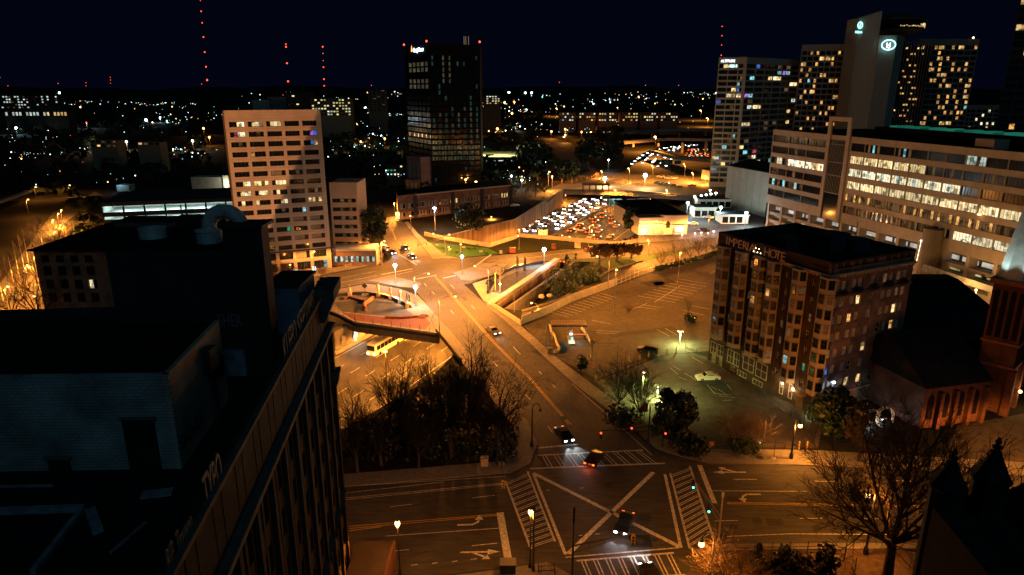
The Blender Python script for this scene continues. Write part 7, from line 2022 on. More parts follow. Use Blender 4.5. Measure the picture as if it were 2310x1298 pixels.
tag(b.obj('kerb_wall',concrete),'tan amber-lit concrete wall between the on-ramp and the dim parking bays','kerb wall')
b=MB();P=gxy([(1177,704),(1265,677),(1320,643),(1379,610),(1450,590)])
for a,c in zip(P[:-1],P[1:]):b.bar(a,c,.25,0,.5)
tag(b.obj('kerb_wall',concrete_d),'low kerb wall of the on-ramp along the planted bank','kerb wall')
fence('tall dark iron fence along the foot of the hotel',[(1545,795),(1596,818),(1680,862),(1757,922),(1812,962)],1.9,4.2,black_metal,black_metal)
fence('dark iron fence along the pavement by the hotel lot',[(1560,1010),(1640,1012),(1720,1014),(1770,1014)],1.8,3.5,black_metal,black_metal)
fence('dark fence between the avenue pavement and the hotel lot',[(1316,852),(1380,900),(1452,953)],1.7,3.5,black_metal,black_metal)
fence('iron fence of the near garden along the lower pavement',[(1658,1256),(1740,1254),(1860,1252),(1905,1256)],1.9,2.1,black_metal,None)
fence('iron fence of the near garden turning towards the viewer',[(1905,1262),(1928,1290),(1950,1330)],1.9,2.1,black_metal,None)
fence('low pale railing of the left kerb ramp by the beige slab link',[(780,606),(815,590),(858,570)],1.2,3,frame_pale,None)
fence('fence of tall square posts round the dark lawn by the far plaza',[(1245,418),(1290,414),(1332,404),(1350,396),(1330,384)],2.4,7,rust_steel,rust_steel,0,2,.5)
fence('iron entrance fence at the near corner by the signal cabinet',[(1215,1292),(1250,1290),(1252,1310)],1.3,1.8,black_metal,black_metal)
for i in range(7):
 x,y=1318+i*20,852-i*6
for i,(x,y)in enumerate(((1298,822),(1305,818),(1316,816),(1326,812),(1463,806),(1485,803),(1504,800),(1525,796),(1344,858),(1360,872),(1375,820),(1395,818),(1418,816),(1443,812))):
 p=gp(x,y);b=MB();b.tube([(0,0,0),(0,0,1.15)],.12,6);b.ball((0,0,1.15),.12,6)
 tag(b.obj('bollard',mat('bollard_yellow',(.45,.36,.1),.7,.3,var=.2),None,(p[0],p[1],0)),'yellow post in the row between the two parking lots','bollard','yellow posts between the parking lots')
p=gp(1243,760);q=gp(1322,760);t=thing('parking_booth','ribbed metal canopy over the parking entrance lane with a green-lit pay island','canopy',(p[0],p[1],0))
W=q[0]-p[0]
for i in range(22):
 b=MB();b.box(W*i/22+.02,-1.6,3.3,W*(i+1)/22-.1,1.8,3.42);b.obj('roof_slat',mat('canopy_slat',(.16,.11,.06),.6,.35,var=.15),t)
b=MB();b.box(0,-1.7,3.0,W,-1.5,3.29);b.box(0,1.5,3.0,W,1.7,3.29);b.obj('roof_beam',dark_steel,t)
for x in(.1,W*.48,W-.2):
 for y in(-1.4,1.4):b=MB();b.box(x,y,0,x+.16,y+.16,3.0);b.obj('post',frame_pale,t)
i0=gp(1288,768);isl=thing('pay_island','cream pay island with a ticket machine and green light under the ribbed canopy','ticket machine',(i0[0],i0[1],0))
b=MB();b.box(-.7,-3,0,.7,2.5,.25);b.obj('island_kerb',frame_pale,isl)
b=MB();b.box(-.45,.2,.26,.45,1.6,1.9);b.obj('machine',mat('machine_cream',(.5,.5,.4),.6,.3,var=.1),isl)
b=MB();b.box(-.3,.1,1.2,.3,.19,1.7);b.obj('screen',emis('screen_white',(.9,1,.95),2),isl)
b=MB();b.ball((.1,-1.3,.9),.22);b.obj('green_light',bulb_teal,isl);add_light('POINT',(.1,-1.6,1.0),160,(.15,1,.7),isl,.1)
add_light('POINT',(1.6,-2.0,.9),60,(.5,.7,1),isl,.2)
b=MB();b.box(.6,1.2,.95,3.4,1.28,1.08);b.obj('barrier_arm',emis('barrier_red',(1,.25,.12),1.2),isl)
for lab,pts in(('curved cream kerb on the left of the parking entrance lane',[(1240,738),(1243,748),(1252,762),(1256,778),(1262,788),(1258,795),(1250,797)]),('straight cream kerb on the right of the parking entrance lane',[(1312,742),(1322,756),(1332,775)])):
 b=MB();P=gxy(pts)
 for a,c in zip(P[:-1],P[1:]):b.bar(a,c,.3,0,.6)
 tag(b.obj('kerb_wall',mat('kerb_cream',(.55,.42,.22),.8,.2,var=.2)),lab,'kerb')
p=gp(1335,810);h=at(1334,765,p[1]);t=thing('gate_post','yellow-striped gate post at the parking exit','post',(p[0],p[1],0));b=MB();b.box(-.18,-.18,0,.18,.18,h[2]);b.obj('post',mat('gate_cream',(.5,.4,.15),.7,.3,var=.2),t);b=MB();b.box(-.5,-.3,h[2]-1,.5,.3,h[2]-.2);b.obj('box',mat('gate_cream',(.5,.4,.15)),t);b=MB();b.tube([(0,-.2,h[2]-.8),(4.6,0,h[2]-1)],.05,5);b.obj('arm',black_metal,t)
p=gp(1453,948);t=thing('lot_sign','red and white parking sign board on a post by the hotel lot corner','sign',(p[0],p[1],0));h=at(1446,945,p[1]-1);b=MB();b.tube([(0,0,0),(0,0,3)],.05,5);b.obj('post',dark_steel,t);b=MB();b.box(-.5,-.1,1.6,.5,0,3.2);b.obj('board',mat('board_red',(.35,.1,.07),.7,.3,var=.15),t)
p=gp(1604,1014);t=thing('lot_sign','small orange notice on the dark hedge by the hotel lot','sign',(p[0],p[1],0));b=MB();b.box(-.4,-.08,.7,.4,-.02,1.4);b.obj('board',mat('board_orange',(.5,.2,.07),.7,.3,var=.15),t);b=MB();b.tube([(0,0,0),(0,0,.7)],.04,4);b.obj('post',dark_steel,t)
for x,y,lab in((1802,1014,'pale bollard at the hotel gate, left of a pair'),(1820,1014,'pale bollard at the hotel gate, right of a pair'),(1555,1018,'pale bollard at the lot corner by the dark hedge')):
 p=gp(x,y);b=MB();b.tube([(0,0,0),(0,0,1.4)],.1,6);tag(b.obj('bollard',mat('bollard_amber',(.5,.36,.14),.7,.3)),lab,'bollard').location=(p[0],p[1],0)
p=gp(1745,1036);t=thing('bus_stop_post','thin sign post with a pale foot on the pavement by the hotel','post',(p[0],p[1],.13));b=MB();b.tube([(0,0,0),(0,0,3.2)],.05,5);b.obj('post',dark_steel,t);b=MB();b.lathe([(.4,0),(.3,.12)],8);b.obj('foot',frame_pale,t)
for x0,y0,x1,y1,lab in((1725,950,1720,1012,'tall thin pole by the crape myrtle in the hotel lot'),(1160,655,1160,705,'tall thin pole standing in the planted bank'),(1185,1140,1184,1140,'')):
 if not lab:continue
 p=gp(x1,y1);h=at(x0,y0,p[1]);b=MB();b.tube([(0,0,-6 if x0<1300 else 0),(0,0,h[2])],.12,6);tag(b.obj('pole',grey_metal,None,(p[0],p[1],0)),lab,'pole')
for i,(x,y)in enumerate(((8,620),(24,600),(32,585),(44,565),(56,552),(66,540),(78,520),(94,516),(98,505))):
 p=gp(x,y+60);h=at(x,y,p[1]);t=thing('flag_pole','flag on a tall pole in the row along the left street','flag',(p[0],p[1],0),0,'flags along the left street')
 b=MB();b.tube([(0,0,0),(0,0,h[2]+3)],.09,5);b.obj('pole',frame_pale,t)
 b=MB();z=h[2]+2.8
 for k in range(4):b.poly([(.1+.3*k,.15*math.sin(k),z-k*.55),(.4+.3*k,.15*math.sin(k+1),z-(k+1)*.55),(.25+.1*k,.15*math.sin(k+1),z-1.0-(k+1)*.6),(.1,.15*math.sin(k),z-1.0-k*.6)])
 b.obj('flag',mat('flag_cloth',(.4,.28,.16),.8,.2,var=.2),t)
b=MB();P=gxy([(-20,480),(30,462),(68,448)]);
for a,c in zip(P[:-1],P[1:]):b.bar(a,c,2.5,3,4.2)
tag(b.obj('footbridge',concrete),'dim bent footbridge deck at the left picture edge','footbridge')
for i,(x,y)in enumerate(((62,735),(72,730),(82,722))):
 p=gp(x,y);b=MB();b.tube([(0,0,0),(0,0,1.2)],.16,6);tag(b.obj('bollard',mat('bollard_tan',(.5,.38,.2),.7,.3)),'tan bollard at the left street crossing','bollard','tan bollards at the left street crossing').location=(p[0],p[1],0)
for x,y,w,lab in((710,608,.5,'small glowing blue-white kiosk panel at the foot of the beige slab lamp'),(668,614,.7,'glowing blue-white kiosk panel among the shrubs before the beige slab')):
 p=gp(x,y+12);h=at(x,y,p[1]);b=MB();b.box(-w,-.1,h[2]-.9,w,.1,h[2]+.9);b.tube([(0,.2,0),(0,.2,h[2])],.08,5);tag(b.obj('kiosk_panel',[emis('kiosk_glow',(.6,.9,1),1.6)],None,(p[0],p[1],0)),lab,'kiosk')
for i,(x,y)in enumerate(((1935,968),(1966,962),(1996,956))):
 p=gp(x,y);b=MB()
 for k in(0,.5):
  b.tube([(-1.3,k,0),(-1.3,k,1.6)]+[(-1.3*math.cos(a),k,1.6+1.3*math.sin(a))for a in[math.pi*j/8 for j in range(1,8)]]+[(1.3,k,1.6),(1.3,k,0)],.12,5)
 tag(b.obj('garden_arch',frame_pale,None,(p[0],p[1],0)),['left','middle','right'][i]+' one of three pale garden arches under the bare trees by the hotel end wall','arch')
 # trees
def bare_tree(seed,H=10.0,fork=.28,limbs=6,spread=.75,up=.55,n2=5,n3=5,n4=4,r0=.22,droop=0.0,twig=.018):
 rg=random.Random(seed);tr=MB();cr=MB()
 def rnd(d,a):
  v=Vector((rg.gauss(0,1),rg.gauss(0,1),rg.gauss(0,1)))
  v-=d*v.dot(d)
  return(d*math.cos(a)+v.normalized()*math.sin(a)).normalized()
 def grow(p,d,L,r,lev):
  pts=[p];rs=[r];q=p;dd=d;n=4 if lev<3 else 3
  for i in range(1,n+1):
   bend=up*.16 if lev<3 else(up*.05-droop)
   dd=(dd+Vector((rg.gauss(0,.10),rg.gauss(0,.10),bend+rg.gauss(0,.06)))).normalized()
   q=q+dd*L/n;pts.append(q);rs.append(max(twig*.6,r*(1-.72*i/n)))
  cr.tube(pts,rs,(6,5,4,3,3)[lev],0,False)
  if lev>=4:return
  nn=(limbs,n2,n3,n4)[lev]if lev<4 else 0
  for k in range(nn):
   f=.22+.78*(k+rg.random())/nn
   j=min(n-1,int(f*n));g=f*n-j
   s=pts[j]+(pts[j+1]-pts[j])*g
   ax=(pts[j+1]-pts[j]).normalized()
   grow(s,rnd(ax,rg.uniform(.42,.95)),L*rg.uniform(.38,.62)*(1.1-.35*f),max(twig,rs[j]*.52),lev+1)
  if lev<4:grow(pts[-1],dd,L*.45,rs[-1],min(4,lev+2))
 top=Vector((rg.uniform(-.02,.02)*H,rg.uniform(-.02,.02)*H,fork*H))
 tr.tube([(0,0,-.3),(0,0,.1),tuple(top*.5),tuple(top)],[r0*1.7,r0*1.15,r0,r0*.85],9)
 for k in range(limbs):
  a=2*math.pi*(k+rg.random()*.7)/limbs
  t=spread*rg.uniform(.55,1.1)
  d=Vector((math.cos(a)*math.sin(t),math.sin(a)*math.sin(t),math.cos(t)))
  grow(top*rg.uniform(.8,1.0),d,H*(1-fork)*rg.uniform(.5,.72),r0*.55,1)
 grow(top,Vector((0,0,1)),H*(1-fork)*.7,r0*.7,1)
 return tr,cr
PROTO={}
def proto(kind):
 if kind in PROTO:return PROTO[kind]
 prm={'oak':dict(seed=3,fork=.2,limbs=7,spread=.8,up=.6,n2=7,n3=6,n4=4,twig=.014),'oak2':dict(seed=9,fork=.24,limbs=7,spread=.65,up=.7,n2=7,n3=6,n4=4,twig=.014),'big':dict(seed=14,fork=.22,limbs=10,spread=.95,up=.5,n2=8,n3=7,n4=5,r0=.2,droop=.02,twig=.016),'street':dict(seed=5,fork=.22,limbs=6,spread=.7,up=.5,n2=5,n3=4,n4=2,r0=.2,twig=.03),'vase':dict(seed=8,fork=.05,limbs=12,spread=.5,up=.35,n2=6,n3=5,n4=3,r0=.12,twig=.02),'sapling':dict(seed=12,fork=.3,limbs=4,spread=.5,up=.8,n2=4,n3=3,n4=1,r0=.12,twig=.02)}[kind]
 tr,cr=bare_tree(**prm)
 PROTO[kind]=(tr,cr,{})
 return PROTO[kind]
def tree(kind,label,base,top,wide=1.0,m=bark,rot=None,z0=0.0,name='bare_tree',group=None,px=None):
 b=gp(base[0],base[1],z0);h=at(top[0],top[1],b[1])
 t=thing(name,label,'tree',b,R.uniform(0,6.28)if rot is None else rot,group)
 s=(h[2]-b[2])/10.0
 tr,cr,cache=proto(kind)
 if m.name not in cache:cache[m.name]=(tr.mesh('trunk',m),cr.mesh('crown',m))
 a,c=cache[m.name]
 zmax=max(v[2]for v in cr.v)
 s*=10.0/zmax
 put('trunk',a,t,(0,0,0),0,(s*wide,s*wide,s));put('crown',c,t,(0,0,0),0,(s*wide,s*wide,s))
 return t
def leafy(name,label,base,top,width_px,m,shape='round',n=900,leaf=.35,seed=1,z0=0.0,group=None,low=.12,cat='tree',lean=0):
 b=gp(base[0],base[1],z0);h=at(top[0],top[1],b[1]);Hh=h[2]-b[2]
 dep=b[1]*_c-(b[2]-CAM_H)*_s
 W=width_px/FPX*dep/2
 t=thing(name,label,cat,b,0,group)
 tb=MB();tb.tube([(0,0,-.2),(0,0,Hh*.35),(0,0,Hh*.8)],[W*.1+.05,W*.06+.03,.03],6)
 for k in range(5):
  a=k*1.3;tb.tube([(0,0,Hh*(.25+k*.1)),(W*.6*math.cos(a),W*.6*math.sin(a),Hh*(.4+k*.1))],[W*.03+.03,.02],4)
 tb.obj('trunk',bark,t)
 rg=random.Random(seed);cb=MB()
 lumps=[]
 for i in range(16):
  if shape=='cone':
   f=rg.random();r=W*(1-f)*.95;a=rg.uniform(0,6.28);lumps.append((Vector((r*.55*math.cos(a),r*.55*math.sin(a),Hh*(low+f*(.97-low)))),max(.25,r*.55)))
  elif shape=='flat':
   a=rg.uniform(0,6.28);r=W*math.sqrt(rg.random())*.8;lumps.append((Vector((r*math.cos(a),r*math.sin(a),Hh*rg.uniform(.55,.9))),W*.32))
  else:
   a=rg.uniform(0,6.28);f=rg.uniform(0,1);r=W*.62*math.sin(math.pi*(.15+.75*f));lumps.append((Vector((r*math.cos(a),r*math.sin(a),Hh*(low+.1+f*(.78-low)))),W*rg.uniform(.3,.48)))
 for i in range(n):
  c0,rr=rg.choice(lumps)
  d=Vector((rg.gauss(0,1),rg.gauss(0,1),rg.gauss(0,1))).normalized()
  c=c0+d*rr*rg.uniform(.65,1.08)
  if c.z<Hh*low*.6:c.z=Hh*low*.6+rg.random()*.3
  if c.z>Hh:c.z=Hh-rg.random()*.3
  u=(d.cross(Vector((rg.gauss(0,1),rg.gauss(0,1),rg.gauss(0,1))))).normalized();w=(d*.6+Vector((rg.gauss(0,.5),rg.gauss(0,.5),rg.gauss(0,.5)))).cross(u).normalized();s=leaf*rg.uniform(.55,1.3)
  cb.poly([c-u*s,c+w*s*.55,c+u*s,c-w*s*.55])
 cb.obj('crown',m,t)
 return t
tree('big','huge bare spreading tree in front of the near pinnacles',(2002,1300),(1990,838),1.1,bark,1.2)
tree('vase','twiggy bare tree lit from within by the lamp at the near corner',(1648,1340),(1630,1195),1.5,bark_pale)
tree('oak','tall bare tree standing before the avenue bridge, tallest of the park trees',(1060,1000),(1060,716),.8,bark)
tree('oak2','bare tree of the park bank over the lower freeway, left of the tallest',(905,985),(898,778),.95,bark,z0=-2)
tree('oak','bare tree glowing amber over the bank below the bridge edge',(975,930),(968,770),1.0,bark,z0=-2)
tree('oak2','bare tree at the far left of the park bank beside the brick corner',(806,1068),(800,840),.75,bark)
tree('street','spreading bare tree on the avenue edge of the park',(1125,985),(1135,800),1.1,bark)
tree('street','low bare tree deep in the dark park',(860,1050),(860,890),1.1,bark)
tree('oak','thin bare tree in the middle of the dark park',(945,1058),(948,880),.8,bark)
tree('sapling','pale-stemmed sapling at the front of the dark park',(1017,1036),(1020,960),.9,bark_pale)
tree('vase','willowy many-stemmed tree at the corner of the green-lit lot, left one',(1398,912),(1402,778),1.35,leaf_dark)
tree('vase','willowy many-stemmed tree over the green lamp, right one',(1444,938),(1446,796),1.15,leaf_mid)
tree('vase','brown many-stemmed crape myrtle in the hotel lot, left of its clump',(1652,1006),(1650,905),1.3,bark_pale)
tree('vase','brown many-stemmed crape myrtle in the hotel lot, right of its clump',(1700,1008),(1700,912),1.3,bark_pale)
leafy('magnolia','dark glossy evergreen magnolia standing on the hotel lot corner',(1512,1004),(1518,868),112,leaf_dark,'round',2600,.42,4)
leafy('evergreen_tree','dark evergreen tree at the hotel corner above the glowing shrub',(1885,990),(1890,882),130,leaf_dark,'round',2200,.5,8)
leafy('shrub','glowing yellow-green shrub at the hotel door',(1832,948),(1832,908),50,leaf_mid,'round',500,.3,5,cat='shrub')
leafy('conifer','tall dark conifer beside the on-ramp, left of the pair',(1278,652),(1277,564),44,leaf_dark,'cone',1800,.32,6,z0=-2)
leafy('conifer','shorter dark conifer beside the on-ramp, right of the pair',(1297,645),(1295,571),34,leaf_dark,'cone',1500,.32,7,z0=-2)
leafy('evergreen_tree','broad dark evergreen bush at the foot of the conifers',(1272,668),(1268,604),100,leaf_dark,'round',3200,.3,9,z0=-2)
leafy('evergreen_tree','dark evergreen bush right of the conifers on the ramp verge',(1330,640),(1328,596),70,leaf_dark,'round',1800,.3,10)
for i,(x,y,tx,w,lab)in enumerate(((1352,602,1350,62,'low umbrella-shaped dark tree on the ramp verge, left of three'),(1392,590,1388,70,'low umbrella-shaped dark tree on the ramp verge, middle of three'),(1424,584,1422,50,'low umbrella-shaped dark tree on the ramp verge, right of three'))):
 leafy('spreading_tree',lab,(x,y),(tx,553),w,leaf_brown,'flat',900,.5,20+i)
for i,(x,y,ty)in enumerate(((1492,606,550),(1526,598,540),(1556,590,532),(1574,584,528),(1592,578,528),(1608,572,524))):
 tree('street',['first bare tree of the row along the parking lot edge, nearest the fence end','second bare tree of the row along the parking lot edge','third bare tree of the row, under the tall orange lamp','fourth bare tree of the row along the parking lot edge','fifth bare tree of the row along the parking lot edge','last bare tree of the row, against the hotel'][i],(x,y),(x,ty),1.15,bark_pale)
b=MB();P=gxy([(1480,612),(1520,602),(1560,592),(1600,580),(1640,570)])
hedge=bushy('hedge',None,(0,0,0),.01,leaf_dark,1)
bpy.data.objects.remove(hedge)
rg_=random.Random(3);hb_=MB()
for a,c in zip(P[:-1],P[1:]):
 for i in range(320):
  k=rg_.random();v=Vector((a[0]+(c[0]-a[0])*k+rg_.uniform(-.9,.9),a[1]+(c[1]-a[1])*k+rg_.uniform(-.9,.9),rg_.uniform(.1,1.4)))
  u=Vector((rg_.gauss(0,1),rg_.gauss(0,1),rg_.gauss(0,1))).normalized();w=u.cross(Vector((rg_.gauss(0,1),rg_.gauss(0,1),rg_.gauss(0,1)))).normalized()
  hb_.poly([v-u*.4,v+w*.25,v+u*.4,v-w*.25])
tag(hb_.obj('hedge',leaf_dark),'dark clipped hedge under the row of bare trees at the parking lot edge','hedge')
tree('vase','small twiggy round tree on the bare island of the parking lot',(1417,708),(1416,676),1.4,bark_pale)
tree('sapling','bare sapling rising from a round bush in the parking lot',(1552,722),(1550,655),1.2,bark_pale)
leafy('shrub','round dark bush at the foot of the lot sapling',(1556,724),(1556,708),32,leaf_dark,'round',300,.3,31,cat='shrub')
leafy('shrub','dark green columnar bush by the gate near the avenue',(1311,838),(1310,800),30,leaf_mid,'round',500,.3,32,cat='shrub')
leafy('shrub','dark hedge bush behind the red and white lot sign',(1405,955),(1400,915),90,leaf_dark,'round',700,.35,33,cat='shrub')
leafy('shrub','dark hedge bush along the hotel lot pavement under the magnolia',(1560,1018),(1560,990),90,leaf_dark,'round',700,.35,34,cat='shrub')
leafy('shrub','leafy bush at the roots of the crape myrtles',(1675,1014),(1675,992),80,leaf_mid,'round',500,.3,35,cat='shrub')
for i,(x,y,ty,w,lab)in enumerate(((1706,1292,1228,60,'pointed dark conifer in the near garden'),(1760,1310,1240,100,'broad dark bush in the near garden behind the iron fence'),(1855,1300,1225,70,'round dark bush at the end of the near garden fence'),(1800,1330,1262,120,'low dark bush at the bottom edge of the near garden'))):
 leafy('shrub',lab,(x,y),(x,ty),w,leaf_dark,'cone' if i==0 else 'round',800,.28,40+i,cat='shrub')
for i,(x,y,ty,w)in enumerate(((2042,716,600,.9),(2080,735,585,1.0),(2112,730,610,.9),(2150,735,640,.9),(2060,760,650,1.1))):
 tree('oak2' if i%2 else 'street',['bare tree behind the hotel end wall, first from the hotel','tallest bare tree between hotel and office base','bare tree before the parking ramp, third from the hotel','bare tree beside the church tower','low bare tree at the hall roof edge'][i],(x,y),(x,ty),w,bark)
for i,(x,y,ty,w)in enumerate(((1935,1042,900,.8),(2040,1048,915,.9),(2140,1052,930,.8))):
 tree('oak',['bare street tree on the far pavement, in front of the white garden lamps','bare street tree on the far pavement, before the church nave','bare street tree on the far pavement, before the church tower'][i],(x,y),(x,ty),w,bark)
leafy('evergreen_tree','tall dark tree at the avenue kerb beside the beige slab, in front',(842,575),(840,448),72,leaf_dark,'round',1600,.6,50,low=.2)
leafy('evergreen_tree','tall dark tree at the avenue kerb beside the beige slab, behind',(800,555),(805,440),70,leaf_dark,'round',1400,.6,51,low=.2)
tree('oak2','bare twigged tree at the avenue kerb with bokeh of lamps behind',(862,560),(858,450),.8,bark)
for i,(x,y,ty)in enumerate(((612,640,560),(640,636,575),(672,632,585),(730,625,590))):
 tree('vase',['bare shrubby tree at the beige slab foot, leftmost','bare shrubby tree at the beige slab foot, second','bare shrubby tree at the beige slab foot by the kiosk panel','bare shrubby tree right of the tall lamp pole'][i],(x,y),(x,ty),1.3,bark_pale)
for i,(x,y,ty,w)in enumerate(((60,668,590,1.2),(84,640,565,1.1),(108,602,528,1.1),(130,570,500,1.1),(150,545,490,1.1),(30,720,640,1.2),(92,738,600,1.1),(20,800,740,1.2))):
 tree('street',['bare tree of the left street glowing orange, nearest the first lamp','bare tree of the left street below the third lamp','bare tree of the left street under the fourth lamp','bare tree of the left street by the fifth lamp','bare tree at the far bend of the left street','bare tree at the left picture edge by the red signal','large-limbed bare tree before the tan block','bare treetop over the roof edge at the left margin'][i],(x,y),(x,ty),w,bark_pale if i<5 else bark)
for i,(x,y,ty)in enumerate(((1208,446,405),(1228,442,400),(1185,452,412),(1160,446,415),(1135,455,420),(1092,470,430))):
 tree('street',['bare tree silhouetted on the amber upper road, first from the far bridge','bare tree silhouetted on the amber upper road, second','bare tree on the amber upper road, third','bare tree by the white parked car above the wall','bare tree beside the school roof','bare tree behind the school pier'][i],(x,y),(x,ty),1.1,bark)
leafy('tree','rounded dark tree by the winding road',(1282,408),(1280,362),66,leaf_dark,'round',900,1.0,60)
leafy('tree','large dark tree beyond the far plaza, left of the glowing brown one',(1325,382),(1322,300),62,leaf_dark,'round',1200,1.2,61)
leafy('tree','large dark tree beyond the far plaza, under the glowing brown one',(1378,375),(1380,318),58,leaf_dark,'round',1000,1.2,62)
leafy('tree','pyramid-shaped brown tree glowing under the big orange lamp',(1386,345),(1386,287),70,leaf_brown,'cone',1300,1.2,63)
leafy('tree','dark bushy tree behind the parking deck',(1205,375),(1205,318),90,leaf_dark,'round',1200,1.2,64)
leafy('tree','bushy tree before the concrete hall at the office foot',(1696,440),(1697,405),52,leaf_mid,'round',700,.6,65)
leafy('tree','dark tree mass before the masonry block',(950,448),(950,412),70,leaf_dark,'round',700,.8,66)
leafy('tree','dark tree beside the white building along the freeway edge',(1424,520),(1424,466),46,leaf_dark,'round',900,.7,67)
leafy('tree','dark shrubby tree in the yard above the retaining wall',(1060,520),(1060,462),84,leaf_dark,'round',1000,.7,68)
for i,(x,y,tx,ty)in enumerate(((1000,1000,1000,838),(1090,1020,1092,850),(830,1040,832,900),(920,1030,918,890),(1140,1000,1142,880),(1035,940,1030,790),(880,960,878,820))):
 tree(('oak','oak2')[i%2],['dark bare tree crowded in the park, under the tallest','dark bare tree at the park path corner','dark bare tree at the park edge by the tall brick corner','dark bare tree in the park interior','dark bare tree beside the avenue pavement, by the hooked lamp','dark bare tree hard against the tallest one','dark bare tree on the brow of the bank'][i],(x,y),(tx,ty),.95,mat('bark_dark',(.016,.012,.009),.95,.1,var=.3,scale=4))
RU=random.Random(31);ug=MB()
PK=[(-27,101),(-24,93),(-2,92.5),(1.5,97),(.8,104),(-6,118),(-11,130),(-15,122)]
for i in range(5200):
 k=RU.random();j=RU.random();x=-27+30*k;y=93+38*j
 if x>-.2-(y-104)*.42 if y>104 else x>1.0:continue
 if y>101+(x+27)*1.9:continue
 v=Vector((x,y,RU.uniform(.05,.9)*(1.2 if RU.random()<.2 else.6)))
 u=Vector((RU.gauss(0,1),RU.gauss(0,1),RU.gauss(0,1))).normalized();w=u.cross(Vector((RU.gauss(0,1),RU.gauss(0,1),RU.gauss(0,1)))).normalized();s=RU.uniform(.15,.45)
 ug.poly([v-u*s,v+w*s*.6,v+u*s,v-w*s*.6])
tag(ug.obj('undergrowth',leaf_dark),kind='stuff')
# the distant city
RD=random.Random(99)
hill=MB()
for i in range(60):
 x0,x1=-14000+i*466,-14000+(i+1)*466
 f=lambda x:70+28*math.sin(x*.0011)+16*math.sin(x*.0031+1)+8*math.sin(x*.009)
 hill.poly([(x0,12000,-1),(x1,12000,-1),(x1,13500,f(x1)),(x0,13500,f(x0))])
structure(hill.obj('hills',mat('hill_dark',(.012,.014,.012),.95,.1,var=.3,scale=.002)))
wd=MB()
zones=[(0,490,262,500,260),(740,915,262,430,110),(1085,1235,262,420,110),(1280,1420,262,330,60),(0,900,215,262,60),(1100,1620,215,262,60),(0,230,480,560,30),(1180,1260,300,400,20)]
for x0,x1,y0,y1,n in zones:
 for i in range(n):
  x,y=RD.uniform(x0,x1),RD.uniform(y0,y1)
  p=gp(x,y)
  if 1205<x<1330 and 300<y<385:continue
  if x<160 and y>440:continue
  if 235<x<540 and y>420:continue
  s=min(14,3.0+p[1]*.006)*RD.uniform(.6,1.3)
  for k in range(34):
   d=Vector((RD.gauss(0,1),RD.gauss(0,1),RD.gauss(0,1))).normalized()
   c=Vector(p)+Vector((d.x*s,d.y*s,abs(d.z)*s*1.1+s*.3))*RD.uniform(.7,1.05)
   u=d.cross(Vector((RD.gauss(0,1),RD.gauss(0,1),RD.gauss(0,1)))).normalized();w=d.cross(u);q=s*RD.uniform(.16,.4)
   wd.poly([c-u*q,c+w*q*.7,c+u*q,c-w*q*.7])
tag(wd.obj('far_woods',mat('far_leaf',(.022,.03,.016),.9,.1,var=.5,scale=.2)),kind='stuff')
gl=MB()
lamp_ms={}
def far_lamp_mesh(m):
 if m.name not in lamp_ms:
  b=MB();b.ball((0,0,0),1.0,6);b.tube([(0,0,-9),(0,0,-1)],.12,4,1);lamp_ms[m.name]=b.mesh('distant_lamp',[m,grey_metal])
 return lamp_ms[m.name]
far_o=emis('far_orange',(1,.5,.15),4,.5);far_w=emis('far_white',(.7,.9,1),4,.5);far_y=emis('far_yellow',(1,.85,.55),4,.5);far_t=emis('far_teal',(.3,.9,1),4,.5);far_r=emis('far_red',(1,.07,.03),3,.3)
fzones=[(0,490,228,330,44,'left city'),(0,500,330,430,16,'left woods'),(470,910,205,262,22,'city above the beige slab'),(740,912,262,400,22,'woods left of the glass tower'),(1085,1240,215,300,26,'city right of the glass tower'),(1240,1620,208,262,30,'city on the right horizon'),(1240,1610,262,300,20,'right apartment rows'),(1090,1240,300,420,8,'dark woods right of the glass tower')]
for x0,x1,y0,y1,n,nm in fzones:
 cl=[(RD.uniform(x0,x1),y0+(y1-y0)*RD.random()**1.2,RD.uniform(8,46),RD.uniform(1.5,6))for _ in range(max(4,n//3))]
 for i in range(n*5):
  if RD.random()<.72:
   cx_,cy_,sx_,sy_=RD.choice(cl);x,y=cx_+RD.gauss(0,sx_),cy_+RD.gauss(0,sy_)
   if RD.random()<.35:y=cy_+(x-cx_)*.04
  else:x,y=RD.uniform(x0,x1),y0+(y1-y0)*RD.random()**1.25
  if not(x0<=x<=x1 and y0<=y<=y1):continue
  p=gp(x,y,7);dep=p[1]
  m=RD.choice([far_o,far_o,far_w,far_y,far_t,far_w]if x>1000 or RD.random()<.6 else[far_t,far_w,far_w,far_y])
  if i<n:
   r=dep/FPX*RD.uniform(.7,1.6)
   o=put('distant_lamp',far_lamp_mesh(m),None,p,0,r)
   tag(o,{'far_orange':'orange','far_white':'cold white','far_yellow':'warm white','far_teal':'bluish'}[m.name]+' distant lamp glowing in the '+nm,'street lamp','distant lamps of the '+nm)
  else:
   r=dep/FPX*RD.uniform(.25,.7)
   k=[far_o,far_w,far_y,far_t,far_r].index(m)if RD.random()>.06 else 4
   gl.ball(p,r,4,k)
tag(gl.obj('city_lights',[far_o,far_w,far_y,far_t,far_r]),kind='stuff')
for i in range(9):
 pass
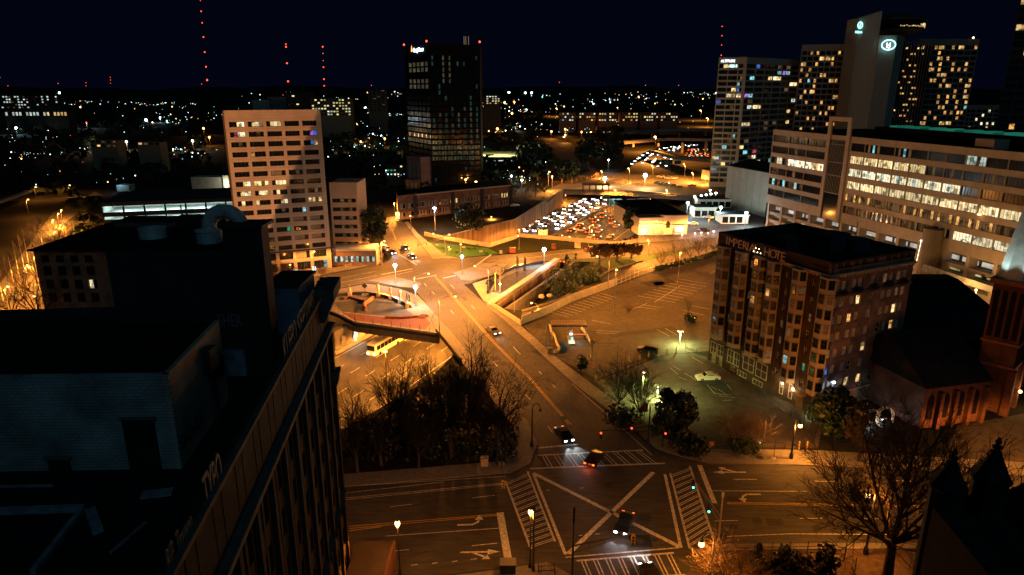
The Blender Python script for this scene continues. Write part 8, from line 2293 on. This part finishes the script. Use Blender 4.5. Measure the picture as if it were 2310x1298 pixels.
for x,y,r,m,lab in((134,210,5,bulb_white,'bright bluish lamp high over the left city blocks'),(329,271,6,bulb_white,'cold white floodlight in the left woods'),(361,266,4,bulb_white,'small cold white light right of the woods floodlight'),(36,289,5,bulb_white,'cold white street light at the left edge'),(218,320,5,bulb_warm,'warm lamp lighting a house front in the left woods'),(285,320,6,bulb_warm,'warm yard lamp right of the house front in the left woods'),(434,318,6,bulb_warm,'warm yard lamp at the end of the left woods row'),(253,325,5,bulb_orange,'orange lamp between the two warm yard lamps'),(330,322,6,bulb_orange,'orange lamp over the lit cottage in the left woods'),(120,277,5,bulb_orange,'orange lamp of the three on the left hill road, left'),(142,275,5,bulb_orange,'orange lamp of the three on the left hill road, middle'),(165,284,5,bulb_orange,'orange lamp of the three on the left hill road, right'),(459,290,5,bulb_orange,'orange lamp left of the beige slab roof'),(472,310,5,bulb_orange,'orange lamp left of the beige slab top floor'),(195,277,3.4,bulb_red,'red light on the left hill road'),(825,246,9,bulb_white,'pair of dazzling white floodlights left of the glass tower, left'),(837,246,9,bulb_white,'pair of dazzling white floodlights left of the glass tower, right'),(742,272,5,bulb_white,'white lamp right of the beige slab top'),(814,320,4.5,bulb_orange,'orange lamp over the little tree left of the glass tower'),(868,313,4.5,bulb_orange,'orange lamp close left of the glass tower'),(1148,209,5,bulb_white,'tall white stadium light on the horizon, first'),(1185,210,4.5,bulb_white,'tall white stadium light on the horizon, second'),(1199,210,5,bulb_white,'tall white stadium light on the horizon, third'),(1139,232,6,bulb_orange,'big orange lamp right of the glass tower, left of two'),(1160,232,6,bulb_orange,'big orange lamp right of the glass tower, right of two'),(1093,240,7,bulb_warm,'glowing light cluster against the glass tower edge'),(1155,256,5,bulb_orange,'orange lamp below the two big orange ones'),(1164,281,5,bulb_warm,'warm lamp on the dark road right of the glass tower'),(1122,291,5.5,bulb_orange,'orange lamp over a glowing tree right of the glass tower'),(1077,293,5,bulb_orange,'orange lamp hard by the glass tower edge'),(1244,297,4.5,bulb_orange,'orange lamp at the head of the winding road'),(1275,292,4.5,bulb_orange,'orange lamp over the woods road, upper'),(1275,305,4.5,bulb_orange,'orange lamp over the woods road, lower'),(1312,298,3.6,bulb_orange,'orange lamp in the dark woods by the winding road'),(1333,299,4.2,bulb_orange,'second orange lamp in the dark woods by the winding road')):
 p=gp(x,y,8);o=put('distant_lamp',far_lamp_mesh(m),None,p,0,p[1]/FPX*r*.45);tag(o,lab,'street lamp')
 if y>265:add_light('POINT',(p[0],p[1]-1,7),14000,SODIUM if m is bulb_orange else(1,.9,.6)if m is bulb_warm else METAL_HALIDE,None,.5)
def radio(label,px,y_base,beacons,Y,tall):
 p=at(px[0],y_base,Y);t=thing('radio_mast',label,'radio mast',(p[0],Y,0))
 top=at(px[1],tall,Y);dx=top[0]-p[0]
 b=MB()
 for k in range(3):
  a=2.09*k;b.tube([(math.cos(a),math.sin(a),0),(dx+math.cos(a)*.4,math.sin(a)*.4,top[2])],.12,3)
 n=24
 for i in range(n):
  z=top[2]*i/n;z2=top[2]*(i+1)/n;b.tube([(dx*i/n+1,0,z),(dx*(i+1)/n-.5,.8,z2)],.1,3)
 b.obj('mast',mat('mast_steel',(.03,.02,.02),.7,.3,var=.1),t)
 for y,s in beacons:
  q=at(px[0],y,Y);f=q[2]/top[2];b=MB();b.ball((0,0,0),Y/FPX*s*.55,6);b.obj('beacon',bulb_red,t,(dx*f,-.8,q[2]))
radio('tallest radio mast with a column of red beacons left of centre',(472,452),240,[(2,1.2),(26,2.2),(52,2),(84,2.4),(118,2.6),(151,2.6),(181,3.4)],1500,0)
radio('middle radio mast with three pairs of red beacons',(653,645),240,[(100,2),(106,3),(143,3),(184,3.2)],1900,98)
radio('thin radio mast with small red beacons left of the glass tower',(733,728),240,[(106,2.6),(121,1.4),(137,1.2),(152,2.2),(179,2.6),(194,2)],1900,100)
radio('radio mast with red beacons over the roof-lettered tower',(1625,1629),240,[(60,1.7),(81,1.6),(102,1.4),(125,1.7)],1200,56)
for i,(x,ys)in enumerate(((18,(194,)),(131,(189,)),(194,(187,194)),(249,(175,181,188)),(838,(193,)),(1262,(186,)),(1456,(193,)),(1531,(193,)),(0,(175,)),(455,(190,)))):
 radio('short far radio mast with a red light on the horizon',(x,x),215,[(y,1.1)for y in ys],3500,min(ys)-1)
 o=bpy.data.objects[[o.name for o in COL.objects if o.name.startswith('radio_mast')][-1]];o['group']='short radio masts on the horizon'
def far_block(label,x0,y0,x1,y1,Y,nc,nr_,pal,wallm=None,p=.5,kind='apartment building',depth=16,name='distant_building'):
 a,c=at(x0,y1,Y),at(x1,y0,Y);W=c[0]-a[0];zt_=c[2];zb_=max(0.0,a[2])
 t=thing(name,label,kind,(a[0],Y,0))
 wm=wallm or mat('far_wall',(.06,.05,.04),.85,.2,var=.2)
 g=(zt_-zb_)/nr_
 cols=grid(W,nc,W/nc*.35,W/nc*.2,W/nc*.2)
 rows=[(zb_+g*i+g*.3,zb_+g*i+g*.78)for i in range(nr_)]
 win_wall(t,(0,0),(1,0),W,0,zt_,cols,rows,wm,lambda r,cc:(RD.choice(pal),)if RD.random()<p else(G,),1,frame_dark,.4,.06)
 body(t,[(.05,.42),(W-.05,.42),(W-.05,depth),(.05,depth)],0,zt_-.1,wm)
 return t
fw1=room('far_room_white',(.75,.95,1),1.2,.3,.5);fw2=room('far_room_yellow',(.95,.9,.4),1.3,.3,.5);fw3=room('far_room_amber',(1,.65,.25),1.2,.3,.5)
far_block('pale far office block with bluish lit floors at the left edge, upper',-10,216,62,246,1150,12,5,[fw1,fw1,room_dim],None,.6)
far_block('second bluish lit far office block at the left, beside the white lamp',70,216,128,240,1200,10,4,[fw1,room_dim],None,.45)
far_block('low wide lit building with two glowing bays on the left hillside',12,250,150,266,900,18,1,[fw3,fw1,fw1],None,.75)
far_block('far hotel block with many yellow-green lit windows above the beige slab',704,223,790,262,820,13,6,[fw2,fw2,fw1],mat('far_wall_pale',(.12,.12,.09),.85,.2,var=.15),.45)
far_block('slim far grey tower left of the glass tower',832,203,868,252,900,4,11,[room_dim],mat('far_wall_grey',(.1,.1,.08),.85,.2,var=.15),.15)
far_block('dark far block with few lit panes behind the beige slab roof',650,208,700,245,880,6,6,[fw3,fw2],None,.12)
for i,(x0,x1)in enumerate(((1262,1300),(1306,1344),(1350,1392),(1398,1440),(1446,1486),(1490,1530))):
 far_block('far apartment row house on the right, '+['first from the left','second from the left','third from the left','fourth from the left','fifth from the left','last before the orange lamps'][i],x0,254,x1,275,900-i*8,7,3,[fw3,fw1,fw1,fw2],mat('far_brick',(.16,.1,.07),.85,.2,var=.2),.5)
far_block('far lit block left of the right horizon, beside the glass tower',1090,216,1128,236,900,6,4,[fw3,fw1],None,.5)
far_block('dim house with a lit gable in the left woods',205,316,262,334,480,5,2,[fw3,room_dim],mat('house_wall',(.3,.2,.12),.85,.2,var=.2),.5,'house',10)
far_block('cottage lit orange in the left woods',310,320,360,330,470,4,1,[fw3,room_dim],mat('house_wall',(.3,.2,.12)),.5,'house',10)
far_block('yard building with teal and yellow windows left of the masonry block',872,372,916,398,405,6,3,[room_cool,fw2,room_green],mat('far_wall',(.2,.17,.13)),.4,'building',12)
far_block('green-lit sports yard building left of the glass tower',742,340,905,352,520,16,1,[room_dim],mat('yard_wall',(.1,.11,.08),.9,.2,var=.2),.2,'building',8)
q=gp(830,348);add_light('POINT',(q[0],q[1],14),9000,(.5,1,.6),None,.5)
road('sports_field',[(742,338),(910,332),(910,348),(742,356)],.05,lawn_lit)
